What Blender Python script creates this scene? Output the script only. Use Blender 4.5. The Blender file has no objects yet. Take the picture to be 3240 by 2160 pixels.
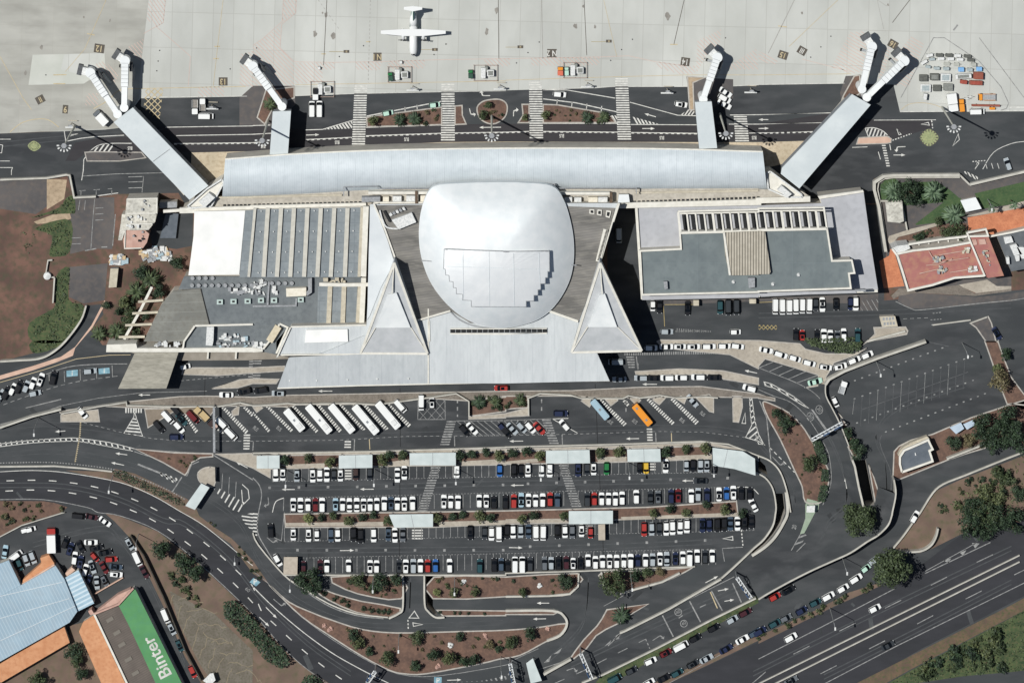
import bpy, math, random
from mathutils import Vector, noise
from mathutils.geometry import tessellate_polygon
random.seed(7)
R = math.radians
sc = bpy.context.scene
COL = sc.collection
# ---------- survey frame: 9 map units = 1 m; the camera hangs above (NX, NY) at height D ----------
S = 9.0; D = 1445.0; NX, NY = 1557.0, -1990.0
CX, CY = (NX-1620)/S, (1080-NY)/S
def P(x, y, z=0.0):
    gx, gy = (x-1620)/S, (1080-y)/S
    t = z/D
    return (gx+(CX-gx)*t, gy+(CY-gy)*t, z)
FR = {'00': (0, 0, 1/1.3776), '91': (2840, 120, 5.8075), '92': (2840, 560, 5.8075), '93': (2840, 1380, 5.8075), '94': (1160, 190, 5.8075)}
def frame(t):
    if t in FR: return FR[t]
    return (800*(int(t[0])-1), 540*(int(t[1])-1), 2.9037)
def G(s):
    if not isinstance(s, str): return list(s)
    out = []; f = frame('00')
    for tok in s.split():
        if ',' not in tok: f = frame(tok); continue
        a, b = tok.split(',')
        out.append((f[0]+float(a)/f[2], f[1]+float(b)/f[2]))
    return out
def W(s, z=0.0): return [P(x, y, z) for x, y in (G(s) if isinstance(s, str) else s)]
def smooth(p, n=6, closed=False):
    out = []; N = len(p)
    for i in range(N if closed else N-1):
        if closed: a, b, c, d = p[i-1], p[i], p[(i+1) % N], p[(i+2) % N]
        else: a, b, c, d = p[max(i-1, 0)], p[i], p[i+1], p[min(i+2, N-1)]
        for k in range(n):
            t = k/n
            out.append(tuple(.5*(2*b[j]+(c[j]-a[j])*t+(2*a[j]-5*b[j]+4*c[j]-d[j])*t*t+(3*b[j]-a[j]-3*c[j]+d[j])*t**3) for j in range(2)))
    if not closed: out.append(tuple(p[-1][:2]))
    return out
# ---------- materials ----------
def lin(h):
    c = [int(h[i:i+2], 16)/255 for i in (0, 2, 4)]
    return tuple((v/12.92 if v <= .04045 else ((v+.055)/1.055)**2.4) for v in c)+(1,)
MATS = {}
def mat(key, c1, c2=None, scale=.2, rough=.85, metal=0, c3=None, scale3=2.0, f3=.35, bump=0, stretch=None, island=False, detail=5, lo=.35, hi=.65, coat=0, ang=0):
    if key in MATS: return MATS[key]
    m = bpy.data.materials.new(key); m.use_nodes = True
    nt = m.node_tree; b = nt.nodes['Principled BSDF']
    b.inputs['Roughness'].default_value = rough; b.inputs['Metallic'].default_value = metal
    b.inputs['Coat Weight'].default_value = coat
    col = lin(c1); b.inputs['Base Color'].default_value = col
    if c2:
        tc = nt.nodes.new('ShaderNodeTexCoord'); mp = nt.nodes.new('ShaderNodeMapping')
        nt.links.new(tc.outputs['Object'], mp.inputs[0])
        mp.inputs['Rotation'].default_value[2] = R(ang)
        if stretch: mp.inputs['Scale'].default_value = stretch
        n = nt.nodes.new('ShaderNodeTexNoise'); n.inputs['Scale'].default_value = scale; n.inputs['Detail'].default_value = detail
        nt.links.new(mp.outputs[0], n.inputs[0])
        cr = nt.nodes.new('ShaderNodeValToRGB'); e = cr.color_ramp.elements
        e[0].position, e[1].position = lo, hi; e[0].color, e[1].color = lin(c1), lin(c2)
        if island:
            g = nt.nodes.new('ShaderNodeNewGeometry'); mx0 = nt.nodes.new('ShaderNodeMath'); mx0.operation = 'ADD'
            m2 = nt.nodes.new('ShaderNodeMath'); m2.operation = 'MULTIPLY_ADD'; m2.inputs[1].default_value = .5; m2.inputs[2].default_value = -.25
            nt.links.new(g.outputs['Random Per Island'], m2.inputs[0]); nt.links.new(m2.outputs[0], mx0.inputs[0]); nt.links.new(n.outputs['Fac'], mx0.inputs[1])
            nt.links.new(mx0.outputs[0], cr.inputs[0])
        else: nt.links.new(n.outputs['Fac'], cr.inputs[0])
        src = cr.outputs[0]
        if c3:
            n3 = nt.nodes.new('ShaderNodeTexNoise'); n3.inputs['Scale'].default_value = scale3; n3.inputs['Detail'].default_value = 6
            nt.links.new(mp.outputs[0], n3.inputs[0])
            r3 = nt.nodes.new('ShaderNodeValToRGB'); r3.color_ramp.elements[0].position = .45; r3.color_ramp.elements[1].position = .75
            r3.color_ramp.elements[0].color = (0, 0, 0, 1); r3.color_ramp.elements[1].color = (f3*2, f3*2, f3*2, 1)
            nt.links.new(n3.outputs['Fac'], r3.inputs[0])
            mx = nt.nodes.new('ShaderNodeMixRGB'); mx.inputs[2].default_value = lin(c3)
            nt.links.new(r3.outputs[0], mx.inputs[0]); nt.links.new(src, mx.inputs[1]); src = mx.outputs[0]
        nt.links.new(src, b.inputs['Base Color'])
        if bump:
            bp = nt.nodes.new('ShaderNodeBump'); bp.inputs['Strength'].default_value = bump; bp.inputs['Distance'].default_value = .3
            nt.links.new(n.outputs['Fac'], bp.inputs['Height']); nt.links.new(bp.outputs[0], b.inputs['Normal'])
    MATS[key] = m; return m
def overlay_grid(m, sx, sy, w, col, fac, ang=0, vary=.0, wob=0):
    """joint grid plus a slight tone per slab, mixed over a material's base colour"""
    nt = m.node_tree; b = nt.nodes['Principled BSDF']; L = nt.links.new
    prev = b.inputs['Base Color'].links[0].from_socket
    tc = nt.nodes.new('ShaderNodeTexCoord'); mp = nt.nodes.new('ShaderNodeMapping'); mp.inputs['Rotation'].default_value[2] = R(ang)
    L(tc.outputs['Object'], mp.inputs[0])
    br = nt.nodes.new('ShaderNodeTexBrick'); br.offset = 0; br.inputs['Scale'].default_value = 1
    br.inputs['Brick Width'].default_value = sx; br.inputs['Row Height'].default_value = sy; br.inputs['Mortar Size'].default_value = w
    br.inputs['Color1'].default_value = (.0, .0, .0, 1); br.inputs['Color2'].default_value = (1, 1, 1, 1); br.inputs['Mortar'].default_value = (.5, .5, .5, 1)
    br.inputs['Mortar Smooth'].default_value = .3
    L(mp.outputs[0], br.inputs[0])
    hsv = nt.nodes.new('ShaderNodeHueSaturation')
    mr = nt.nodes.new('ShaderNodeMapRange'); mr.inputs[3].default_value = 1-vary; mr.inputs[4].default_value = 1+vary
    L(br.outputs['Color'], mr.inputs[0]); L(mr.outputs[0], hsv.inputs['Value']); L(prev, hsv.inputs['Color'])
    ml = nt.nodes.new('ShaderNodeMath'); ml.operation = 'MULTIPLY'; ml.inputs[1].default_value = fac
    L(br.outputs['Fac'], ml.inputs[0])
    mx = nt.nodes.new('ShaderNodeMixRGB'); mx.inputs[2].default_value = lin(col)
    L(ml.outputs[0], mx.inputs[0]); L(hsv.outputs[0], mx.inputs[1]); L(mx.outputs[0], b.inputs['Base Color'])
    return m
def stripes(m, period, ang, dark, duty=.2, fac=.6):
    nt = m.node_tree; b = nt.nodes['Principled BSDF']; L = nt.links.new
    tc = nt.nodes.new('ShaderNodeTexCoord'); mp = nt.nodes.new('ShaderNodeMapping'); mp.inputs['Rotation'].default_value[2] = R(ang)
    L(tc.outputs['Object'], mp.inputs[0])
    sp = nt.nodes.new('ShaderNodeSeparateXYZ'); L(mp.outputs[0], sp.inputs[0])
    a = nt.nodes.new('ShaderNodeMath'); a.operation = 'DIVIDE'; a.inputs[1].default_value = period; L(sp.outputs[0], a.inputs[0])
    f = nt.nodes.new('ShaderNodeMath'); f.operation = 'FRACT'; L(a.outputs[0], f.inputs[0])
    g = nt.nodes.new('ShaderNodeMath'); g.operation = 'LESS_THAN'; g.inputs[1].default_value = duty; L(f.outputs[0], g.inputs[0])
    k = nt.nodes.new('ShaderNodeMath'); k.operation = 'MULTIPLY'; k.inputs[1].default_value = fac; L(g.outputs[0], k.inputs[0])
    mx = nt.nodes.new('ShaderNodeMixRGB'); mx.inputs[2].default_value = lin(dark)
    if b.inputs['Base Color'].links: L(b.inputs['Base Color'].links[0].from_socket, mx.inputs[1])
    else: mx.inputs[1].default_value = b.inputs['Base Color'].default_value
    L(k.outputs[0], mx.inputs[0]); L(mx.outputs[0], b.inputs['Base Color']); return m
# ---------- objects ----------
def tag(o, label=None, cat=None, group=None, kind=None):
    if label: o['label'] = label
    if cat: o['category'] = cat
    if group: o['group'] = group
    if kind: o['kind'] = kind
    return o
def thing(name, label, cat, loc=(0, 0, 0), rz=0, group=None):
    o = bpy.data.objects.new(name, None); COL.objects.link(o); o.empty_display_size = .5
    o.location = loc; o.rotation_euler[2] = rz
    return tag(o, label, cat, group)
class MB:
    def __init__(s): s.v = []; s.f = []
    def add(s, vs, fs):
        n = len(s.v); s.v += [tuple(v) for v in vs]; s.f += [tuple(i+n for i in f) for f in fs]; return s
    def prism(s, top, z0, holes=None):
        """top: list of 3-D points; walls go down to z0"""
        n = len(top)
        ar = sum(top[i-1][0]*top[i][1]-top[i][0]*top[i-1][1] for i in range(n))
        if ar < 0: top = top[::-1]
        bot = [(p[0], p[1], z0 if not callable(z0) else z0(p)) for p in top]
        return s.add(list(top)+bot, [tuple(range(n)), tuple(range(2*n-1, n-1, -1))]+[(i, n+i, n+(i+1) % n, (i+1) % n) for i in range(n)])
    def box(s, c, d, rz=0, taper=1):
        x, y, z = c; a, b, h = d[0]/2, d[1]/2, d[2]; cs, sn = math.cos(rz), math.sin(rz); vs = []
        for k, zz in ((1, z), (taper, z+h)):
            for ux, uy in ((-a, -b), (a, -b), (a, b), (-a, b)):
                vs.append((x+(ux*cs-uy*sn)*k, y+(ux*sn+uy*cs)*k, zz))
        return s.add(vs, [(3, 2, 1, 0), (4, 5, 6, 7), (0, 1, 5, 4), (1, 2, 6, 5), (2, 3, 7, 6), (3, 0, 4, 7)])
    def cyl(s, a, b, r0, r1=None, n=10):
        a, b = Vector(a), Vector(b); r1 = r0 if r1 is None else r1
        w = (b-a).normalized(); u = w.orthogonal().normalized(); v = w.cross(u); vs = []
        for c, r in ((a, r0), (b, r1)):
            for i in range(n):
                t = 2*math.pi*i/n; vs.append(c+u*(r*math.cos(t))+v*(r*math.sin(t)))
        return s.add(vs, [tuple(range(n-1, -1, -1)), tuple(range(n, 2*n))]+[(i, (i+1) % n, n+(i+1) % n, n+i) for i in range(n)])
    def bar(s, a, b, w, h):
        """horizontal-ish bar from a to b, width w, height h downwards from the given line"""
        a, b = Vector(a), Vector(b); d = b-a; q = Vector((-d.y, d.x, 0)).normalized()*(w/2)
        t = [a-q, b-q, b+q, a+q]; u = [Vector((p.x, p.y, p.z-h)) for p in t]
        return s.add(t+u, [(0, 1, 2, 3), (7, 6, 5, 4), (0, 4, 5, 1), (1, 5, 6, 2), (2, 6, 7, 3), (3, 7, 4, 0)])
    def ribbon(s, pts, w, h=0, closed=False):
        """pts 3-D; flat strip of width w, if h: solid of height h below the line"""
        N = len(pts); L = []; Rr = []
        for i in range(N):
            a = Vector(pts[i-1] if (i > 0 or closed) else pts[i]); b = Vector(pts[i]); c = Vector(pts[(i+1) % N] if (i < N-1 or closed) else pts[i])
            d1 = (b-a).xy; d2 = (c-b).xy
            if d1.length < 1e-6: d1 = d2
            if d2.length < 1e-6: d2 = d1
            if d1.length < 1e-6: d1 = d2 = Vector((1, 0))
            d1.normalize(); d2.normalize(); m = (d1+d2)
            if m.length < .3: m = d1.copy()
            m.normalize(); k = 1/max(.5, m.dot(d1)); q = Vector((-m.y, m.x, 0))*(w/2*k)
            L.append(b+q); Rr.append(b-q)
        M = N if closed else N-1
        if not h:
            return s.add(L+Rr, [(i, N+i, N+(i+1) % N, (i+1) % N) for i in range(M)])
        dn = Vector((0, 0, h))
        f = []
        for i in range(M):
            j = (i+1) % N
            f += [(i, N+i, N+j, j), (2*N+i, i, j, 2*N+j), (N+i, 3*N+i, 3*N+j, N+j)]
        if not closed: f += [(0, 2*N, 3*N, N), (N-1, 2*N-1, 4*N-1, 3*N-1)]
        return s.add(L+Rr+[p-dn for p in L]+[p-dn for p in Rr], f)
    def build(s, name, m, parent=None, sm=False, loc=None):
        off = Vector(loc or (0, 0, 0)); q_ = parent
        while q_ is not None and loc is None: off = off+q_.location; q_ = q_.parent
        me = bpy.data.meshes.new(name); me.from_pydata([(x-off.x, y-off.y, z-off.z) for x, y, z in s.v], [], s.f); me.update()
        if m: me.materials.append(m)
        if sm: me.shade_smooth()
        o = bpy.data.objects.new(name, me); COL.objects.link(o)
        if parent is not None: o.parent = parent
        elif loc: o.location = loc
        return o
def part(name, m, parent, mb, sm=False): return mb.build(name, m, parent, sm)
def sheet(name, s, z, m, holes=(), sm=0, label=None, kind='structure'):
    p = G(s) if isinstance(s, str) else s
    if sm: p = smooth(p, sm, True)
    pl = [[Vector(P(x, y, 0)) for x, y in p]]+[[Vector(P(x, y, 0)) for x, y in (G(h) if isinstance(h, str) else h)] for h in holes]
    vs = [v for q in pl for v in q]; tr = tessellate_polygon(pl); f = []
    for t in tr:
        a, b, c = (vs[i] for i in t)
        f.append(tuple(t) if (b-a).cross(c-a).z > 0 else tuple(t[::-1]))
    mb = MB(); mb.add([(v.x, v.y, z) for v in vs], f)
    return tag(mb.build(name, m), label, kind=kind)
def hatch_poly(poly, ang, spacing, width, phase=0.0):
    """quads (in map units) of stripes clipped to polygon"""
    ca, sa = math.cos(R(ang)), math.sin(R(ang)); out = []
    rot = [(x*ca+y*sa, -x*sa+y*ca) for x, y in poly]
    y0 = min(q[1] for q in rot); y1 = max(q[1] for q in rot); y = y0+spacing*(.3+phase)
    def cut(yy):
        xs = []
        for i in range(len(rot)):
            (ax, ay), (bx, by) = rot[i-1], rot[i]
            if (ay > yy) != (by > yy): xs.append(ax+(yy-ay)/(by-ay)*(bx-ax))
        return sorted(xs)
    while y+width < y1:
        A, B = cut(y), cut(y+width)
        if len(A) == len(B):
            for k in range(0, len(A)-1, 2):
                q = [(A[k], y), (A[k+1], y), (B[k+1], y+width), (B[k], y+width)]
                out.append([(x*ca-yy*sa, x*sa+yy*ca) for x, yy in q])
        y += spacing
    return out
MK = {}
def mk(c): return MK.setdefault(c, MB())
ZM = .06
def quad(c, q, z=ZM):
    n = len(q); p = [P(x, y, 0) for x, y in q]
    ar = sum(p[i-1][0]*p[i][1]-p[i][0]*p[i-1][1] for i in range(n))
    if ar < 0: p = p[::-1]
    mk(c).add([(a, b, z) for a, b, _ in p], [tuple(range(n))])
def hatch(c, s, ang, spacing, width, z=ZM, phase=0.0):
    for q in hatch_poly(G(s) if isinstance(s, str) else s, ang, spacing, width, phase): quad(c, q, z)
def line(c, s, w=3.0, sm=0, dash=None, closed=False, z=ZM):
    """w and dash (on, off) in map units"""
    p = G(s) if isinstance(s, str) else s
    if sm: p = smooth(p, sm, closed)
    if closed and dash: p = p+[p[0]]
    if not dash:
        mk(c).ribbon([P(x, y, 0)[:2]+(z,) for x, y in p], w/S, 0, closed); return
    on, off = dash; d = 0; cur = [p[0]]; state = True
    for i in range(1, len(p)):
        a, b = p[i-1], p[i]; L = math.dist(a, b); t = 0
        while L-t > (on if state else off)-d:
            t += (on if state else off)-d; d = 0
            q = (a[0]+(b[0]-a[0])*t/L, a[1]+(b[1]-a[1])*t/L)
            if state:
                cur.append(q); mk(c).ribbon([P(x, y, 0)[:2]+(z,) for x, y in cur], w/S)
            cur = [q]; state = not state
        d += L-t
        if state: cur.append(b)
    if state and len(cur) > 1: mk(c).ribbon([P(x, y, 0)[:2]+(z,) for x, y in cur], w/S)
def arrow(c, s, w=3, turn=0, hl=13, hw=9):
    a, b = G(s); dx, dy = b[0]-a[0], b[1]-a[1]; L = math.hypot(dx, dy); ux, uy = dx/L, dy/L; px, py = -uy, ux
    m = (b[0]-ux*hl, b[1]-uy*hl); line(c, [a, m], w)
    if turn:
        e = (m[0]+px*turn*hw+ux*hl*.3, m[1]+py*turn*hw+uy*hl*.3)
        line(c, [m, e], w*1.6); quad(c, [(e[0]-ux*6, e[1]-uy*6), (e[0]+px*turn*7, e[1]+py*turn*7), (e[0]+ux*7, e[1]+uy*7)], ZM+.004)
    else: quad(c, [(m[0]+px*hw/2, m[1]+py*hw/2), b, (m[0]-px*hw/2, m[1]-py*hw/2)], ZM)
def glyphs(txt, cx, cy, h, rot, z, m=None, name='lettering', parent=None, bold=.0, sx=1.0, mirror=1, c=None):
    cu = bpy.data.curves.new('txt', 'FONT'); cu.body = txt; cu.size = 1.4*h; cu.align_x = 'CENTER'; cu.align_y = 'CENTER'; cu.offset = bold*h
    o = bpy.data.objects.new('txt', cu); COL.objects.link(o); bpy.context.view_layer.update()
    me = o.to_mesh(); X, Y, Z = P(cx, cy, z); ca, sa = math.cos(rot), math.sin(rot)
    vs = [(X+v.co.x*sx*ca-v.co.y*sa, Y+v.co.x*sx*sa+v.co.y*ca, z) for v in me.vertices]; fs = [tuple(p.vertices) for p in me.polygons]
    o.to_mesh_clear(); bpy.data.objects.remove(o); bpy.data.curves.remove(cu)
    if c: mk(c).add(vs, fs); return
    mb = MB(); mb.add(vs, fs); return mb.build(name, m, parent)
# ---------- palette ----------
soil = mat('soil', '4f3c34', '6a4f43', .12, c3='41412f', scale3=.45, f3=.5, lo=.38, hi=.62, detail=12, bump=.6)
soil2 = mat('garden_soil', '4f3d35', '634c40', .3, c3='755b4c', scale3=1.1, f3=.3)
drysoil = mat('dry_ground', '5c4c42', '705d50', .2, c3='4c4a35', scale3=.4, f3=.45)
conc = mat('apron_concrete', 'a4a6a1', 'b6b8b3', .035, c3='9a9c96', scale3=.15, f3=.2, stretch=(1, .5, 1))
overlay_grid(conc, 7.2, 12.5, .12, '85837c', .4, 1.5, .045)
conc_old = mat('old_concrete', '93938c', 'a6a69f', .06, c3='81807a', scale3=.2, f3=.35, stretch=(.4, 1, 1))
overlay_grid(conc_old, 11, 7, .08, '88837a', .25, 2, .03)
conc_new = mat('new_concrete', 'adb0a8', 'b8bab3', .1)
asph = mat('asphalt', '292c2f', '363a3c', .06, c3='434547', scale3=.25, f3=.45, stretch=(.35, 1, 1))
asph_new = mat('fresh_asphalt', '272629', '2f2d30', .1, c3='373638', scale3=.5, f3=.25, stretch=(.2, 1, 1))
asph_hw = mat('highway_asphalt', '212327', '2b2c31', .08, c3='35363b', scale3=.4, f3=.2, stretch=(.3, 1, 1), ang=-25)
asph_old = mat('worn_asphalt', '454445', '545150', .09, c3='605852', scale3=.5, f3=.35)
pave = mat('pavement', '6a635b', '7b746b', .25, c3='57514a', scale3=1.5, f3=.4)
beige = mat('beige_pavement', '968f83', 'a8a194', .15, c3='827b70', scale3=.9, f3=.35)
sand = mat('sand_strip', 'a99e88', 'bbae98', .12, c3='8f7f68', scale3=.8, f3=.4)
pinkp = mat('pink_pavement', 'b39584', 'c4a794', .3)
kerbm = mat('kerb', '93908a', 'a8a49c', .6)
wallm = mat('white_wall', 'a3a198', 'b5b3aa', .4)
lawn = mat('lawn', '2c4527', '3c5330', .25, c3='4d5a38', scale3=1.2, f3=.35)
weed = mat('weeds', '26391f', '41502e', .35, c3='5a553a', scale3=1.3, f3=.4)
brick_red = mat('red_paving', 'a96a4c', 'ba7a58', .4, c3='94593f', scale3=1.5, f3=.3)
dirtlight = mat('tan_dirt', '97866f', 'a8967e', .25, c3='7d6c58', scale3=.8, f3=.4)
paints = {'white': mat('white_paint', 'acaca7', 'cbcbc5', .8), 'dim': mat('worn_white_paint', '6a6b6b', '8f908e', .9), 'faint': mat('faint_paint', '45474a', '595b5c', .9), 'track': mat('worn_track', '383b3d', '434648', .5), 'patch': mat('tar_patch', '25282a', '2f3234', .5), 'crack': mat('dry_crack', '776c5c', '82785f', .6),
          'yellow': mat('yellow_paint', '8a7c55', '9e8f64', .9), 'ochre': mat('ochre_paint', 'a99a78', 'b8ab8c', .6), 'pink': mat('pink_paint', 'b59f96', 'bda89e', .8),
          'blue': mat('blue_paint', '5f8594', '7fa3ae', .8), 'black': mat('dark_paint', '48433c', '57524a', .8), 'joint': mat('dark_joint', '17181a'),
          'green': mat('green_paint', '7c8561', '94996f', 1.5), 'grey': mat('grey_patch', '8b8a85', '989691', .6), 'rubber': mat('rubber_mark', '77746e', '8a8780', .6)}
H_DECK = "43 160,1395 228,1395 246,1568 44 205,105 135,210 45,310 -50,385 -75,350 10,280 90,190 150,90 168,0 43 168,1500"
H_RAMP = "24 1588,585 1652,585 1655,860 1700,945 1660,935 1600,870"
H_RIGHT = "43 885,1090 985,1085 1065,1500 985,1510"
H_COURT = "12 1452,385 1775,385 1768,690 1620,720 1400,690 1370,560 1432,470"
H_LEFT = "43 0,1080 62,1140 85,1230 0,1190"
HO = [H_DECK, H_RAMP, H_RIGHT, H_LEFT, H_COURT]
FAR = "00 -14000,-14000 16000,-14000 16000,15000 -14000,15000"
sheet('ground', FAR, 0, soil, HO)
for h in HO:   # cuttings in the ground: floor and side walls
    p = W(h); n = len(p); mb = MB()
    mb.add([(a, b, -7) for a, b, _ in p], [tuple(range(n))]); tag(mb.build('sunken_road', asph), kind='structure')
    mb = MB(); mb.add([(a, b, 0) for a, b, _ in p]+[(a, b, -7) for a, b, _ in p], [(i, (i+1) % n, n+(i+1) % n, n+i) for i in range(n)])
    tag(mb.build('cutting_sides', kerbm), kind='structure')
# apron and service road
sheet('apron', "00 -3500,-4500 6000,-4500 6000,330 2352,262 -300,310 -3500,310", .010, conc)
sheet('apron_old_concrete', "11 -900,-900 1370,-900 1365,0 1330,310 1290,640 1280,900 1100,1180 0,1228 -900,1250", .018, conc_old)
for s in ("11 300,505 960,490 970,640 770,770 262,782", "11 590,500 960,488 900,600 780,700 560,640"): sheet('apron_new_concrete', s, .024 if s[3] == '3' else .03, conc_new if s[3] == '3' else conc)
sheet('service_road', "11 -900,1235 0,1228 560,1208 960,1192 1090,1178 1290,905 2270,888 2323,882 21 390,880 930,860 1740,842 2323,832 31 340,822 830,812 1010,797 1670,797 2090,792 2323,782 41 790,770 1240,778 1300,1032 2323,1025 5000,1010 42 5000,-60 2323,70 1940,130 1850,45 1060,70 1100,300 970,300 0,300 12 1740,380 1640,205 1080,215 880,240 680,250 620,45 430,68 0,85 -900,110", .018, asph)
sheet('bus_lane_road', "11 1500,1162 2323,1155 21 600,1200 900,1190 1040,1175 1740,1145 2323,1138 31 1030,1140 1750,1150 2323,1140 41 0,1140 700,1035 1050,1100 1600,1102 1590,1175 1250,1280 980,1200 440,1290 31 2323,1300 1150,1303 0,1297 21 2323,1300 1040,1332 0,1387 11 1740,1400 800,1400 690,1480 600,1480 690,1310", .026, asph_new)
sheet('service_road_patch', "21 480,885 930,870 940,1080 480,1150 0,1150 0,930", .026, asph)
sheet('service_bay_ground', "21 0,790 385,790 390,960 200,1160 0,1150 11 2200,1150 2200,900", .034, asph_old)
MB_ = "31 1660,705 2090,730 2090,900 1760,1060 1700,1010"
sheet('service_bay_ground', MB_, .034, asph_old)
sheet('gravel_strip', "41 800,700 1000,690 960,880 760,920 750,850", .034, asph_old)
sheet('terminal_frontage_strip', "11 1760,1402 21 0,1390 1040,1337 1740,1307 2323,1302 31 1770,1307 2323,1307 41 430,1295 250,1500 0,1560 21 0,1600 12 1900,200 1750,150", .10, sand)
# left plots
sheet('old_yard', "12 -900,100 0,90 430,75 430,330 330,400 0,350 -900,360", .012, asph_old)
sheet('dirt_mound', "12 430,75 615,85 590,260 430,358", .02, dirtlight)
for s in ("12 680,258 870,245 855,440 835,720 645,765 650,300", "12 872,245 1050,245 1050,600 1030,720 835,715 858,440", "12 640,885 990,850 960,1190 770,1220 635,1160"):
    sheet('old_car_park', s, .014, asph_old)
sheet('dirt_track', "12 310,470 480,405 640,388 655,440 560,475 340,490", .016, dirtlight)
for s in ("12 310,425 540,340 610,250 680,235 692,380 640,395 450,400 320,430", "12 325,530 450,475 655,462 640,745 520,790 450,770 480,600 350,550", "12 520,960 640,890 630,1180 760,1230 775,1330 700,1440 600,1568 300,1568 270,1400 480,1270 510,1200",
          "13 290,0 600,0 430,90 300,100", "14 560,0 590,0 330,60"):
    sheet('weed_patch', s, .02, weed, sm=3)
# the whole landside asphalt
sheet('landside_road', "00 -250,830 0,830 120,800 190,735 235,792 420,800 420,700 1395,690 1395,470 2040,470 2030,690 2352,665 2600,630 2600,1750 -250,1750", .008, asph, HO)
sheet('ring_road', "12 790,1240 925,1225 950,1320 850,1440 730,1568 13 640,110 560,160 300,240 0,330 -900,560 -900,240 0,188 360,165 480,105 600,10 12 740,1400", .02, asph)
sheet('pink_footpath', "12 960,1190 975,1210 850,1440 740,1568 13 690,60 670,130 520,190 300,265 0,350 -900,600 -900,520 0,312 300,225 560,140 690,50 12 840,1420", .03, pinkp, sm=0)
HW1 = "13 -900,1190 0,1190 300,1185 620,1205 1100,1292 1400,1412 1640,1550 14 1900,140 2323,470 24 130,640 330,850 620,1090 1000,1330 1330,1490 1600,1530 2000,1650 1700,1900 700,1568 450,1400 250,1210 14 2323,930 1800,440 1450,170 1100,30 900,0 13 800,1522 400,1452 0,1450 -900,1470"
sheet('highway', HW1, .016, asph_hw)
sheet('highway', "34 1000,1800 2323,1190 44 0,1200 500,960 1150,660 1500,480 1850,215 2323,60 3500,-500 4200,-300 3500,200 2323,830 1500,1250 900,1600 0,2000", .016, asph_hw)
isl_n = 0
def island(s, m, sm=4, kerb=True, h=.14, kw=.45, name='planting_bed', label=None):
    p = G(s)
    if sm: p = smooth(p, sm, True)
    top = [P(x, y, 0)[:2]+(h,) for x, y in p]
    o = sheet(name, p, h, m, label=label)
    if kerb:
        mb = MB(); mb.ribbon([(a, b, h+.03) for a, b, _ in top], kw, h+.03, True); tag(mb.build('kerb', kerbm), kind='structure')
    return o
# soil islands and verges
B = {}
island("24 150,660 330,820 560,925 720,985 1000,1072 1330,1105 1900,1092 2323,1080 34 300,1055 545,1020 550,1080 480,1130 340,1200 130,1310 -60,1345 24 2100,1385 1600,1478 1400,1480 1250,1445 1000,1315 700,1125 450,955 230,745", soil2, 3)
island("24 720,592 1365,592 1365,790 1100,775 850,705", soil2, 2)
island("24 600,690 750,745 1000,815 1355,880 1290,955 1200,960 950,915 700,805 580,720", soil2, 2)
island("24 1665,592 2323,592 34 668,560 655,680 590,750 400,768 0,772 24 1655,790", soil2, 2)
island("24 1690,895 2323,903 34 440,890 500,905 440,935 0,935 24 2323,945 1750,950", soil2, 0)
island("34 885,550 1300,535 1640,510 1720,500 1600,570 1430,645 1200,705 1040,742 950,715 895,650", soil2, 3)
island("34 930,892 1310,840 1120,950 1050,1010 920,1072 830,1130 740,1250 620,1345 590,1345 640,1270 720,1165 840,1040 885,975", soil2, 0)
island("43 40,560 110,570 280,655 400,775 480,900 620,1130 648,1250 615,1400 560,1480 430,1470 400,1330 330,1180 200,900 90,700", soil2, 3)
sheet('kiosk_apron', "43 445,1440 560,1470 550,1540 520,1568 44 420,190 380,200 430,60 43 430,1500", .15, mat('pale_green_paving', '7f8f7c', '8c9a88', .5))
island("43 1010,1120 1060,1250 1108,1400 1060,1545 1075,1490", soil2, 0)
island("43 700,610 760,690 860,860 960,1010 880,1070 830,980 770,790", soil2, 0, name='verge')
island("43 1245,1010 1290,960 1400,905 1600,850 1950,700 2323,575 2600,490 2600,800 2323,905 1900,1030 1740,1085 1280,1270 1235,1245", soil2, 0, name='verge')
island("43 2080,0 2200,0 2240,120 2323,330 2600,700 2600,600 2323,570 2285,575 2225,420 2150,200", soil2, 0, name='verge')
sheet('hillside_ground', "43 1480,1568 1610,1380 1850,1270 2323,1090 3300,700 44 3300,-250 2323,60 1850,205 1600,330 1480,372 1310,360 1240,325 1330,220 1420,90 43 1490,1560", .05, drysoil, label='dry verge')
island("13 1240,985 1400,1000 1600,1020 1955,1030 1955,1055 1840,1065 1760,1110 1720,1200 1700,1225 1500,1110", soil2, 0)
sheet('verge', "13 600,1182 1020,1195 1060,1170 1240,1212 1480,1325 1720,1445 1800,1530 14 1830,30 1960,130 2130,240 2323,440 24 150,660 0,560 14 2120,290 1900,140 13 1640,1550 1400,1412 1100,1292", .04, drysoil)
sheet('verge', "13 -900,1475 0,1462 400,1465 500,1480 620,1520 14 560,10 330,65 180,130 0,230 -900,560", .05, soil2)
sheet('verge', "14 960,5 1100,35 1450,175 1800,445 2323,935 24 250,1215 450,1405 700,1568 400,1900 14 2200,1900 1850,1568 1700,1330 1500,860 1200,240 1060,90", .04, drysoil)
sheet('cracked_yard', "14 1560,720 1800,850 1960,920 2323,1270 24 0,1320 -10,1900 14 2200,1900 1960,1568 1840,1400 1640,1010", .05, mat('cracked_concrete', '5c564c', '6a645a', .3, c3='4c4a38', scale3=1.5, f3=.45))
sheet('verge', "34 1350,1568 1700,1420 2323,1095 44 0,1135 300,1000 560,880 830,735 1100,650 1130,670 700,860 0,1205 34 2323,1175 1900,1380 1500,1568", .04, drysoil)
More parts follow.
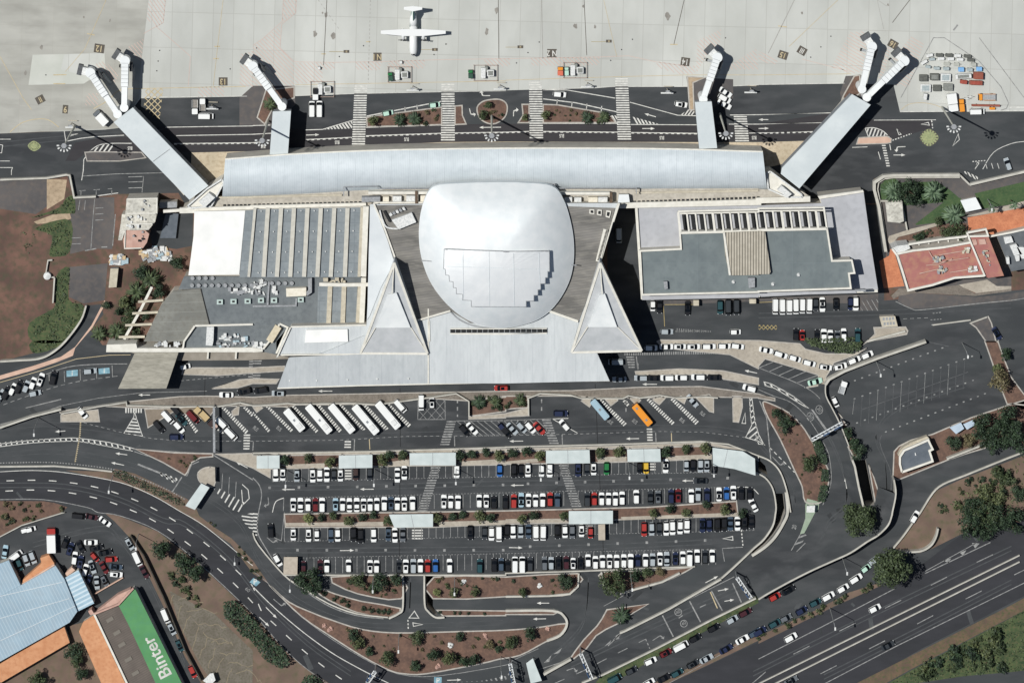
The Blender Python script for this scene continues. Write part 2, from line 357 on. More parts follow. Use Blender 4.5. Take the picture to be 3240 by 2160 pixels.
sheet('verge', "44 900,1568 1500,1265 2323,850 3000,480 3000,620 2323,960 1400,1440 1170,1568", .04, mat('mossy_verge', '54453a', '64523f', .3, c3='424a2c', scale3=1.0, f3=.5))
sheet('green_field', "44 1190,1568 1410,1445 2323,965 3200,480 3200,1350 2323,1465 1900,1500 1500,1560 1420,1568", .05, weed)
sheet('verge', "34 820,1568 880,1500 1400,1240 2315,760 2323,830 1400,1320 980,1568", .04, weed)
sheet('yard_ground', "14 430,1210 640,1120 640,1040 760,1010 740,1100 950,1568 1000,1800 0,1900 0,1568", .03, drysoil)
# pavements (raised)
def pavement(s, m=pave, h=.13, name='pavement', sm=0): return island(s, m, sm, True, h, .35, name)
pavement("13 545,640 1100,560 1650,505 1900,500 2323,510 23 340,492 1000,480 1600,468 2323,455 33 600,450 1250,418 1800,412 2323,480 43 0,480 150,520 150,545 0,520 33 2323,515 1850,508 1500,510 1200,520 900,515 600,500 300,500 0,500 23 2323,510 2000,545 1600,520 1150,585 900,575 600,580 400,580 330,600 0,590 13 2323,585 1900,600 1660,600 1300,612 900,590 560,665")
pavement("13 560,665 760,640 900,625 915,735 560,735", beige)
pavement("33 1420,-15 2323,-10 43 380,20 430,70 620,112 850,112 950,80 1000,60 900,120 690,195 655,265 620,320 612,395 445,425 555,340 545,305 60,158 0,225 33 2323,250 2060,120 1450,60 1390,0", beige)
pavement("33 1190,275 1600,250 2000,268 2323,335 43 0,345 0,380 33 2323,395 2000,345 1950,300 1200,310", beige)
pavement("13 1690,240 2323,240 23 290,225 290,270 13 2323,288 2000,312 1670,300", beige)
pavement("13 1940,432 2200,350 2323,340 23 240,345 215,385 140,385 13 2323,385 2180,425", beige)
pavement("13 1330,620 1650,612 1700,600 1960,600 1960,640 1900,720 1600,640 1500,700 1360,790", mat('tan_pave', '6e6458', '7f7568', .3))
pavement("23 0,1020 2323,985 33 1150,955 1850,925 2150,985 2323,1070 2323,1095 2150,1010 1900,955 1150,975 0,1000 23 2323,1010 1100,1035 0,1045", beige)
island("23 245,1045 2323,1012 33 1850,958 1890,1075 1500,1090 850,1110 0,1125 23 2323,1130 1400,1140 250,1165", soil2, 0)
for s in ("23 250,1130 660,1115 660,1160 350,1165", "23 1200,1110 1435,1080 1435,1138 1240,1150", "23 1880,1100 2323,1075 33 0,1100 300,1070 300,1105 0,1120 23 2323,1125 1900,1138", "33 830,1060 1110,1050 1110,1095 850,1105", "33 1440,1050 1895,1035 1895,1075 1500,1085"):
    sheet('garden_path', s, .19, beige)
island("24 290,15 2323,-15 33 1300,1520 2120,1465 34 2130,-10 2140,30 1050,65 570,95 0,105 24 1650,135 300,135", soil2, 0)
for s in ("24 300,95 1200,85 1200,125 300,125", "24 1680,85 2323,70 34 0,60 570,55 570,90 0,95 24 2323,110 1720,130", "34 1060,40 2140,0 2140,30 1060,70"): sheet('garden_path', s, .19, beige)
pavement("23 0,1025 120,1020 250,1040 240,1170 160,1170 160,1250 0,1160 13 1975,1030 2130,1030", beige)
pavement("23 1985,690 2323,660 33 215,605 215,680 0,690 23 2323,700 1985,712", beige)
island("23 1985,560 2130,525 2323,500 33 200,500 205,605 0,620 23 2323,640 1990,685", soil2, 0)
pavement("13 1820,1200 1890,1155 1970,1155 1985,1180 1965,1330 1870,1310 1825,1270", beige, sm=3)
for s in ("23 0,600 60,590 90,610 35,650", "33 695,545 745,505 800,540 770,600", "33 915,530 1020,510 1030,540 965,590", "33 1120,505 1190,500 1240,540 1200,580", "33 1350,535 1410,490 1465,520 1410,580", "33 1560,520 1610,500 1660,520 1640,570", "33 1740,505 1870,485 1910,520 1910,650 1870,640", "13 2130,640 2200,580 2190,670 2140,680"): pavement(s, beige)
pavement("33 2085,500 2170,500 2175,600 2140,740 2090,735", beige, sm=0)
pavement("41 920,1265 1180,1252 1220,1275 1215,1310 1180,1318 900,1325", pinkp)
pavement("11 780,1400 860,1395 1300,1400 1340,1450 1100,1480 800,1480", asph_old)
# apron islands
island("21 1045,1080 1160,1060 1735,985 1735,1145 1050,1165", soil2, 0)
island("21 1858,975 1922,970 1925,1060 1960,1140 1858,1145", soil2, 0)
island("21 2060,990 2110,935 2190,915 2270,915 2323,945 31 15,1000 -10,1080 21 2230,1135 2150,1130 2080,1080", soil2, 3)
island("31 150,960 215,960 215,1128 115,1128 160,1060", soil2, 0)
island("31 345,960 480,965 860,1030 960,1060 1010,1125 345,1128", soil2, 0)
island("21 40,1080 120,830 380,800 380,900 200,960 110,1140", soil2, 0)
island("31 1670,705 1830,715 1720,760 1730,1010 1690,1010", dirtlight, 0)
island("41 780,880 880,700 930,690 930,860 810,930 765,920", soil2, 0)
# lawns and park, right
sheet('park_path', "42 1060,90 1150,45 1850,45 1940,125 2323,45 3200,-120 3200,600 2323,760 2323,1060 1240,1080 1170,740 1100,300", .022, asph_old)
for s in ("42 1120,130 1160,90 1250,70 1300,110 1640,100 1760,180 1880,280 1800,340 1500,480 1300,440 1330,290 1120,285", "42 1985,210 2323,130 3000,-30 3000,260 2323,310 2060,350 2000,240"): sheet('lawn', s, .03, lawn)
sheet('park_path', "42 1340,320 1700,290 1440,490 1380,530", .036, asph_old)
sheet('lawn', "42 1440,490 1720,285 1860,250 1900,380 1700,470 1450,500", .034, lawn)
sheet('park_footpath', "42 1200,600 1400,535 1700,465 1690,490 1420,575 1280,610 1215,690 1185,640", .045, beige)
sheet('park_footpath', "42 1900,420 2323,310 3000,130 3000,180 2323,360 1990,415", .045, beige)
sheet('planting_bed', "42 1220,690 1290,610 1450,570 1700,490 1920,480 1920,620 1400,660 1230,710", .04, soil2)
sheet('red_terrace', "42 1920,430 2323,360 3000,240 3000,420 2323,560 2130,605 1930,580", .04, brick_red)
sheet('red_terrace', "42 1110,830 1200,780 1210,720 1240,720 1340,1060 1150,1080", .04, brick_red)
sheet('stone_garden', "42 1830,1050 2100,1000 2190,1060 2323,1060 2323,1085 2000,1125", .05, beige)
sheet('pavement', "42 1290,1080 1480,1090 1840,1050 1990,1130 2323,1085 2323,1105 1990,1150 1450,1120 1290,1150 1240,1180 1220,1150", .05, pave)
sheet('landside_patch', "42 1290,1150 1450,1120 2000,1160 2323,1130 3000,1000 3000,1060 2323,1200 1700,1260 1500,1280 1400,1265 1280,1200", .03, asph_old)
sheet('forecourt', "32 1380,1190 2323,1170 42 1100,1130 1100,1290 930,1290 930,1220 0,1200 32 1450,1230 1300,1230", .03, asph_old)
island("42 1060,1440 1350,1435 1370,1470 1360,1500 1000,1568 43 950,30 42 1070,1500", beige, 0, name='pavement')
island("42 1945,1400 2110,1340 2140,1400 2180,1568 2090,1568 2000,1440", asph_old, 0, name='pavement')
# ---------- markings ----------
for s in ("21 935,782 1052,780 1030,1335 910,1335", "21 1733,765 1852,765 1856,1300 1728,1300", "31 214,745 332,745 345,1285 220,1285", "31 1004,713 1122,713 1154,1300 1030,1300", "31 2095,1060 2214,1060 2236,1300 2110,1300"):
    hatch('white', s, 0, 7.6, 4.3)
hatch('white', "41 1130,1325 1165,1325 1212,1550 1180,1550", 0, 8, 4)
line('white', "21 0,1155 160,1150", 2.4); line('white', "11 1520,1170 2323,1158", 2.4); line('white', "11 1620,1247 2323,1235 21 170,1225", 2.4)
line('white', "21 480,1195 640,1190 920,1105", 2.4); hatch('white', "21 650,1190 915,1108 915,1180 680,1190", 55, 9, 5)
line('white', "21 485,1283 910,1262", 2.4); line('white', "21 1040,1248 1730,1225", 2.4); line('white', "21 1856,1222 2323,1215 31 215,1208", 2.4); line('white', "31 345,1208 1028,1215", 2.4); line('white', "31 1155,1218 1760,1226", 2.4); line('white', "31 2235,1224 2323,1222 41 0,1222 500,1210", 2.4); line('white', "11 1600,1320 2323,1312 21 80,1305", 2.4)
for s in ("21 485,1287 910,1266", "21 1040,1252 1730,1229", "21 1856,1226 2323,1219 31 215,1212", "31 345,1212 1028,1219", "31 1155,1222 1760,1230", "41 0,1226 500,1214", "11 1600,1324 2323,1316 21 80,1309"): line('white', s, 4, dash=(9, 9), z=ZM+.004)
line('white', "21 1045,1068 1735,932", 3.2); line('white', "21 1040,1172 1730,1150", 2.4); line('white', "31 345,910 640,945 1025,1030", 3); line('white', "31 340,826 560,828 1005,903", 2.6); line('white', "31 1140,940 1580,1060 1750,1065", 2.4); line('white', "31 345,1135 1030,1135", 2.2); line('white', "31 1150,1145 1760,1148", 2.4)
line('white', "31 2060,1058 2323,1055 41 0,1055 670,1038", 2.4); line('white', "31 2050,1142 2100,1142", 2.4); line('white', "31 2220,1142 2323,1142 41 0,1142 600,1128", 2.4); line('white', "41 1060,1105 1630,1102", 2)
line('white', "21 390,882 930,862 1740,845 2323,836", 1.6); line('white', "31 340,824 1010,797 1670,797", 1.6); line('white', "31 2090,792 2323,782 41 0,778 790,766", 1.6); line('white', "11 1290,895 2270,885", 1.6); line('white', "41 1300,1028 2323,1018 2440,1015", 2.4)
hatch('white', "31 950,1062 1020,1062 1030,1132 1000,1132", 60, 8, 4.4); hatch('white', "31 1145,1068 1410,1140 1180,1140", 60, 9, 4.6)
hatch('white', "31 1600,1060 1680,1005 1740,1030 1740,1062", -55, 8.5, 4); hatch('white', "11 800,1400 960,1320 1040,1320 1030,1395", -55, 12, 4.5)
line('white', "11 770,1465 850,1370 960,1322 1210,1318", 2.4, 4); line('white', "11 770,1465 765,1568 12 750,90", 2.4); line('white', "11 590,1205 605,1300 740,1272 860,1258 1140,1243", 2.4)
for k in range(4):
    x = 475+k*136; y = 915+k*20; line('white', "31 %d,%d %d,%d" % (x, y, x-6, y+50), 2.4)
for x, y in ((1397, 985), (1508, 965), (1180, 1040)): line('white', "21 %d,%d %d,%d" % (x, y, x+2, y+40), 2.4)
hatch('ochre', "21 1050,1085 1175,1062 1170,1110 1060,1110", 45, 7, 2); hatch('ochre', "21 1050,1085 1175,1062 1170,1110 1060,1110", -45, 7, 2, ZM+.004)
hatch('ochre', "11 1340,815 1500,815 1465,1105 1320,1000", 45, 14, 2.6); hatch('ochre', "11 1340,815 1500,815 1465,1105 1320,1000", -45, 14, 2.6, ZM+.004)
line('ochre', "11 1280,815 2260,795", 2); line('ochre', "21 390,780 2323,745", 1.6); line('ochre', "31 0,738 1000,707 1660,690 2323,690 41 850,680", 1.6)
line('ochre', "11 975,0 560,-20", 1.5); line('ochre', "11 2050,0 2000,420 1960,790", 1.4); line('ochre', "11 975,0 780,450 600,660", 1.5); line('ochre', "11 0,520 210,900 290,1010", 1.8); line('ochre', "11 90,1215 200,1130 340,1095 450,1105 540,1170", 2.2, 5); line('ochre', "41 1310,1010 1380,960 1500,945 1620,965 1700,1000", 1.6, 4)
line('ochre', "11 860,1000 990,925 1100,830 1280,815", 2.2, 4)
for s in ("11 490,690 610,688", "11 490,770 600,770", "11 1970,428 2020,428", "11 1960,540 2010,540", "11 800,310 870,325", "21 630,497 670,497", "21 1040,385 1080,385", "31 1510,410 1580,410", "41 180,240 260,250"): line('ochre', s, 3)
for s in ("21 680,0 650,600", "21 2255,0 2260,540", "31 720,0 745,510", "31 1640,0 1545,410"): line('black', s, 1.8)
line('grey', "21 1080,0 1060,760", 1.6, dash=(7, 6)); line('grey', "21 600,0 800,280", 1.4, dash=(7, 8)); line('grey', "31 330,0 340,540", 2); line('ochre', "31 900,0 1020,520", 1.3)
line('grey', "41 330,0 90,490", 2); line('ochre', "41 730,0 280,430", 1.5); line('black', "41 1390,0 1230,210", 1.8)
for s in ("21 400,0 395,120 265,225 250,440 380,570 750,575 1160,568 1740,550 2323,540", "21 280,0 270,200 90,360 0,420", "11 1520,0 1500,210 1320,310", "11 1440,250 1750,520 1730,790", "31 0,540 860,525 1130,515 1380,570 1660,610", "41 400,545 850,660"): line('pink', s, 1.5)
for s, a in (("11 1365,0 1520,0 1500,210 1440,250 1350,180", 55), ("11 880,590 960,560 1090,690 1060,760 830,700", 50), ("11 800,860 900,860 900,970 780,970", 50), ("11 1160,440 1320,360 1290,640 1220,480", 50), ("11 2210,500 2323,470 2323,800 2200,790", 45), ("21 280,0 400,0 390,130 270,210", 55), ("21 0,430 250,240 250,440 380,580 380,790 0,790", 45), ("21 390,580 750,575 750,640 640,640 640,760 390,770", 45), ("21 945,572 1190,568 1160,650 945,640", 45), ("21 1245,560 1580,553 1580,630 1245,635", 45), ("21 2120,545 2323,540 2323,610 2160,615", 45), ("31 0,540 40,540 40,610 0,610", 45),
             ("31 230,535 860,525 860,600 240,605", 45), ("31 1385,565 1740,610 1740,680 1600,685 1390,620", 45), ("31 1760,380 1980,270 1960,500 1870,470 1750,680", 45), ("31 2000,640 2300,450 2323,640", 45), ("41 0,470 180,560 150,600 0,560", 30), ("41 840,300 960,290 1000,380 960,660 850,680 670,620", 30), ("41 1130,460 1230,420 1150,680 1100,760", 30), ("41 1230,540 1400,340 1520,400 1380,800 1260,780", 30), ("11 1820,800 2060,795 2060,885 1820,890", 45)):
    hatch('pink', s, a, 9.5, 1.9)
for s, a in (("21 360,120 0,420", 0),): pass
line('dim', "91 60,1100 660,0 860,0 1500,430 1900,900 2040,1200 2000,1300 1900,1330", 2.2); line('dim', "91 1500,0 2323,1100", 2); line('dim', "41 1790,280 1830,230", 5); line('white', "91 2060,1280 2330,1278", 3.4)
line('grey', "41 1180,60 1090,0 1150,270", 1.2)
# stand numbers painted on dark boxes, read from the other side of the apron
def stand(txt, s, w, h, c='ochre', rot=0, box='black'):
    (x, y), = G(s); a = R(rot)
    q = [(x+(dx*math.cos(a)+dy*math.sin(a)), y+(-dx*math.sin(a)+dy*math.cos(a))) for dx, dy in ((-w/2, -h/2), (w/2, -h/2), (w/2, h/2), (-w/2, h/2))]
    quad(box, q, ZM)
    glyphs(txt, x, y, h/S*.72, math.pi+R(rot), ZM+.006, c=c, bold=.02, sx=.8)
stand('12', "11 912,447", 32, 28, rot=-8); stand('13', "11 2050,750", 28, 26); stand('9', "11 600,1005", 17, 27, rot=-5); stand('II', "11 370,915", 27, 24, rot=28); stand('N I', "21 1145,523", 26, 26); stand('N 2', "31 425,490", 30, 26, 'white'); stand('14', "31 1650,568", 28, 26, 'white', -8)
stand('15', "41 225,507", 30, 25, 'ochre', -18); stand('III', "41 400,468", 28, 24, 'white', -30); stand('16', "41 1235,408", 30, 25, 'ochre', -30)
for s in ("21 860,475", "21 1673,457", "31 135,432", "31 948,380"):
    stand('III', s, 18, 9, 'ochre')
for s in ("21 700,475 835,475", "21 1540,457 1650,457", "31 0,435 110,435", "31 785,385 920,385"): line('yellow', s, 1.4)
for s in ("21 95,1345", "21 775,1308", "21 1412,1280", "31 515,1248", "31 1435,1266", "31 2283,1265", "11 1195,1362"):
    (x, y), = G(s); glyphs('BUS', x, y, 1.25, math.pi, ZM+.004, c='white', bold=.03, sx=.55)
for s, t in (("21 490,1242 610,1238", 0), ("31 1380,1075 1275,1045", 0), ("31 1255,1182 1370,1182", 0), ("41 90,1100 0,1100", 0), ("41 0,1182 95,1180", 0), ("21 2280,1170 2080,1172", 0), ("21 1990,998 2010,1085", -1), ("31 72,1070 72,985", 1), ("21 2180,880 2075,880", 1), ("41 1350,1348 1240,1352", -1), ("41 1240,1425 1350,1425", 0)):
    arrow('white', s, 2.6, t)
quad('green', [(x, y) for x, y in smooth(G("11 312,1295 375,1345 312,1390 255,1340"), 6, True)]); quad('green', smooth(G("41 1565,1185 1655,1265 1565,1345 1485,1265"), 6, True))
for k in range(16):
    a = k*math.pi/8; (x, y), = G("11 313,1342"); quad('joint', [(x+15*math.cos(a+d)*r, y+12*math.sin(a+d)*r) for d, r in ((-.06, .7), (.06, .7), (.06, 1.1), (-.06, 1.1))], ZM+.008)
    a = k*math.pi/8; (x, y), = G("41 1565,1265"); quad('black', [(x+29*math.cos(a+d)*r, y+26*math.sin(a+d)*r) for d, r in ((-.07, .74), (.07, .74), (.07, 1.04), (-.07, 1.04))], ZM+.008)
line('white', "41 980,1180 1010,1260", 2.4); line('white', "41 980,1180 1060,1175 1150,1210 1220,1285", 2.6, 4); hatch('white', "41 990,1185 1060,1178 1150,1215 1210,1260 1010,1258", -70, 11, 4.5)
line('white', "41 1230,1290 1405,1228", 3.4, dash=(5, 4)); line('white', "41 1590,1105 1600,1180", 3.4, dash=(7, 4))
for q in ("41 1495,1142 1560,1125 1570,1152", "41 1268,1180 1310,1235 1290,1240", "41 1785,1340 1845,1285 1835,1230", "11 645,1240 725,1230 650,1250", "43 -30,850 0,940 50,945", "33 2170,750 2200,655 2205,752"): line('white', q, 2.2, closed=True)
line('white', "41 2060,1555 2160,1400 2323,1320 2450,1300", 2, 4); line('white', "41 1965,1485 2090,1475", 3, dash=(5, 4)); line('white', "41 2010,1490 2025,1500 1985,1560", 2, closed=True); hatch('white', "42 1870,10 1905,5 2020,60 2010,90", 60, 8, 4)
line('white', "41 860,1355 1000,1350", 2); line('white', "41 1100,1395 1120,1465", 2.4); line('white', "41 1205,1325 1215,1380", 2.4)
for k in range(3): line('white', "41 %d,1500 %d,1550" % (2085+k*55, 2100+k*55), 1.8)
# left yards
line('dim', "12 760,50 1070,30 1500,20", 2.2); line('dim', "12 1320,50 1305,200", 2)
for y in (58, 105, 160): line('dim', "12 1180,%d 1310,%d" % (y, y-4), 2.6)
line('dim', "12 730,185 1030,165", 2, dash=(20, 25))
for x in (745, 885, 1028): line('dim', "12 %d,180 %d,225" % (x, x-2), 2)
line('white', "12 690,250 870,235 1085,205", 2.6); line('dim', "12 735,270 720,365", 2); line('dim', "12 785,270 775,360", 2)
for y in (340, 395, 450): line('dim', "12 875,%d 950,%d" % (y+5, y), 2)
for y in (615, 670): line('dim', "12 660,%d 745,%d" % (y+3, y), 2)
line('dim', "12 1060,400 1035,690", 2.6); line('dim', "12 870,260 855,430 835,720", 2.2)
line('dim', "12 780,735 885,715", 3.4); line('dim', "12 930,702 985,700", 3.4)
line('white', "11 0,1280 100,1280", 2); line('white', "11 0,1330 25,1335 15,1405 0,1405", 2); line('white', "11 0,1480 90,1480", 2); line('white', "11 0,1540 115,1540 105,1568 12 105,40", 2)
# bus station and roads
for a, b in (("13 2030,605 2065,600 2290,830 2265,860", 43), ("13 2230,605 2265,600 2323,660 2323,700", 43), ("23 0,665 0,640 165,820 145,840", 46), ("23 115,595 150,595 385,825 355,840", 46), ("23 355,595 385,590 605,820 580,840", 46), ("23 580,580 615,580 820,815 790,835", 46), ("23 790,580 820,580 1035,805 1010,820", 46), ("23 1000,575 1040,575 1250,800 1215,815", 46), ("23 1210,570 1245,560 1465,775 1440,800", 46),
             ("33 855,540 885,530 1120,760 1085,780", 46), ("33 1070,545 1105,530 1145,590 1120,600", 46), ("33 1290,535 1320,520 1560,750 1530,770", 46), ("33 1510,530 1545,520 1780,740 1745,765", 46), ("13 1665,640 1700,660 1830,830 1800,850", 46), ("13 1960,770 1990,770 2060,840 2030,850", 46)):
    hatch('white', a, b-90, 8.2, 4.6)
hatch('white', "13 1150,590 1310,590 1310,655 1150,655", 90, 8, 4.2); line('white', "13 1240,600 1230,690 1140,840 1310,868 1250,690 1235,640", 2); hatch('white', "13 1230,695 1255,700 1300,860 1145,835", 5, 10, 4.6)
for s in ("13 2240,845 2300,845 2290,1005 2235,1005", "23 845,905 902,905 900,1000 838,1000", "33 1295,790 1345,790 1352,930 1302,930", "23 835,1170 905,1170 905,1285 835,1285", "24 1462,150 1562,150 1562,262 1462,262", "33 1325,1110 1378,1110 1378,1205 1325,1205"): hatch('white', s, 0, 8.6, 4.4)
for s in ("23 1785,722 1868,728 1800,965 1715,965", "23 1645,1145 1728,1145 1600,1568 1510,1568", "33 330,710 410,710 490,945 405,945", "33 485,1125 565,1125 700,1525 610,1525", "13 2290,170 2323,170 2323,345 2280,345", "23 0,165 85,165 70,225 0,225", "23 0,275 75,275 65,345 0,345", "33 1105,130 1180,130 1190,265 1135,265", "34 725,110 800,110 800,210 735,215"): hatch('dim', s, 0, 8.0, 4.2)
hatch('dim', "33 1070,105 2160,75 2165,110 1080,128", 91, 7, 4)
hatch('white', "13 -5,930 200,905 620,885 740,895 1000,925 1235,985 1215,1005 980,960 720,915 560,915 200,935 0,960", 75, 17, 4.6, phase=.4); line('white', "13 0,940 300,905 620,885 740,890 1000,925 1240,985", 2, 3); line('white', "13 0,965 300,930 600,915 740,918 980,960 1220,1005", 2, 3)
line('dim', "13 1235,985 1500,1005 1750,1020 1960,1025", 2.2); line('dim', "13 1235,1010 1420,1070 1600,1150 1720,1235", 2.4)
line('ochre', "13 740,740 735,850 690,1110", 4.4, dash=(3.4, 3)); line('dim', "13 770,745 1100,830 1400,890 1700,915 2323,915 23 800,905 1400,870 2323,862 33 600,850 1400,825 1800,830 2200,880", 1.6, dash=(10, 9))
line('dim', "13 0,1115 500,1110 1000,1165 1060,1190 1300,1260 1560,1370 1700,1450", 3.2, 3, dash=(5, 4)); line('dim', "13 0,1145 500,1145 780,1165 1030,1190", 3, 3)
line('white', "13 0,1195 300,1183 620,1205 1100,1292 1400,1412 1640,1550 14 1900,140 2323,490", 2, 4); line('dim', "13 0,1450 400,1450 800,1522 14 900,0 1100,30 1450,170 1800,440 2323,930 24 250,1210 450,1400 680,1568", 2.2, 4)
D1 = "13 60,1278 290,1272 480,1278 685,1300 885,1337 1060,1387 1248,1457 1415,1535 14 1582,62 1742,170 1897,292 2048,415 2192,552 2323,680 24 75,897 215,1040 360,1175 520,1313 672,1430 860,1560"
D2 = "13 50,1372 275,1362 462,1368 655,1390 850,1428 1020,1475 1200,1545 14 1365,50 1525,143 1680,252 1832,368 1978,495 2118,622 2258,760 24 0,830"
line('white', D1, 3, 4, dash=(24, 43)); line('white', D2, 3, 4, dash=(24, 43))
line('white', "24 0,680 150,830 330,990 530,1150 760,1310 1050,1470 1250,1568", 2.6, 4); line('dim', "24 0,540 130,640 330,850 620,1090 1000,1330 1330,1480 1700,1500 2323,1400 34 60,1360 300,1250", 1.8, 3)
line('dim', "13 1265,1125 1480,1210 1620,1285", 5.5); hatch('white', "13 1440,1185 1640,1260 1600,1300 1450,1215", 75, 14, 5)
for s, t in (("13 1380,490 1270,490", 0), ("13 1140,1135 1020,1110", 0), ("13 1170,1040 1060,1025", 0), ("13 600,820 505,828", 0), ("13 2275,1160 2170,1105", 0), ("23 730,455 600,455", 0), ("33 1390,392 1255,392", 0), ("33 1225,890 1105,892", 0), ("33 160,913 35,915", 0), ("33 165,1318 45,1320", 0), ("33 1740,1277 1620,1277", 0), ("33 2310,290 2195,265", 0), ("23 1110,1355 985,1355", 0), ("23 385,1357 265,1357", 0), ("24 800,350 930,348", 0), ("34 30,322 155,325", 0), ("24 120,870 220,970", 0), ("24 60,960 150,1045", 0), ("24 190,795 290,880", -1), ("24 1785,1540 1915,1535", 0), ("34 1835,645 1950,585", 0), ("34 1350,1175 1450,1110", 1), ("34 560,1450 660,1415", 1), ("34 1950,720 2050,700", 0), ("34 2010,815 2100,800", 0), ("44 360,490 430,410", 1), ("43 130,1060 225,1160", -1), ("43 810,1350 795,1245", 0), ("24 130,230 215,300", -1), ("34 400,832 285,832", 0), ("34 370,975 250,978", 0), ("23 140,1430 150,1530", 1)): arrow('white' if t == 0 else 'dim', s, 2.4, t)
# bay lines of the car park rows
def bays(c, top, bot, n, w=1.7, skip=()):
    a, b = G(top); d, e = G(bot)
    for i in range(n+1):
        if i in skip: continue
        t = i/n; line(c, [(a[0]+(b[0]-a[0])*t, a[1]+(b[1]-a[1])*t), (d[0]+(e[0]-d[0])*t, d[1]+(e[1]-d[1])*t)], w)
bays('dim', "23 180,1165 33 1900,1085", "23 180,1285 33 1900,1200", 61); bays('dim', "23 345,1440 33 2120,1340", "23 345,1565 33 2120,1470", 62); bays('dim', "24 290,140 34 2280,40", "24 290,265 34 2280,165", 65); bays('dim', "24 430,420 34 1930,335", "24 430,565 34 1930,480", 58)
line('dim', "23 180,1285 33 1900,1200", 1.5, dash=(5, 5)); line('dim', "23 345,1435 33 2120,1335", 1.5, dash=(5, 5)); line('dim', "24 290,268 34 2280,165", 1.5, dash=(5, 5)); line('dim', "24 430,418 34 1930,335", 1.5, dash=(5, 5))
for s in ("23 180,1568 210,1470 285,1435", "33 2100,1340 2250,1340 2323,1400"): line('white', s, 2.4, 4)
line('dim', "23 285,1435 280,1555", 2); line('dim', "24 290,0 262,260 195,230", 2)
for x in list(range(155, 2323, 268)): (a, b), = G("23 %d,%d" % (x, 1345-x*.013)); quad('dim', [(a-4, b-4), (a+4, b-4), (a+4, b+4), (a-4, b+4)])
for x in range(205, 2100, 262): (a, b), = G("33 %d,%d" % (x, 1310-x*.028)); quad('dim', [(a-4, b-4), (a+4, b-4), (a+4, b+4), (a-4, b+4)])
for x in range(410, 2323, 270): (a, b), = G("24 %d,346" % x); quad('dim', [(a-4, b-4), (a+4, b-4), (a+4, b+4), (a-4, b+4)])
for x in range(225, 1950, 268): (a, b), = G("34 %d,%d" % (x, 322-x*.035)); quad('dim', [(a-4, b-4), (a+4, b-4), (a+4, b+4), (a-4, b+4)])
for s in ("34 2165,160 2180,310", ): line('white', s, 3.6, dash=(6, 5))
line('white', "34 1995,240 2085,220 2088,255", 2.4, closed=True); line('dim', "34 2180,318 1990,330 2010,450", 2.2)
bays('dim', "23 1880,735 33 280,715", "23 2055,870 33 420,850", 12, 2); line('dim', "23 1870,728 2323,725 33 420,708", 2); line('white', "33 430,710 660,840", 2); line('white', "33 430,710 575,705", 2.2)
hatch('dim', "23 1520,525 1765,525 1768,715 1515,715", 48, 20, 1.3); hatch('dim', "23 1520,525 1765,525 1768,715 1515,715", -48, 20, 1.3, ZM+.004); line('dim', "23 1520,525 1765,525 1768,715 1515,715", 2, closed=True, z=ZM+.008)
for s in ("23 1880,530 1880,690", "33 330,530 330,665", "33 1105,540 1105,660"): line('dim', s, 4, dash=(12, 12))
for s in ("23 935,900 930,1000", "23 1852,870 1855,960", "33 518,855 522,945", "33 1378,835 1382,925", "23 5,920 0,1000", "33 1215,200 1218,260", "33 1200,135 1215,260"): line('dim', s, 3)
line('ochre', "23 1070,895 1075,990", 2.4); line('ochre', "33 1522,840 1525,925", 2.4)
for s in ("13 1215,0 13 1885,310 1878,500", "23 1352,430 1355,965", "23 1350,1290 1350,1440", "33 822,390 845,940", "33 858,1180 870,1390", "24 1348,250 1345,420", "34 893,260 898,390"): line('joint', s if not s.startswith("13 1215") else "13 1885,310 1878,500", 1.8)
for s in ("23 25,800", "23 240,800", "33 960,740", "33 1185,735", "33 1620,725", "33 1808,665"):
    (x, y), = G(s); glyphs('BUS', x, y, 1.3, R(-40), ZM+.004, c='dim', bold=.03, sx=.6)
hatch('white', "33 2240,520 2262,520 2280,650 2300,760 2323,850 2323,890 2290,905 2210,880 2260,770 2245,650", -40, 15, 4.4); line('white', "33 2240,520 2248,660 2260,770 2205,880 2323,915 43 60,950", 2.2); line('white', "33 2262,520 2290,730 43 0,850 50,945", 2.2); line('dim', "43 10,545 75,700 115,1110", 3.4)
line('white', "43 100,970 330,1200", 2.4, dash=(12, 9))
for s in ("43 50,370 110,385 230,450 330,510 460,610 430,600 300,520 150,430 60,405",): hatch('white', s, 60, 15, 4.4); line('white', s, 2.2, closed=True)
quad('dim', G("43 480,620 500,625 630,805 605,805")); line('dim', "43 0,240 150,300 350,380 520,480 650,640 760,850 830,1000 880,1250 890,1400 870,1530", 2, 4); line('dim', "43 0,440 140,500 300,560 450,700 580,900 650,1060 665,1300 590,1500", 2, 4)
for s in ("43 558,625", "43 475,690"):
    (x, y), = G(s); line('dim', [(x+11*math.cos(t*.6283)-4*math.sin(t*.6283)*.4, y+13*math.sin(t*.6283)+3*math.cos(t*.6283)) for t in range(10)], 2, closed=True); glyphs('30', x, y, 1.3, R(-55), ZM+.004, c='dim')
for s in ("34 1585,915", "34 1637,1020"):
    (x, y), = G(s); line('dim', [(x+11*math.cos(t*.5236), y+11*math.sin(t*.5236)) for t in range(12)], 2.2, closed=True); glyphs('40', x, y, 1.2, R(35), ZM+.004, c='dim')
for s in ("43 130,190 5,240", "43 220,220 100,275", "43 330,248 190,310", "43 435,275 275,345", "43 540,312 350,380", "43 600,370 420,425"): line('dim', s, 2.2)
for k in range(15):   # right car park
    x0 = 880+72.5*k; y0 = 527-26*k-(k > 6)*0; line('faint' if k % 3 else 'dim', "43 %f,%f %f,%f" % (x0, y0, x0-30+14, y0+275 if k else y0+140), 1.2)
line('faint', "43 950,625 1925,280", 1.8)
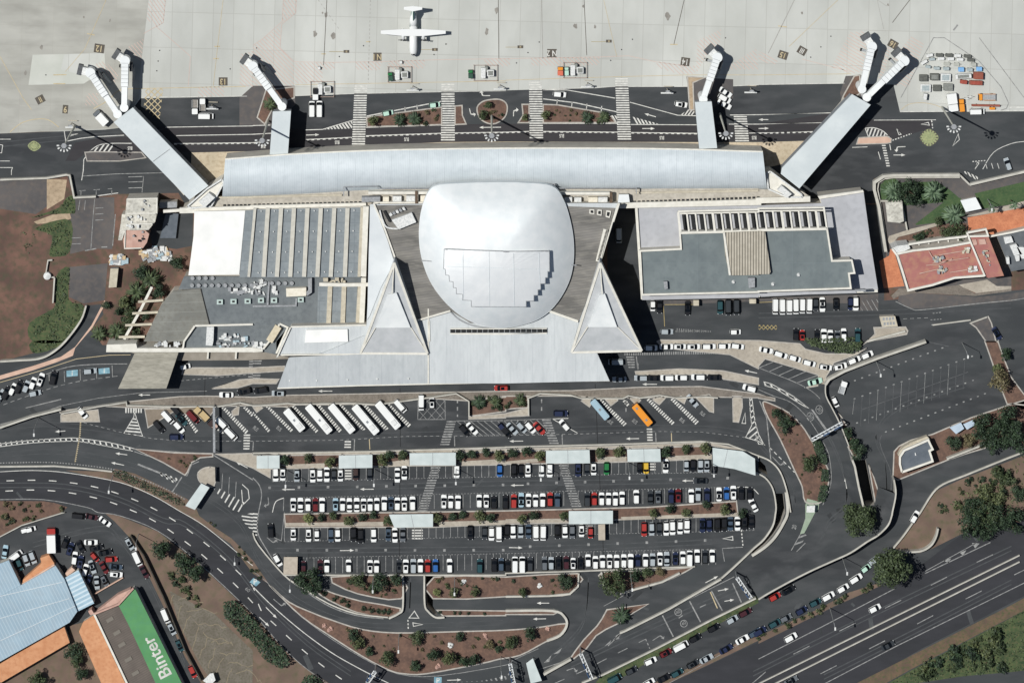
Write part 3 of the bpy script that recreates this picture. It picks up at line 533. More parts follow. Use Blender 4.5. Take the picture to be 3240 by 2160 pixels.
for k in range(16):
    for bx, by, sx, sy in ((882, 527, 72, -26), (885, 360, 67, -25), (905, 748, 71, -26), (1170, 830, 65, -25)):
        (x, y), = G("43 %f,%f" % (bx+sx*k, by+sy*k)); 
        if bx == 885 and k > 12 or bx == 1170 and k > 14: continue
        quad('dim', [(x-3, y-2), (x+3, y-3), (x+3, y+1), (x-3, y+2)])
line('faint', "43 1130,860 1115,930 1160,1060 1215,1200 1215,1400 1190,1568", 2, 4); line('faint', "43 1540,0 1750,45", 2)
# right / bottom roads
line('dim', "44 0,1345 600,1040 1250,700", 2.6); line('dim', "44 1530,560 2130,275", 2.8); line('dim', "44 1530,540 2000,280", 2.2); line('dim', "44 600,1575 1260,1230 2323,705 2800,470", 2.6); line('dim', "34 1500,1568 2323,1110", 1.4)
for s in ("44 1700,440 1770,420 1745,465", "44 1850,370 1910,345 1880,395", "44 1960,280 2030,285 1990,330"): quad('dim', G(s)); 
line('dim', "44 -60,1570 165,1378 590,1165 1050,935 1490,715 1925,495 2400,270", 2.6, dash=(57, 105)); line('dim', "44 570,1480 1185,1165 1615,940 2065,712 2600,450", 2.6, dash=(57, 115))
line('dim', "34 250,1460 600,1345", 2); line('ochre', "34 1880,730 1945,880", 3.4)
for s in ("34 1440,945 1540,1140", "34 1690,815 1790,1005", "34 1890,720 1990,900", "34 2085,650 2165,825"): line('dim', s, 4)
line('dim', "34 1285,1160 1325,1250", 3, dash=(8, 6)); line('dim', "34 450,1568 720,1450 920,1345 1100,1255 1280,1165", 2.4, dash=(34, 40)); line('dim', "34 1590,970 1625,945", 3); line('dim', "34 1785,870 1840,845", 3)
for s in ("34 905,1230 970,1170 960,1200", "34 985,1170 1040,1120 1045,1160", "34 1000,1140 1060,1100 1050,1135", "34 350,1380 420,1310 400,1370", "34 440,1300 520,1240 490,1290"): quad('dim', G(s))
line('dim', "34 940,1225 1070,1100 1500,890 2100,590", 2.2, dash=(20, 0.01)); line('dim', "34 1200,700 900,860", 1.6)
line('dim', "34 620,1350 700,1260 830,1130", 2); hatch('dim', "24 1670,1568 2100,1545 2323,1500 34 100,1410 60,1440 24 2323,1540", 60, 14, 5)
quad('blue', G("24 1665,1510 1735,1512 1733,1568 1665,1568")); quad('blue', G("24 5,600 70,640 30,678 -30,640")); quad('blue', G("13 610,268 715,258 715,315 612,325")); quad('blue', G("13 905,248 1005,240 1010,292 908,300"))
for s in ("24 1700,1545", "24 20,638", "13 663,292", "13 957,270"): (x, y), = G(s); glyphs('P' if s[0] == '2' else 'i', x, y, 1.8, 0, ZM+.006, c='white', bold=.02)
for x in (450, 590, 735, 885, 1030): line('dim', "13 %d,%d %d,%d" % (x, 290-(x-450)*.12, x+4, 385-(x-450)*.1), 2)
line('dim', "13 0,490 150,420 400,310 620,235 860,210 1170,205", 2.4, 4); line('dim', "13 30,580 400,450 700,370 1090,315", 2, 3, dash=(14, 10)); quad('dim', G("13 230,608 560,525 565,535 240,612"))
line('ochre', "13 0,375 400,260 700,160 1000,125 1200,122", 1.8); line('dim', "13 1660,360 1990,330 2323,300", 1.8, dash=(10, 8)); line('dim', "13 0,760 300,680 560,590 900,520 1300,470 1900,455", 1.6)
line('white', "24 1425,985 1428,1070", 3.4, dash=(6, 5)); line('white', "24 1435,968 1485,905 1525,970", 2.6, closed=True); line('white', "24 1470,1012 1560,1028 1475,1045", 2.2, closed=True); line('faint', "24 650,1025 1200,1095", 1.6)
hatch('white', "14 2215,30 2323,0 2323,180 2240,90", 8, 11, 4); hatch('white', "13 1950,1340 2020,1350 2250,1480 2210,1568 2120,1540", -60, 17, 4.4); line('white', "13 2225,1310 2280,1360 2290,1440 2230,1500 2220,1360", 2.4); hatch('white', "24 0,0 50,0 40,220 0,200", 5, 11, 4.6); line('dim', "23 0,1250 60,1320 80,1420 24 50,20 45,180 120,330 280,570 450,700 700,860 950,945 1200,975", 3, 4)
line('dim', "13 1960,1040 2323,1270", 3); line('dim', "13 1830,1100 1760,1130 1720,1230", 2.4)
for x, y in ((2045, 1210), (2108, 1245), (2170, 1285)): line('dim', "13 %d,%d %d,%d" % (x, y, x-8, y+150), 2)
line('dim', "13 1670,1245 1580,1385", 3.6)
line('dim', "44 350,360 430,280", 3); line('dim', "44 300,350 390,190 430,60", 2.4); hatch('dim', "44 310,340 390,200 450,200 400,280", -20, 16, 5)
for s, t, a in (("44 760,305", 'STOP', 62), ("44 850,265", 'BUS', 62), ("44 330,135", '20', 75), ("24 2250,1", '', 0)):
    if t: (x, y), = G(s); glyphs(t, x, y, 1.5, R(a), ZM+.004, c='dim', bold=.02, sx=.8)
for s in ("14 2275,710", ): (x, y), = G(s); glyphs('60', x, y, 1.3, R(-45), ZM+.004, c='dim')
# forecourt of the office building and exit roads
for s in ("32 1560,1475 1850,1470", "42 1600,1310 1680,1300", "42 1580,1370 1680,1362"): line('dim', s, 2.4, dash=(6, 4))
line('yellow', "32 1460,1230 1720,1228", 2); line('yellow', "32 1450,1240 1460,1430", 2); line('yellow', "42 0,1210 620,1185", 1.8); hatch('yellow', "42 0,1415 170,1418 170,1460 0,1460", 45, 9, 2); hatch('yellow', "42 0,1415 170,1418 170,1460 0,1460", -45, 9, 2, ZM+.004)
hatch('dim', "42 950,1190 1100,1180 1100,1285 930,1285", 60, 14, 2); line('dim', "42 1260,1200 1400,1265 1500,1278 1960,1225 2323,1190 2450,1170", 2.4, 3); line('dim', "42 1590,1415 1950,1370", 3.2); line('dim', "42 1330,1360 1560,1350", 1.8, dash=(12, 10))
line('dim', "13 1000,0 1001,1", 1)
for i in range(7):
    x = 1552+i*0; 
hatch('dim', "32 1555,1445 1890,1470 1890,1482 1555,1482", 90, 7, 2.4)
# wheel tracks, patches and cracks
for s, w in (("13 0,800 400,760 900,800 1400,870 2323,890 23 1200,860 2323,830 33 800,800 1700,790 2200,850 43 60,1000 300,1300 340,1500", 5), ("13 0,1040 500,1010 1000,1080 1500,1230 1900,1440 14 2200,100 24 80,480 400,800 900,1010 1500,1040 2300,1010", 5), ("13 0,1320 600,1330 1100,1450 1500,1640 14 1700,110 2100,430 24 100,820 500,1200 900,1480", 7), ("23 150,1345 1200,1330 2323,1300 33 1000,1290 1900,1270", 9), ("24 200,350 1200,345 2323,335 34 1000,310 1900,270", 9), ("44 -50,1480 1000,960 2323,330", 8), ("44 600,1510 1500,1060 2323,640", 8), ("34 600,1400 1300,1070 2000,760 44 0,620 500,360 640,100 43 800,1500 780,1200 600,800 300,500 0,400 33 2000,330", 9), ("34 760,620 740,900 660,1100 400,1350", 8), ("24 1450,620 1440,900", 8), ("43 1180,1400 1160,1100 1080,850 1300,600 1900,400", 7), ("42 0,1330 1200,1300 2323,1240", 7), ("14 300,300 900,150 1100,250 1400,700 1700,1400", 7), ("11 0,1330 600,1270 1500,1210", 6)):
    for d in (-7, 7): line('track', [(x, y+d) for x, y in smooth(G(s), 5)], w*.45, z=.046)
gr = random.Random(5)
for k in range(70):
    x, y = gr.uniform(60, 3200), gr.uniform(1190, 2120); a = gr.uniform(0, 3); l, w_ = gr.uniform(6, 26), gr.uniform(3, 9); ca, sa = math.cos(a), math.sin(a)
    quad(gr.choice(['patch', 'track']), [(x+u*l*ca-v*w_*sa, y+u*l*sa+v*w_*ca) for u, v in ((-1, -1), (1, -.9), (1, 1), (-1, .9))], .034)
for k in range(16):
    x, y = G("14 %d,%d" % (1600+k*38, 760+k*48))[0]; pts = [(x, y)]
    for j in range(9): x += gr.uniform(4, 14)*(1 if k % 2 else -.3); y += gr.uniform(-9, 9)+(3 if k % 2 else 8); pts.append((x, y))
    line('crack', pts, 1.8, z=.058)
# oil and rubber stains on the stands
for s, r in (("21 670,140", 11), ("21 640,120", 5), ("21 740,330", 13), ("21 570,310", 12), ("21 2240,100", 12), ("31 715,60", 7), ("31 820,250", 9), ("31 640,240", 12), ("31 1490,150", 15), ("21 2150,290", 12), ("41 400,120", 6), ("41 1190,45", 6), ("11 235,670", 9), ("11 770,160", 5), ("11 380,435", 9), ("21 1780,405", 3), ("11 1010,190", 6)):
    (x, y), = G(s); pts = [(x+r*(.45+.55*random.random())*math.cos(k*.6283)*.7, y+r*(.5+.6*random.random())*math.sin(k*.6283)) for k in range(10)]; quad('rubber', pts, .05)
for s in ("21 35,443", "21 1017,422", "21 795,521", "21 1665,503", "21 1773,407", "31 308,388", "31 205,485", "31 100,580", "31 1165,363", "31 1065,457", "31 965,557", "31 2020,350", "31 1830,538", "41 665,335", "41 573,433", "41 480,527", "11 1467,465", "11 1453,563", "11 1441,652", "11 2115,635", "11 2237,540", "11 422,690"):
    (x, y), = G(s); quad('joint', [(x+2.2*math.cos(k), y+2.2*math.sin(k)) for k in range(6)])
for c, mb in MK.items(): tag(mb.build('road_marking', paints[c]), kind='structure')
# ---------- retaining walls ----------
def wall(s, h, w=.5, label=None, sm=0, m=None, name='retaining_wall', cat='wall'):
    p = G(s)
    if sm: p = smooth(p, sm)
    pts = [P(x, y, h) for x, y in p]
    cxm = sum(q[0] for q in pts)/len(pts); cym = sum(q[1] for q in pts)/len(pts)
    mb = MB().ribbon(pts, w, h); return tag(mb.build(name, m or wallm, loc=(cxm, cym, 0)), label, cat)

def scarp(s, h, inner, m, sm=4, label=None):
    """bank that climbs to the back of a retaining wall"""
    p = smooth(G(s), sm); pts = [Vector(P(x, y, h-.3)) for x, y in p]; low = []
    for i, q in enumerate(pts):
        d = (pts[min(i+1, len(pts)-1)]-pts[max(i-1, 0)]); d.z = 0; d.normalize(); low.append(q+Vector((-d.y, d.x, 0))*inner); low[-1].z = .045
    n = len(pts); f = [(i, i+1, n+i+1, n+i) for i in range(n-1)]
    if inner < 0: f = [q[::-1] for q in f]
    tag(MB().add(pts+low, [q[::-1] for q in f]).build('embankment', m), kind='structure')
wall("43 0,1050 110,1100 200,1200 262,1380 295,1568", 1.2, .5, 'curved pale parapet along the outer lane right of the car park ramp', 4)
wall("24 280,577 2323,577 34 0,560 700,540 1740,498", 1.0, .4, 'long low parapet along the lower edge of the central car park')
wall("43 252,1385 268,1568 44 225,110 150,230 60,320 -60,400", 1.0, .9, 'thick white curved wall beside the sunken ramp right of the car park', 4)
wall("43 -40,1200 60,1250 130,1350 160,1500 44 155,20 130,130 50,250 -40,330 34 2200,410 2060,540 1980,610", 1.1, .5, 'grey curved rail wall around the right end of the car park', 4)
wall("43 862,1090 885,1150 920,1330 965,1520", 5.0, .7, 'straight white retaining wall above the dark sunken lane')
wall("43 1245,1270 1262,1400 1230,1568 44 1225,30 1190,120 1100,210 1000,270 850,370 700,440 500,530 300,630 100,740 0,800", 6.0, .5, 'long tall white wall curving beside the lower street', 4)
wall("34 2300,790 1900,985 1400,1245 900,1490 700,1568", 1.2, .5, 'low pale wall between the toll road and the street of parked cars')
wall("34 1980,615 1500,890 1100,1090 1050,1110", 1.6, .6, 'low wall above the toll road lanes below the car park ramp')
wall("34 1600,560 1440,640 1200,705 1050,748 950,720 885,645 880,550", 1.4, .6, 'pale curved wall around the planted wedge under the car park')
wall("24 1378,578 1378,870 1340,930 1250,975", 1.6, .6, 'curved wall on the left of the car park exit ramp', 4)
wall("24 1575,578 1578,840 1610,910 1680,965 1760,965", 1.3, .6, 'curved wall on the right of the car park exit ramp', 4)
wall("34 670,560 665,680 590,750 400,768 0,775", 1.0, .6, 'pale wall bending round the garden below the car park', 0)
wall("34 0,905 430,905 540,960 560,1040 500,1130 380,1180", 1.3, .8, 'white wall bending round the end of the median by the exit road', 4)
wall("34 600,1350 350,1490", 2.2, .8, 'thick white wall beside the toll canopy')
wall("24 0,190 50,300 280,570 450,690 700,840 950,930 1240,965", .9, .45, 'long curved kerb wall below the left end of the car park', 3)
wall("44 1240,330 1330,220 1430,80 43 1490,1568 1600,1395 1700,1310 1900,1230 2323,1060 2600,960", 1.0, .5, 'long pale wall along the roadside verge at the right', 3)
wall("44 1290,365 1480,360 1580,310 1630,230 1650,150", 2.6, .6, 'curved stone wall around the tip of the brown verge', 4)
wall("43 615,400 650,350 790,275 1100,155 1540,5", 3.0, .8, 'raised pale edge wall below the taxi lane')
wall("43 615,400 620,500 680,620 750,760 830,960", 3.0, .4, 'curved dark edge wall on the left of the large empty car park', 4)
wall("43 1730,1080 2040,960", 2.2, .6, 'dark low wall below the verge beside the small flat building')
wall("13 -20,800 300,690 560,625", 3.0, .6, 'pale bridge parapet at the left of the bus station')
wall("13 560,665 900,600 1160,560 1165,590 1650,602 1900,598 2000,600 2210,565 2323,590 23 60,590 200,580 325,570 400,578 900,568 1150,580 1600,520 1870,480 1985,550", 2.0, .4, 'jagged edge wall between the arrivals road and the bus station')
wall("33 200,525 320,480 600,495 700,525 1080,525 1130,500 1240,520 1420,495 1560,520 1850,510 1950,520", 1.6, .4, 'notched edge wall above the coach bays')
wall("23 1985,550 1985,690", 2.4, .4, 'short wall left of the sunken palm court'); wall("33 208,530 210,680", 1.4, .5, 'short wall right of the sunken palm court')
wall("23 0,1028 1100,1010 2323,972 33 0,970 1000,945 1800,918 2050,945 2323,1050 43 0,1080", .9, .4, 'long low rail wall above the car park tree strip', 0)
wall("13 0,1150 500,1145 760,1165 1030,1195", .9, .5, 'low barrier above the ring highway')
wall("13 0,185 180,175 360,160 480,105 600,0 12 740,1380 790,1240", 2.2, .6, 'curved white wall bordering the green slope at the left', 4)
wall("12 0,85 430,70 610,40 640,45 680,250 880,240", 2.0, .6, 'angled pale wall around the old yard beside the apron road')
wall("12 500,985 485,1215", 1.6, .5, 'short white wall beside the overgrown slope'); wall("12 500,980 415,980 440,825 480,822", 1.2, .4, 'white stepped wall on the bare soil plot')
wall("42 1170,745 1140,560 1105,330 1065,180 1065,110 1150,55 1250,45 1850,42", 2.6, 1.0, 'long white wall curving round the palm garden')
wall("42 1180,750 1160,560 1125,330 1095,170 1105,110 1160,75 1250,65 1850,62", 1.4, .4, 'inner garden rail following the long curved white wall')
wall("42 1940,130 2323,40 2600,-25", 2.0, .8, 'white wall along the road above the right lawn'); wall("42 1850,42 1940,130", 2.2, .6, 'short diagonal wall at the service gate')
wall("42 1125,280 1315,280 1365,545", 1.6, .5, 'white wall around the small roofed yard')
wall("14 1200,220 1320,400 1500,780 1700,1270 1850,1550", 2.6, .4, 'long dark boundary wall beside the lane of the green roofed hangar', m=mat('shade_toned_wall', '38352f', '45413a', .5))  # dark wall colour stands in for the strip of shadow along the lane
wall("14 0,225 200,120 560,10 600,0 13 560,1568", .8, .3, 'low kerb wall around the lower left parking lot')
wall("14 870,750 1130,600", 1.0, .35, 'pinkish low wall below the crowded small lot', m=pinkp)
wall("42 1350,1475 1000,1568", 1.0, .7, 'thick pale barrier wall above the taxi bend')
wall("42 1600,1418 1950,1372", .6, .4, 'narrow pale divider on the exit road')
wall("42 1950,1400 2100,1345", .8, .4, 'short pale divider at the exit fork')
wall("44 0,1575 2400,395", .8, .35, 'upper rail of the double highway crash barrier', name='crash_barrier', cat='barrier'); wall("44 150,1575 2400,455", .8, .35, 'lower rail of the double highway crash barrier', name='crash_barrier', cat='barrier')
scarp("43 1262,1400 1230,1568 44 1225,30 1190,120 1100,210 1000,270 850,370 700,440 500,530 300,630 100,740 0,800", 6.0, -6.0, asph)
scarp("43 862,1090 885,1150 920,1330 965,1520", 5.0, -4.0, asph)
scarp("43 615,400 620,500 680,620 750,760 830,960", 3.0, -2.4, asph)
# ---------- roof materials ----------
met = mat('metal_roof', 'b7c0c4', 'c2cace', .12, rough=.6, c3='abb4b9', scale3=.5, f3=.25)
metw = mat('white_metal_roof', 'cfd3d3', 'dadddc', .15, rough=.5, c3='bcc2c5', scale3=.6, f3=.2)
stripes(met, 6.2, 2, '8f989e', .03, .35)
stripes(met, .62, 2, '8d969d', .18, .35)
met2 = stripes(mat('front_roof', 'afb4b6', 'bbc0c1', .12, rough=.6, c3='a3a9ab', scale3=.8, f3=.3, stretch=(1, .25, 1)), .5, 1, '8f959a', .16, .35)
domem = mat('dome_roof', 'cad0d2', 'd4d8d9', .3, rough=.5, metal=.15, bump=.12)
panelm = mat('dome_panel', 'c6cacc', 'cfd2d3', .2, rough=.5, metal=.15)
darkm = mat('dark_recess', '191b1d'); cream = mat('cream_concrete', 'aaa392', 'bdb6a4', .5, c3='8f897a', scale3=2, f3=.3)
deckm = stripes(mat('weathered_deck', '5b5a57', '777571', .2, c3='86837c', scale3=.9, f3=.35, stretch=(.25, 1, 1)), .9, 82, '4a4845', .2, .35)
greyroof = mat('grey_flat_roof', '737b7f', '80878a', .15, c3='666d71', scale3=.7, f3=.3)
overlay_grid(greyroof, 9, 3.5, .1, '566068', .5, 1, .07)
greyroof2 = mat('dark_flat_roof', '606669', '6b7173', .12, c3='50565a', scale3=.6, f3=.35)
whiteroof = mat('white_membrane_roof', 'd6d7d4', 'e0e0dd', .2)
annexm = mat('stained_white_roof', 'a9a89f', 'c6c4ba', .35, c3='85827a', scale3=1.2, f3=.4)
salmon = mat('salmon_roof', 'a8877b', 'b99a8d', .3, c3='a07e70', scale3=.9, f3=.3)
redroof = mat('pink_red_roof', '915d58', '9d6962', .25, c3='a07a5f', scale3=.5, f3=.35)
parap = mat('cream_parapet', 'c4c2b8', 'd1cfc6', .6); wallpale = mat('facade', 'b0aca2', 'bdb9ae', .3)
greyrib = stripes(mat('brownish_roof', '6a6b66', '7a7b75', .2, c3='5d5a52', scale3=.8, f3=.3), 3.3, 88, '8b8c86', .04, .7)
clutm = mat('plant_white', 'b4b7b6', 'd2d3d0', 2.0); clutg = mat('plant_grey', '7d8082', '94979a', 1.5); steel = mat('steel', '8f9496', 'a2a6a8', 2, rough=.45, metal=.5)
glassd = mat('dark_glass', '15181b', rough=.15)
def cen(s):
    p = W(s); return (sum(q[0] for q in p)/len(p), sum(q[1] for q in p)/len(p), 0)
def blk(name, s, z, z0, m, par, sm=0):
    p = G(s)
    if sm: p = smooth(p, sm, True)
    if z-z0 > 3.2 and m.name not in ('cream_parapet', 'facade', 'plant_white', 'pier_wall', 'cream_concrete'):
        w_ = W(p, z-.5); cx_ = sum(q[0] for q in w_)/len(w_); cy_ = sum(q[1] for q in w_)/len(w_)
        MB().prism([(cx_+(x-cx_)*.99, cy_+(y-cy_)*.99, zz) for x, y, zz in w_], z0).build('wall', wallpale if 'salmon' not in m.name else salmon, par)
        return MB().prism(W(p, z), z-.5).build(name, m, par)
    return MB().prism(W(p, z), z0).build(name, m, par)
def beams(name, par, lst, z, w, h, m=parap):
    for s in lst:
        MB().ribbon(W(s, z), w, h).build(name, m, par)
# ---------- passenger terminal ----------
T = thing('passenger_terminal', 'large pale passenger terminal with curved metal roof and white dome in the middle', 'building', cen("00 1176,600"))
top = smooth(G("00 517,366 700,353 900,345 1176,341 1500,342 1752,349"), 8); botl = smooth(G("00 510,457 700,449 860,440 1176,432 1440,437 1762,436"), 8)
n = len(top); K = 14; mb = MB(); vs = []
for j in range(K+1):
    t = j/K; z = 9.5+5.2*math.sin(math.pi*(.12+.86*t))**.8-(1.2 if t > .93 else 0)
    for i in range(n): vs.append(P(top[i][0]+(botl[i][0]-top[i][0])*t, top[i][1]+(botl[i][1]-top[i][1])*t, z))
mb.add(vs, [(j*n+i, (j+1)*n+i, (j+1)*n+i+1, j*n+i+1) for j in range(K) for i in range(n-1)])
mb.build('curved_roof', met, T, True)
rim = [vs[i] for i in range(n)]+[vs[j*n+n-1] for j in range(1, K+1)]+[vs[K*n+i] for i in range(n-2, -1, -1)]+[vs[j*n] for j in range(K-1, 0, -1)]
m2 = MB(); N = len(rim); m2.add([(x, y, z-.02) for x, y, z in rim]+[(x, y, 0) for x, y, z in rim], [(i, N+i, N+(i+1) % N, (i+1) % N) for i in range(N)]); m2.build('wall', wallpale, T)
stripes(met2, 7.5, 1, '8f959a', .025, .35)
m3 = MB(); m3.ribbon([(x, y, z+.15) for x, y, z in rim[:n]], .6, .8); m3.build('roof_edge', parap, T)
blk('terrace', "12 1722,325 1900,245 2050,235 2323,232 22 820,190 1060,170 1640,160 32 480,160 1180,170 2323,150 42 0,170 400,190 475,240 475,278 0,292 32 2323,312 1040,342 22 1050,332 0,356 12 1645,385 1650,350", 10.2, 0, mat('terrace_floor', '9f9a8f', 'b0aba0', .3, c3='8a857b', scale3=1, f3=.35), T)
for s in ("12 1650,368 2323,350 22 0,345 1040,322", "32 1040,322 2323,292 42 0,276 475,262"): MB().ribbon(W(s, 11.4), 1.9, 1.3).build('parapet', parap, T)
for s in ("12 1930,250 2323,245 22 0,243 820,225", "32 1190,205 2323,185"): MB().ribbon(W(s, 10.8), .6, .6).build('terrace_edge', cream, T)
for a, b, k in (("12 2065,320", "12 2290,318", 7), ("22 20,315", "22 985,292", 25), ("32 1185,288", "32 2320,248", 29)):
    (ax, ay), = G(a); (bx, by), = G(b)
    for i in range(k):
        t = i/(k-1); X, Y, Z = P(ax+(bx-ax)*t, ay+(by-ay)*t, 10.25)
        MB().box((X, Y, 10.2), (1.0, .8, .12)).build('skylight', darkm, T)
    MB().ribbon([P(ax-8, ay+5, 10.5), P(bx+8, by+5, 10.5)], .35, .3).build('skylight_curb', parap, T)
for s in ("22 835,232 835,150 1145,143 1150,166 1680,163 1685,122 1790,118", "32 330,120 450,124 455,162 1200,160 1200,214"): MB().ribbon(W(s, 13.9), .3, .5).build('roof_rail', clutg, T)
# link band between the curved roof and the hall
for s in ("22 1060,205 1640,205", "22 1110,300 1600,300", "32 490,210 960,212", "32 560,322 1010,322"): MB().ribbon(W(s, 13.0), .9, 2.8).build('beam', parap, T)
for i, s in enumerate(("22 1195,240 1250,240 1250,295 1195,295", "22 1285,235 1365,235 1365,290 1285,290", "22 1410,232 1490,232 1490,286 1410,286", "22 1540,230 1615,230 1600,284 1540,284", "32 540,245 610,245 610,310 550,310", "32 630,248 695,248 695,308 630,308", "32 760,245 845,245 845,312 760,312", "32 850,245 935,245 935,312 850,312")):
    blk('service_unit', s, 12.2, 10.2, clutm if i % 3 else mat('warm_white', 'c9c3b2', 'd6d1c3', 1), T)
for s in ("22 1502,190 1502,318", "32 968,200 968,318"): MB().ribbon(W(s, 13.6), .9, 1.2).build('duct', mat('brown_duct', '4a3c30', '5c4c3c', 1), T)
blk('entrance_block', "22 1000,245 1170,240 1170,285 1000,290", 13.2, 10, clutg, T); blk('entrance_block', "32 1040,220 1130,220 1140,290 1030,295", 13.4, 10, metw, T)
# hall body
blk('hall', "22 1075,310 2323,300 32 0,300 1045,300 1010,420 868,850 33 1250,88 600,108 23 1600,118 990,108 22 1045,1405 1068,900", 16, 0, met2, T)
blk('side_roof', "22 1078,335 1130,335 1215,560 1300,845 1180,1065 1075,1330 1050,1370 1066,700", 16.3, 16.0, mat('light_side_roof', 'b9bfc2', 'c5cacc', .15, rough=.5), T)
blk('deck_roof', "22 1115,320 1600,315 2323,330 2323,1400 2000,1400 1820,1290 1500,1380 1320,850", 16.35, 15.9, deckm, T)
blk('deck_roof', "32 0,330 580,330 1005,345 865,850 670,1388 380,1292 200,1400 0,1400", 16.35, 15.9, deckm, T)
beams('parapet', T, ("22 1110,300 1215,545 1322,845 1505,1390", "22 1505,1378 1815,1288"), 17.1, .55, .8); beams('parapet', T, ("32 1040,300 985,470", "32 400,1290 665,1385"), 17.2, .8, 1); beams('parapet', T, ("32 1020,340 868,850",), 17.1, .45, .8)
for i in range(24):
    t = i/23; (x, y) = (G("22 1215,550")[0][0]+t*31, G("22 1215,550")[0][1]+t*90); X, Y, Z = P(x, y, 16.4); MB().box((X, Y, 16.35), (.6, .28, .35)).build('roof_vent', darkm, T)
    (x, y) = G("32 930,550")[0]; X, Y, Z = P(x-t*27, y+t*93, 17.8); MB().box((X, Y, 17.5), (.7, .25, .3)).build('roof_vent', darkm, T)
MB().ribbon(W("32 922,540 850,835", 17.5), 1.7, 1.2).build('vent_housing', parap, T)
blk('plant_box', "22 1275,455 1460,388 1500,475 1340,540", 18.2, 16.3, clutm, T); MB().ribbon(W(smooth(G("22 1165,365 1190,450 1230,520 1330,535"), 4), 17.6), .5, .5).build('pipe', clutm, T); MB().ribbon(W("22 1205,370 1260,470", 17.4), .8, .6).build('pipe', darkm, T)
for k in range(5): blk('plant_box', "22 %d,%d %d,%d %d,%d %d,%d" % (1250+k*30, 400-k*14, 1270+k*30, 385-k*12, 1285+k*30, 410-k*12, 1262+k*30, 420-k*14), 17.4+k*.1, 16.3, clutg if k % 2 else clutm, T)
for s in ("32 770,355 815,358 815,400 770,395", "32 845,358 885,362 880,415 838,405", "32 925,365 970,372 955,435 918,425"):
    rh = blk('roof_hatch', s, 17.0, 16.3, parap, T); p = G(s); c = (sum(a for a, b in p)/4, sum(b for a, b in p)/4); blk('hatch_opening', [(c[0]+(a-c[0])*.6, c[1]+(b-c[1])*.6) for a, b in p], 17.05, 16.9, darkm, rh)
# dome
do = smooth(G("00 1008,424 1060,420 1130,418 1200,419 1268,427 1295,460 1311,510 1318,560 1316,610 1303,655 1275,700 1240,730 1195,746 1150,752 1105,746 1060,725 1020,690 988,645 968,590 962,535 968,480 985,438"), 5, True)
base = W(do, 16.8); cx = sum(p[0] for p in base)/len(base); cy = sum(p[1] for p in base)/len(base); n = len(base); vs = []; Kr = 16
for j in range(Kr):
    r = 1-j/Kr; z = 17.6+9*(1-r**2.6)
    vs += [(cx+(x-cx)*r, cy+(y-cy)*r, z) for x, y, _ in base]
vs.append((cx, cy, 26.6)); f = [(j*n+i, j*n+(i+1) % n, (j+1)*n+(i+1) % n, (j+1)*n+i) for j in range(Kr-1) for i in range(n)]+[((Kr-1)*n+i, (Kr-1)*n+(i+1) % n, Kr*n) for i in range(n)]
ar = sum(base[i-1][0]*base[i][1]-base[i][0]*base[i-1][1] for i in range(n))
if ar < 0: f = [q[::-1] for q in f]
MB().add(vs, f).build('dome', domem, T, True)
mb = MB(); mb.prism([(x, y, 17.65) for x, y, _ in base], 14.5); mb.build('dome_rim', domem, T)
# stepped flat panel set into the dome
pp = G("22 1758,722 32 0,742 400,740 402,925 385,925 385,980 363,982 363,1035 320,1037 320,1090 295,1092 295,1142 258,1143 258,1195 187,1197 187,1250 22 2008,1248 2006,1192 1928,1188 1928,1135 1870,1130 1868,1076 1842,1073 1840,1020 1806,1016 1802,962 1772,957 1768,905 1752,900")
def pz(p):
    t = (p[1]-pp[0][1])/(pp[13][1]-pp[0][1]); r2 = ((p[0]-1572)/245)**2+((p[1]-830)/213)**2; return 17.6+9.6*(1-.5*r2)+.5
pd = []
for i in range(len(pp)):
    a, b = pp[i], pp[(i+1) % len(pp)]; k = max(1, int(math.dist(a, b)/30)); pd += [(a[0]+(b[0]-a[0])*j/k, a[1]+(b[1]-a[1])*j/k) for j in range(k)]
n = len(pd); pc = (1572, 868); vs = []
for j in range(9):
    for a in pd: q = (pc[0]+(a[0]-pc[0])*(1-j/9), pc[1]+(a[1]-pc[1])*(1-j/9)); vs.append(P(q[0], q[1], pz(q)))
vs.append(P(pc[0], pc[1], pz(pc))); nb = len(vs); vs += [(v[0], v[1], v[2]-5) for v in vs[:n]]
mb = MB(); mb.add(vs, [((j+1)*n+i, (j+1)*n+(i+1) % n, j*n+(i+1) % n, j*n+i) for j in range(8) for i in range(n)]+[(8*n+i, 9*n, 8*n+(i+1) % n) for i in range(n)]+[(i, (i+1) % n, nb+(i+1) % n, nb+i) for i in range(n)]); mb.build('dome_panel', panelm, T)
MB().ribbon([(v[0], v[1], v[2]+.06) for v in vs[:n]], .22, .1, True).build('panel_edge', clutg, T)
for s in ("32 72,760 80,1245", "32 305,750 315,1030", "22 2170,745 2175,1245", "22 1930,735 1935,1180", "32 20,905 390,905", "22 1780,880 2300,895"):
    q = G(s); MB().ribbon([P(q[0][0]+(q[1][0]-q[0][0])*k/12, q[0][1]+(q[1][1]-q[0][1])*k/12, pz((q[0][0]+(q[1][0]-q[0][0])*k/12, q[0][1]+(q[1][1]-q[0][1])*k/12))+.12) for k in range(13)], .12, .1).build('panel_seam', met, T)
MB().ribbon([P(a, b, pz((a, b))+.1) for a, b in G("22 1770,722 2323,745 32 0,745 400,740")], .5, .5).build('panel_edge', clutg, T)
for s in ("22 1545,825 1730,840", "32 605,865 650,870"): MB().ribbon(W(s, 20.3), .3, .2).build('cable_tray', clutg, T)
MB().ribbon(W(smooth(G("22 1820,1300 1900,1370 2050,1430 2323,1455"), 4), 16.5), .4, .4).build('gutter', clutg, T)
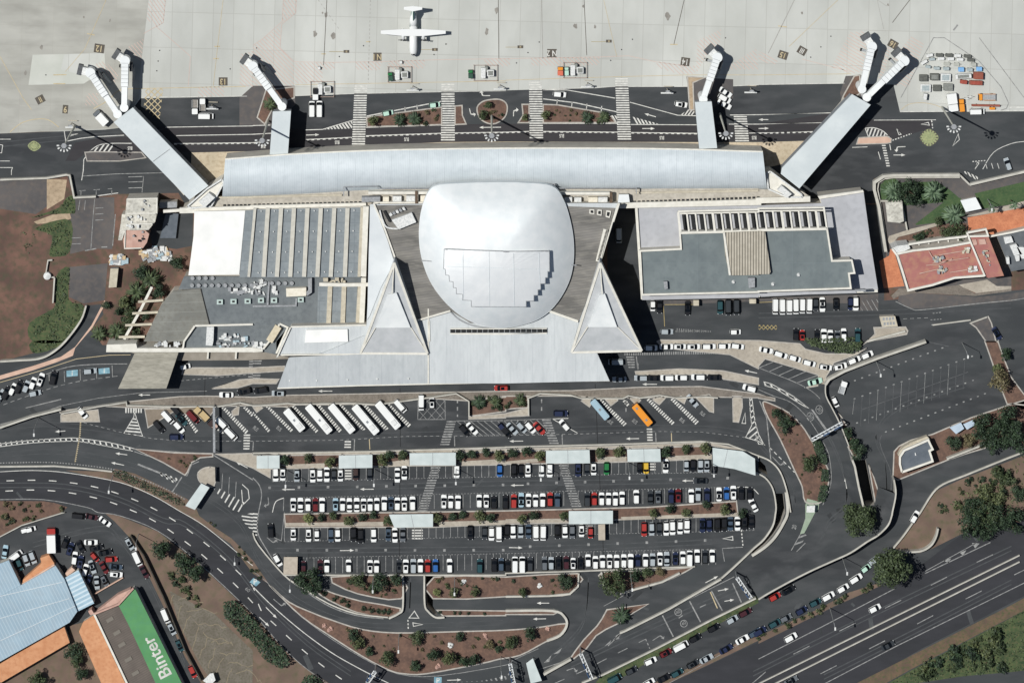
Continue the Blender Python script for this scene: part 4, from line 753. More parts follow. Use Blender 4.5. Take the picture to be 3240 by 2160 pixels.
# front roof
blk('front_roof', "23 1612,112 610,112 640,107 1612,-300 22 1520,1385 1820,1300 1960,1395 2323,1460 32 60,1455 385,1310 670,1395 625,1568 33 605,105 840,107 955,362 0,385 23 1616,385", 16.2, 15.4, met2, T)
fr = W("23 330,150 960,118 1612,110", 16.1)+W("33 0,106 840,104", 16.1); fb = W("23 225,430 960,402 1612,385", 12.6)+W("33 0,375 955,360", 12.6)
mb = MB(); n = len(fr); mb.add(fr+fb+[(x, y, z-.9) for x, y, z in fr+fb], [(i, n+i, n+i+1, i+1) for i in range(n-1)]+[(3*n+i, 3*n+i+1, 2*n+i+1, 2*n+i) [::-1] for i in range(n-1)]+[(n+i, 3*n+i, 3*n+i+1, n+i+1) for i in range(n-1)]+[(0, 2*n, 3*n, n), (n-1, 2*n-1, 4*n-1, 3*n-1)]); mb.build('canopy_roof', met2, T)
beams('roof_ridge', T, ("23 1612,110 1612,385",), 16.5, .5, 1); beams('roof_edge', T, ("23 225,430 1000,405 2323,375 33 955,360",), 12.75, .4, .9)
beams('roof_ridge', T, ("23 1612,-300 1612,112", "22 1620,1380 1625,1568"), 16.5, .4, .4)
for i in range(9):
    t = i/8; a, b = G("23 340,400")[0], G("33 820,345")[0]; X, Y, Z = P(a[0]+(b[0]-a[0])*t, a[1]+(b[1]-a[1])*t, 0); MB().cyl((X, Y+3, 0), (X, Y+3, 12.2), .45).build('column', parap, T)
blk('low_roof', "22 350,1435 1040,1418 1120,1450 1075,1568 23 990,108 250,125 215,150 22 270,1568", 15.2, 0, met2, T)
blk('roof_light', "22 490,1462 870,1455 23 875,0 475,12", 16.0, 15.2, whiteroof, T); beams('parapet', T, ("22 350,1435 1040,1418", "22 345,1440 23 225,140", "23 260,125 1610,108"), 16.0, .5, .8)
for i in range(18):
    a, b = G("22 1835,1473")[0], G("32 360,1470")[0]; t = i/17; X, Y, Z = P(a[0]+(b[0]-a[0])*t, a[1]+(b[1]-a[1])*t, 16.5); MB().box((X, Y, 16.2), (1.6, 1.1, .4)).build('clerestory_window', darkm, T)
MB().ribbon(W("22 1815,1452 2323,1452 32 0,1452 378,1450", 16.9), .35, .6).build('clerestory_frame', parap, T)
MB().ribbon(W("22 1815,1497 2323,1500 32 0,1500 378,1492", 16.6), .5, .5).build('clerestory_frame', parap, T)
for s in ("23 340,358", "23 587,356", "23 870,350", "23 1142,343", "23 1430,338", "23 1720,335", "23 2005,328", "23 2290,325", "33 250,322", "33 548,315", "33 820,305"):
    (x, y), = G(s); X, Y, Z = P(x, y, 13.2); MB().cyl((X, Y, 12.9), (X, Y, 13.6), .35, .3, 8).build('vent_cap', clutm, T)
# pyramid towers
for ap, bl, br, inn, ridge in (("22 1298,845", "22 1045,1568 23 990,108", "22 1555,1568 23 1605,112", "22 1240,1125 1320,1110 1448,1450 1125,1452", "22 1298,845 1295,1100"), ("32 868,848", "32 640,1568 33 605,100", "32 1195,1568 33 1250,85", "32 860,1130 910,1120 1025,1445 755,1445", "32 868,848 880,1120")):
    A = P(*G(ap)[0], 25.0); Lp = P(*G(bl)[-1], 17.2); Rp = P(*G(br)[-1], 17.2); Cc = ((Lp[0]+Rp[0])/2, (Lp[1]+Rp[1])/2+9, 19.5)
    mb = MB(); mb.add([A, Lp, Rp, Cc, (A[0], A[1]+.5, 15.5), (Lp[0], Lp[1], 15.5), (Rp[0], Rp[1], 15.5)], [(0, 1, 3), (0, 3, 2), (1, 2, 3), (0, 4, 5, 1), (1, 5, 6, 2), (2, 6, 4, 0)]); mb.build('roof_pyramid', mat('pyramid_roof', 'a5a9ab', 'b2b5b7', .3, rough=.6), T)
    for q in (Lp, Rp): MB().ribbon([(A[0], A[1], A[2]+.3), (q[0], q[1], q[2]+.3)], .8, .8).build('ridge_beam', parap, T)
    MB().ribbon([(Lp[0], Lp[1], 17.5), (Rp[0], Rp[1], 17.5)], .7, .6).build('ridge_beam', parap, T)
    q = W(inn, 22.0); q = [(x, y, 24.0 if i < 2 else 20.6) for i, (x, y, z) in enumerate(q)]; MB().prism(q, lambda p: p[2]-2.2).build('tower_cap', metw, T)
    c1 = (q[0][0]/2+q[1][0]/2, q[0][1]/2+q[1][1]/2, 24.2); MB().ribbon([(A[0], A[1], 25.2), c1], .35, .5).build('ridge_beam', parap, T)
    for u, v in ((q[3], Lp), (q[2], Rp)): MB().ribbon([(u[0], u[1], u[2]-.6), (v[0], v[1], v[2]+.35)], .35, .4).build('hip_seam', parap, T)
# ---------- striped hall on the left ----------
H = thing('striped_roof_hall', 'low hall left of the dome, half white roof and half grey stripes between cream beams', 'building', cen("00 640,560"))
blk('hall_body', "12 1785,378 2323,360 22 0,356 1055,328 1042,975 0,980 12 2200,965 1730,962 1780,600", 12.5, 0, wallpale, H)
blk('white_roof', "12 1785,375 2252,368 2198,952 1732,960 1778,600", 12.9, 12.4, whiteroof, H)
blk('striped_roof', "12 2254,368 2323,362 22 0,358 1020,338 985,978 0,980 12 2200,978", 12.75, 12.4, greyroof, H)
tp = [20, 138, 260, 378, 502, 625, 748, 870]; bt = [-38, 98, 220, 343, 470, 592, 715, 845]
for a, b in zip(tp, bt): MB().ribbon(W("22 %d,345 %d,975" % (a, b), 13.5), 1.45-.5*(a < 30), .6).build('roof_beam', mat('pale_beam', 'aeaca2', 'bab8ae', .6), H)
MB().ribbon(W("22 1040,330 1015,972", 13.9), 1.9, 1.4).build('parapet', parap, H); MB().ribbon(W("22 1003,338 975,975", 13.6), 1, .9).build('roof_beam', cream, H)
for i in range(9):
    for j in range(4):
        x = -55+i*122-j*9; y = 375-i*1.2+j*188
        if i == 0: continue
        X, Y, Z = P(*G("22 %d,%d" % (x+10, y))[0], 13.2); MB().cyl((X, Y, 12.7), (X, Y, 13.3), .28, .22, 6).build('vent_cap', clutm, H)
# lower grey roof south of it
L = thing('service_wing', 'lower grey service wing with roof clutter between the striped hall and the road', 'building', cen("00 560,720"))
blk('grey_roof', "12 1690,972 2323,972 22 1005,975 985,1402 590,1405 350,1435 0,1415 12 1935,1412 1850,1080 1640,1092", 9, 0, greyroof2, L)
blk('striped_roof', "22 600,1060 960,1062 950,1402 590,1400", 9.4, 9, greyroof, L)
for a, b in ((710, 695), (838, 825), (985, 965)): MB().ribbon(W("22 %d,1055 %d,1402" % (a, b), 10), 1.6, .8).build('roof_beam', cream, L)
MB().ribbon(W("22 1018,985 1000,1402", 10.8), 1.7, 1.8).build('parapet', parap, L)
MB().ribbon(W("22 610,1045 860,1050 1165,1045", 11.2), 1.2, 1).build('parapet', parap, L)
blk('ribbed_roof', "12 1590,1105 1840,1085 1930,1408 1790,1420 1690,1568 1320,1568 1480,1240", 8.6, 0, greyrib, L)
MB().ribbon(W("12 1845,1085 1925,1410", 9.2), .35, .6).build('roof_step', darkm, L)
for i in range(10): X, Y, Z = P(*G("12 %d,1052" % (1765+61*i))[0], 9.5); MB().cyl((X, Y, 9), (X, Y, 9.9), .8, .7, 12).build('round_vent', clutg, L)
for i in range(5): X, Y, Z = P(*G("22 %d,1032" % (115+61*i))[0], 9.5); MB().cyl((X, Y, 9), (X, Y, 9.9), .8, .7, 12).build('round_vent', clutg, L)
for i in range(4): X, Y, Z = P(*G("12 %d,985" % (1770+61*i))[0], 9.5); MB().cyl((X, Y, 9), (X, Y, 9.9), .8, .7, 12).build('round_vent', clutg, L)
for s in ("12 2020,1205", "12 2145,1200", "12 2275,1198", "22 75,1190", "22 195,1190", "22 440,1185"):
    X, Y, Z = P(*G(s)[0], 10); ac = MB().box((X, Y, 9), (2.1, 1.7, 1.2)).build('air_conditioner', mat('pale_green_box', '9fb0ab', 'aebdb8', 1), L); MB().box((X, Y, 10.2), (.9, .7, .06)).build('fan_opening', darkm, ac)
blk('plant_box', "22 305,1082 490,1075 490,1150 308,1158", 11.2, 9, mat('warm_white', 'c9c3b2'), L); MB().ribbon(W("22 525,985 525,1110 490,1135", 11), 1.3, 1.2).build('duct', clutg, L)
blk('duct', "22 645,985 690,985 690,1020 648,1020", 11, 9, cream, L); MB().ribbon(W("22 0,1245 395,1240 400,1170", 9.8), .6, .5).build('pipe', clutg, L); MB().ribbon(W("22 148,1020 135,1240", 9.8), .6, .5).build('pipe', clutg, L)
rnd = random.Random(3)
def junk(par, s, z, n, smin=.4, smax=1.6, ms=None, name='roof_equipment'):
    poly = G(s); xs = [p[0] for p in poly]; ys = [p[1] for p in poly]; k = 0
    while k < n:
        x, y = rnd.uniform(min(xs), max(xs)), rnd.uniform(min(ys), max(ys)); c = False
        for i in range(len(poly)):
            (ax, ay), (bx, by) = poly[i-1], poly[i]
            if (ay > y) != (by > y) and x < ax+(y-ay)/(by-ay)*(bx-ax): c = not c
        if not c: continue
        X, Y, Z = P(x, y, z); MB().box((X, Y, z), (rnd.uniform(smin, smax), rnd.uniform(smin, smax), rnd.uniform(.4, 1.4)), rnd.choice((0, 0, .4))).build(name, rnd.choice(ms or (clutm, clutm, clutg)), par); k += 1
junk(L, "12 2110,1080 2323,1075 2323,1125 2120,1120", 9, 20); junk(L, "22 0,1000 120,1000 125,1130 0,1130", 9, 16); junk(L, "22 190,1070 250,1070 240,1150 195,1150", 9, 6); junk(L, "22 700,985 860,985 860,1025 700,1025", 9, 8, ms=(cream,))
# courtyard roof at the road
blk('courtyard_roof', "12 1800,1430 2323,1415 22 0,1415 250,1405 320,1440 215,1568 23 215,120 0,75 13 2323,70 1680,70 12 1700,1568", 8.4, 0, greyroof2, L)
junk(L, "13 1410,0 1640,0 1650,45 1400,50", 8.6, 16); junk(L, "12 1990,1500 2323,1500 13 2323,40 2000,50", 8.4, 34, ms=(clutm, clutm, clutg, mat('pale_blue_unit', '8fa3ab', '9fb1b8', 1))); junk(L, "23 0,0 120,0 100,60 0,60", 8.4, 12)
blk('stair_block', "12 1900,1435 1965,1435 1960,1568 13 1950,40 1890,35", 11, 8, clutm, L); blk('front_wall', "13 980,30 1250,20 1260,62 1680,62 2323,55 23 90,75 90,95 0,100 13 2323,98 1680,98 975,98", 9.6, 0, parap, L)
beams('parapet', L, ("12 1790,1425 1690,1568 13 1680,70", "12 1790,1425 2323,1412", "22 245,1405 320,1440 23 215,110", "22 245,1410 150,1568 23 95,70"), 9.8, .6, 1.2)
MB().ribbon(W("22 235,1430 150,1568", 10.2), 2.4, 1).build('glazed_strip', mat('cream_glazing', 'b5ab94', 'c5bca6', 1.2), L)
blk('front_strip', "13 1200,100 2323,98 23 0,98 100,90 330,145 330,160 0,168 13 2323,172 1640,175 1230,110", 4.2, 0, mat('brown_grey', '7b756b', '8a847a', .4), L)
for x in (1912, 2170): MB().ribbon(W("13 %d,95 %d,160" % (x, x-5), 5.4), .6, 1.2).build('rib_wall', parap, L)
# pergola
PG = thing('concrete_pergola', 'white slanting beam with cross beams over the shrubs left of the service wing', 'pergola', cen("00 320,720"))
MB().ribbon(W("12 1395,1068 1290,1280 1140,1548", 5.4), .9, .9).build('main_beam', parap, PG)
for s in ("12 1270,1205 1500,1190", "12 1215,1312 1450,1300", "12 1150,1420 1395,1410", "12 1090,1528 1330,1525"): MB().ribbon(W(s, 6.0), .8, .6).build('cross_beam', cream, PG)
for s in ("12 1350,1160", "12 1240,1370", "12 1145,1540"): X, Y, Z = P(*G(s)[0], 5); MB().cyl((X, Y, 0), (X, Y, 4.6), .3).build('post', parap, PG)
CN = thing('road_canopy', 'weathered concrete canopy slab bridging the arrivals road at the left', 'canopy', cen("00 340,850"))
blk('slab', "13 1240,102 1640,100 1528,432 1085,434", 8.2, 7.2, mat('concrete_slab', '8a877c', '9b988c', .4, c3='77756a', scale3=1.3, f3=.4, stretch=(.4, 1.5, 1)), CN)
for s in ("13 1300,200", "13 1560,200", "13 1160,400", "13 1480,400"): X, Y, Z = P(*G(s)[0], 7); MB().cyl((X, Y, 0), (X, Y, 7.2), .5).build('column', parap, CN)
# annex tower at left
A = thing('control_tower_block', 'tall stained white block with stepped roofs and a salmon terrace at the left', 'building', cen("00 325,510"))
blk('main_block', "12 1165,258 1440,250 1440,395 1425,470 1365,545 1150,545 1150,400", 10, 0, annexm, A); blk('roof_slab', "12 1160,262 1442,255 1440,395 1165,400", 11.2, 10, annexm, A)
blk('lower_block', "12 1150,545 1330,545 1370,580 1350,660 1310,715 1140,722 1130,640", 7, 0, salmon, A); blk('side_block', "12 1120,400 1165,400 1150,545 1120,640 1085,640 1110,480", 7.5, 0, annexm, A)
beams('parapet', A, ("12 1165,262 1442,255 1440,395", "12 1165,395 1430,393", "12 1180,492 1400,490"), 11.4, .4, .8); beams('parapet', A, ("12 1150,545 1145,715 1300,712",), 7.5, .35, .6)
junk(A, "12 1170,410 1390,410 1380,530 1160,530", 10, 12, .3, 1.2); junk(A, "12 1160,560 1320,560 1300,700 1150,700", 7, 8, .2, .7, ms=(clutg, darkm)); junk(A, "12 1185,270 1420,270 1420,380 1185,380", 11.2, 5, .3, .8)
blk('link_block', "12 1520,395 1640,395 1615,620 1470,620", 1.5, -7, mat('blue_grey_roof', '4d555d', '596068', .5), A); blk('cooling_unit', "12 1465,290 1625,285 1625,340 1465,345", 5, 0, clutg, A); MB().ribbon(W("12 1500,375 1650,365", 9), 1, 1).build('beam', parap, A)
YD = thing('site_cabin', 'long cream cabin on the bare soil left of the palms', 'cabin', cen("12 1045,985"))
blk('roof', "12 1015,900 1088,898 1070,1070 998,1075", 3.2, 2.9, mat('cabin_roof', 'a49e8c', 'b5af9d', .8), YD); blk('walls', "12 1018,903 1085,901 1067,1067 1001,1072", 2.9, 0, clutg, YD)
WT = thing('water_tank', 'small round white tank on the stepped wall at the left', 'tank', cen("12 438,958")); X, Y, Z = WT.location; MB().cyl((X, Y, 0), (X, Y, 1.8), 1.3, 1.3, 16).build('drum', clutm, WT); MB().cyl((X, Y, 1.8), (X, Y, 2.1), 1.3, .3, 16).build('lid', clutm, WT)
for nm, s, lb in (('rubble_heap', "12 1015,770 1160,765 1170,840 1010,850", 'small heap of white sacks below the tower block'), ('rubble_heap', "12 1290,750 1400,700 1500,690 1590,770 1560,810 1300,830", 'large heap of white and tan waste beside the tower block')):
    Q = thing(nm, lb, 'rubbish heap', cen(s)); junk(Q, s, 0, 45 if 'small' in lb else 75, .5, 2.0, ms=(clutm, clutm, clutg, mat('tan_sack', 'b09a78', 'bda988', 1), mat('pale_blue_unit', '8fa3ab')), name='sack')
# ---------- office building on the right ----------
O = thing('office_building', 'wide grey flat roofed building right of the dome with a louvre frame and ribbed centre', 'building', cen("00 1740,580"))
rb = mat('pale_grey_roof', '9b9da1', 'a7a9ad', .1, c3='8d8f93', scale3=.5, f3=.25)
blk('main_block', "32 1190,345 2323,320 42 580,300 560,240 965,195 1035,700 1100,1105 0,1160 32 2323,1160 1250,1185 1225,740", 10, 0, rb, O)
blk('north_parapet', "42 545,235 960,180 968,200 560,262", 10.9, 9.5, parap, O)
ur = mat('slate_green_roof', '616a6c', '6c7576', .12, c3='576063', scale3=.5, f3=.3); overlay_grid(ur, 11, 14, .08, '6b7679', .5, 0, .03)
blk('upper_roof', "32 1612,575 2323,555 42 0,556 630,540 675,832 855,825 882,940 832,945 848,1080 0,1112 32 2323,1115 1255,1140 1235,742 1615,725", 17, 10, ur, O)
beams('parapet', O, ("32 1585,380 1612,720 1235,738 1255,1140 2323,1115 42 0,1110 848,1080 830,945 882,940 857,825 675,830 628,525",), 17.9, .6, 1.4)
beams('parapet', O, ("32 1612,572 2323,555 42 0,548 630,535",), 18.1, .8, 1.6); beams('parapet', O, ("32 1585,375 2323,358 42 0,348 600,340 628,530",), 18.1, .6, .8); beams('parapet', O, ("32 1600,395 2323,380 42 0,372 610,365",), 17.8, .5, .5)
for i in range(18):
    t = i/17; a, b = G("32 1585,395")[0], G("42 605,365")[0]; c, d = G("32 1605,560")[0], G("42 628,530")[0]
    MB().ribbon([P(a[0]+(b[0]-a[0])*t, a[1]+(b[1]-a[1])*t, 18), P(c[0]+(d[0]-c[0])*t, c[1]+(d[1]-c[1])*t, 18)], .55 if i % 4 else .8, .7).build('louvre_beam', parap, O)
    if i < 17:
        t2 = (i+.62)/17; MB().ribbon([P(a[0]+(b[0]-a[0])*t2, a[1]+(b[1]-a[1])*t2, 10.7), P(c[0]+(d[0]-c[0])*t2, c[1]+(d[1]-c[1])*t2, 10.7)], 1.2, .7).build('painted_louvre_shade', darkm, O)  # dark strips on the lower roof paint the shade between louvre beams
rr = stripes(mat('ribbed_centre', 'a19b8d', 'aea89a', .5), .95, 0, '5a564d', .36, .9)
blk('ribbed_roof', "32 2000,570 2323,558 42 0,556 60,560 112,930 100,950 0,952 32 2323,958 2065,962 2020,800", 18.8, 16.5, rr, O)
MB().ribbon(W("32 2005,570 2060,960", 19.2), .7, .9).build('gutter', parap, O); MB().ribbon(W("32 1200,345 1255,1180", 10.8), .9, .9).build('parapet', parap, O); MB().ribbon(W("32 1250,1160 2323,1150 42 0,1138 1095,1105", 10.7), .9, .8).build('parapet', parap, O)
blk('lower_ledge', "32 1250,1150 2323,1130 42 0,1120 900,1098 900,1125 0,1150 32 2323,1165 1255,1188", 11, 9, rb, O)
for s in ("32 1450,1018 1485,1018 1490,1085 1460,1090", "32 2225,985 2290,985 2290,1070 2235,1080", "42 885,1095 985,1090 985,1108 890,1112"): blk('roof_box', s, 18.7, 16.9, clutg, O)
for s in ("32 2095,1025", "42 370,960", "42 135,1045"): X, Y, Z = P(*G(s)[0], 17.5); MB().cyl((X, Y, 17), (X, Y, 17.9), .7, .3, 12).build('vent_dome', clutm, O)
for s in ("32 1725,1190 1775,1190 1775,1240 1725,1240", "32 2240,1180 2300,1180 2300,1220 2240,1220"): blk('entrance_porch', s, 3, 0, cream, O)
# rooms at the jetty roots
for nm, s, lb, box in (('jetty_root', "12 1720,330 1900,170 2040,80 2050,120 1940,330 1760,345", 'white jagged rooftop plant at the left end of the curved roof', "12 1825,290 1920,205 1975,250 1880,340"), ('jetty_root', "42 75,20 110,10 395,220 400,245 260,245 90,170", 'white jagged rooftop plant at the right end of the curved roof', "42 175,180 215,140 305,215 265,250")):
    Q = thing(nm, lb, 'rooftop plant', cen(s)); blk('base', s, 11, 0, parap, Q); blk('plant_box', box, 14, 11, clutm, Q)
    for k in range(6):
        p = G(s); a, b = p[k % len(p)], p[(k+1) % len(p)]; MB().ribbon([P(*a, 12), P(*b, 12)], .5, .8).build('rail', clutm, Q)
# ---------- boarding piers and jet bridges ----------
pr = mat('pier_roof', 'b4bcbe', 'bfc6c7', .12, rough=.5, c3='a7b0b3', scale3=.5, f3=.2)
piers = (("11 1045,1125 1220,990 2323,2018 2100,2110", "11 1045,1125 1220,990 12 1915,140 1740,268", 'long slanting white roofed pier at the left', "11 1405,1485 1560,1370"), (None, "21 183,1026 350,1022 322,1418 155,1420", 'short upright pier roof left of centre', None), (None, "31 1738,940 1892,935 1943,1362 1778,1368", 'short upright pier roof right of centre', None), (None, "41 860,868 1030,965 42 375,165 205,30 41 215,1545 ", 'long slanting white roofed pier at the right', None))
for _, s, lb, seam in piers:
    Q = thing('boarding_pier', lb, 'boarding pier', cen(s), group='boarding piers of the terminal'); blk('roof', s, 11, 10.2, pr, Q)
    p = G(s); cxx = sum(a for a, b in p)/len(p); cyy = sum(b for a, b in p)/len(p); blk('walls', [(cxx+(a-cxx)*.97, cyy+(b-cyy)*.97) for a, b in p], 10.2, 4.5, mat('pier_wall', '70757a', '7c8186', .6), Q)
    blk('base', [(cxx+(a-cxx)*.8, cyy+(b-cyy)*.9) for a, b in p], 4.5, 0, wallpale, Q)
    if seam: MB().ribbon(W(seam, 11.1), .2, .15).build('roof_seam', clutg, Q)
jets = (("11 1080,1050 830,670", "11 770,655", 'jet bridge furthest left, slanting up beside the white truck'), ("11 1140,990 1148,560", "11 1090,520", 'second jet bridge from the left, standing upright'), ("21 268,980 0,610", "11 2290,585", 'slanting jet bridge of the short pier left of centre'), ("31 1815,915 1945,530", "31 1893,478", 'jet bridge of the short pier right of centre'), ("41 950,820 1042,430", "41 1003,367", 'upper steep jet bridge of the right pier'), ("41 995,895 1340,560", "41 1300,518", 'furthest right jet bridge, leaning to the right'))
for s, hd, lb in jets:
    a, b = W(s, 8.9); h = P(*G(hd)[0], 8.6); Q = thing('jet_bridge', lb, 'jet bridge', (b[0], b[1], 0), group='jet bridges')
    a, b, h = Vector(a), Vector(b), Vector(h); d = (b-a); L_ = d.length; d.normalize(); m1 = a+d*L_*.45
    MB().bar(a, m1, 2.0, 2.2).build('fixed_tunnel', metw, Q)
    MB().bar(m1+Vector((0, 0, .35)), b+Vector((0, 0, .35)), 2.45, 2.6).build('sliding_tunnel', metw, Q)
    MB().cyl((b.x, b.y, 5.9), (b.x, b.y, 9.3), 1.75, 1.75, 18).build('rotunda', metw, Q)
    e = (h-b).normalized(); cb = MB().bar(b+e*.8, b+e*3.0, 2.6, 2.8).build('cab', clutm, Q); MB().bar(b+e*3.0-Vector((0, 0, .2)), b+e*4.7-Vector((0, 0, .2)), 3.6, 2.6).build('cab_canopy', mat('grey_bellows', '45484a', '56595b', 2), cb)
    MB().cyl((a.x, a.y, 0), (a.x, a.y, 9.1), 1.5, 1.5, 16).build('pivot', metw, Q)
    pv = a+d*L_*.8; q = Vector((-d.y, d.x, 0))
    for k in range(7): w = m1+d*(L_*.5*k/6)+Vector((0, 0, .42)); MB().bar(w-q*1.24, w+q*1.24, .12, .2).build('tunnel_rib', clutg, Q)
    w = b-d*4-q*2.0; MB().bar((w.x, w.y, 7.2), (w.x+d.x*3.2, w.y+d.y*3.2, 7.2), 1.0, 1.6).build('machinery', mat('machinery_dark', '2a2c2e', '3c3e40', 2), Q)
    MB().cyl((pv.x, pv.y, 1), (pv.x, pv.y, 5.4), .35).build('support_leg', steel, Q); MB().bar(pv+q*2.2+Vector((0, 0, 1-pv.z)), pv-q*2.2+Vector((0, 0, 1-pv.z)), .8, .5).build('axle', steel, Q)
    for sg in (1, -1): w = pv+q*2.2*sg; MB().cyl((w.x-d.x*.01, w.y, .55), (w.x+q.x*.5, w.y+q.y*.5, .55), .55, .55, 14).build('wheel', mat('rubber', '141414'), Q)
    st = b-d*3-q*2.6; MB().bar((st.x, st.y, 4.8), (st.x-d.x*5, st.y-d.y*5, .4), .9, .3).build('service_stair', steel, Q)
# ---------- red roofed building, right edge, small ones ----------
K = thing('red_roofed_building', 'curved building with dusty pink roof terraces and white parapets at the right', 'building', cen("42 1750,850"))
blk('main_roof', "42 1290,765 1420,735 1700,705 1950,660 2075,965 1800,985 1600,1050 1385,1100", 8, 0, redroof, K); blk('east_roof', "42 1935,605 2110,600 2255,965 2110,985 2080,965", 9, 0, redroof, K)
blk('white_terrace', "42 1225,715 1280,690 1380,680 1395,715 1270,770", 8.4, 0, clutm, K); blk('balcony', "42 1385,675 1470,660 1720,625 1925,600 1945,655 1700,695 1420,730 1395,720", 6, 0, mat('terrace_grey', '77736c', '85817a', .5), K)
beams('parapet', K, ("42 1230,720 1275,780 1330,950 1375,1100 1600,1050 1800,985 2075,965", "42 1380,678 1700,630 1915,605", "42 1275,765 1420,735 1700,705 1950,660"), 8.9, .7, 1.4); beams('parapet', K, ("42 1915,570 1950,660 2080,970", "42 1935,605 2110,600 2090,540 1925,570"), 9.9, .6, 1.6)
for i in range(5): x = 1470+i*90; MB().ribbon(W("42 %d,%d %d,%d" % (x, 655-i*10, x+6, 685-i*10), 6.8), .5, .8).build('balcony_divider', parap, K)
for s in ("42 1960,635 2000,632 2010,680 1975,685", "42 2020,630 2080,628 2095,675 2030,680"): blk('roof_panel', s, 9.4, 9, salmon, K)
beams('pipe', K, ("42 1565,740 1600,800", "42 1660,775 1870,740", "42 1600,850 1930,800", "42 1480,945 1650,905", "42 1760,935 1920,910", "42 1540,870 1660,860 1780,810"), 8.7, .3, .35, salmon)
junk(K, "42 1595,785 1690,790 1700,830 1600,830", 8, 14, .4, 1.2, ms=(cream, clutg)); junk(K, "42 1635,875 1740,875 1730,930 1640,930", 8, 14, .4, 1.2, ms=(cream, clutg)); junk(K, "42 1870,710 1930,705 1930,770 1880,760", 8, 9, .4, 1.2, ms=(cream, clutm)); junk(K, "42 1925,880 2000,880 2000,935 1940,930", 8, 9, .4, 1.2, ms=(cream, clutm)); junk(K, "42 2045,720 2095,730 2130,870 2110,880", 9, 12, .3, .9, ms=(clutg, cream))
K2 = thing('edge_building', 'grey roofed building with white plant boxes cut by the right picture edge', 'building', cen("42 2320,720"))
blk('block', "42 2190,605 2323,575 2600,510 2700,860 2323,925", 7, 0, mat('dark_blue_roof', '4e5357', '5b6064', .3), K2)
beams('parapet', K2, ("42 2130,605 2323,568 2600,505",), 7.8, .6, 1)
for s in ("92 1950,1110 2090,1090 2130,1200 1980,1230", "92 1990,1480 2050,1470 2060,1600 2010,1600", "92 2060,1260 2180,1230 2290,1420 2140,1440", "92 2150,1440 2240,1440 2240,1540 2180,1550", "92 2190,1290 2320,1290 2400,1500 2280,1500"): blk('plant_box', s, 9, 7, clutm, K2)
for nm, s, z, lb, ct in (('flat_kiosk', "42 1855,275 1995,245 2050,350 1905,380", 3.4, 'square pale grey flat roof kiosk on the lawn', 'kiosk'), ('yard_building', "42 1165,290 1320,288 1335,465 1300,480 1185,470", 4, 'small stained white roofed hut inside the walled yard', 'hut'), ('roofed_gate', "42 1110,1340 1255,1335 1280,1430 1135,1435", 4.0, 'cream gatehouse roof with two rows of square openings', 'gatehouse')):
    Q = thing(nm, lb, ct, cen(s)); blk('roof', s, z, z-.5, annexm if nm == 'yard_building' else (cream if nm == 'roofed_gate' else metw), Q); p = G(s); c = (sum(a for a, b in p)/len(p), sum(b for a, b in p)/len(p)); blk('walls', [(c[0]+(a-c[0])*.9, c[1]+(b-c[1])*.9) for a, b in p], z-.5, 0, wallpale, Q)
    if nm == 'roofed_gate':
        for j in range(2):
            for i in range(4): X, Y, Z = P(*G("42 %d,%d" % (1150+28*i+8*j, 1362+44*j-2*i))[0], z); MB().box((X, Y, z), (.7, 1.0, .06)).build('roof_opening', clutg, Q)
FB = thing('pump_house', 'small flat roofed building with rounded left end and white rim below the large car park', 'building', cen("43 1450,1060"))
outl = "43 1318,1200 1300,1130 1300,1060 1340,1000 1400,975 1560,905 1575,940 1600,990 1570,1005 1600,1100"
blk('body', outl, 5.0, 0, mat('blue_grey_roof', '4d555d'), FB); MB().ribbon(W(outl, 5.7)+[W(outl, 5.7)[0]], .7, 1).build('parapet', parap, FB); MB().ribbon(W(smooth(G("43 1290,1050 1330,985 1420,940 1470,945"), 4), 3), .8, 3).build('outer_wall', cream, FB); blk('stair_terrace', "43 1380,935 1550,870 1580,905 1480,950", 2.6, 0, cream, FB); blk('vent', "43 1435,1025 1443,1022 1450,1045 1440,1048", 5.4, 5, clutm, FB)
# lower left hangars
bl = stripes(mat('blue_roof', '8197a5', '8fa5b2', .1, rough=.5, c3='8a9aa4', scale3=.3, f3=.4), 1.15, -27, 'a5b6bf', .25, .5)
HB_ = thing('blue_roofed_warehouse', 'pale blue sheet metal warehouse in the lower left corner', 'warehouse', cen("14 350,900"))
blk('annex_roof', "14 590,605 720,530 865,835 705,915", 4.6, 0, stripes(mat('corrugated_blue', '8aa5b4', '98b2c0', .5, rough=.5), 1.5, 63, 'c3d0d6', .4, .7), HB_)
blk('main_roof', "14 -300,800 0,770 200,665 510,490 590,610 710,910 640,1010 0,1370 -300,1500", 5.6, 0, bl, HB_); blk('west_roof', "14 -300,480 0,470 80,440 195,680 0,775 -300,900", 5.0, 0, bl, HB_)
for s in ("14 0,770 575,640", "14 -20,980 640,790 ", "14 0,1180 690,860"): MB().ribbon(W(s, 5.8), .2, .2).build('roof_seam', met, HB_)
orr = mat('orange_roof', 'b47f5a', 'bf8d68', .3, c3='a56d4a', scale3=.8, f3=.35)
HO_ = thing('orange_roof_strip', 'long orange terrace roof below the blue warehouse', 'building', cen("14 300,1300")); blk('roof', "14 0,1390 570,1045 590,1050 640,1195 0,1568 -300,1740 -300,1560", 3.4, 0, orr, HO_)
HP = thing('orange_porch', 'small orange terrace behind the blue warehouse', 'building', cen("14 350,500")); blk('roof', "14 205,670 210,620 380,470 370,420 450,390 500,470 510,490", 3.2, 0, orr, HP); beams('parapet', HP, ("14 205,660 500,480",), 4.0, .5, .8, pinkp); blk('parapet_wall', "14 590,600 660,555 690,530 660,505 600,560", 3, 0, pinkp, HP)
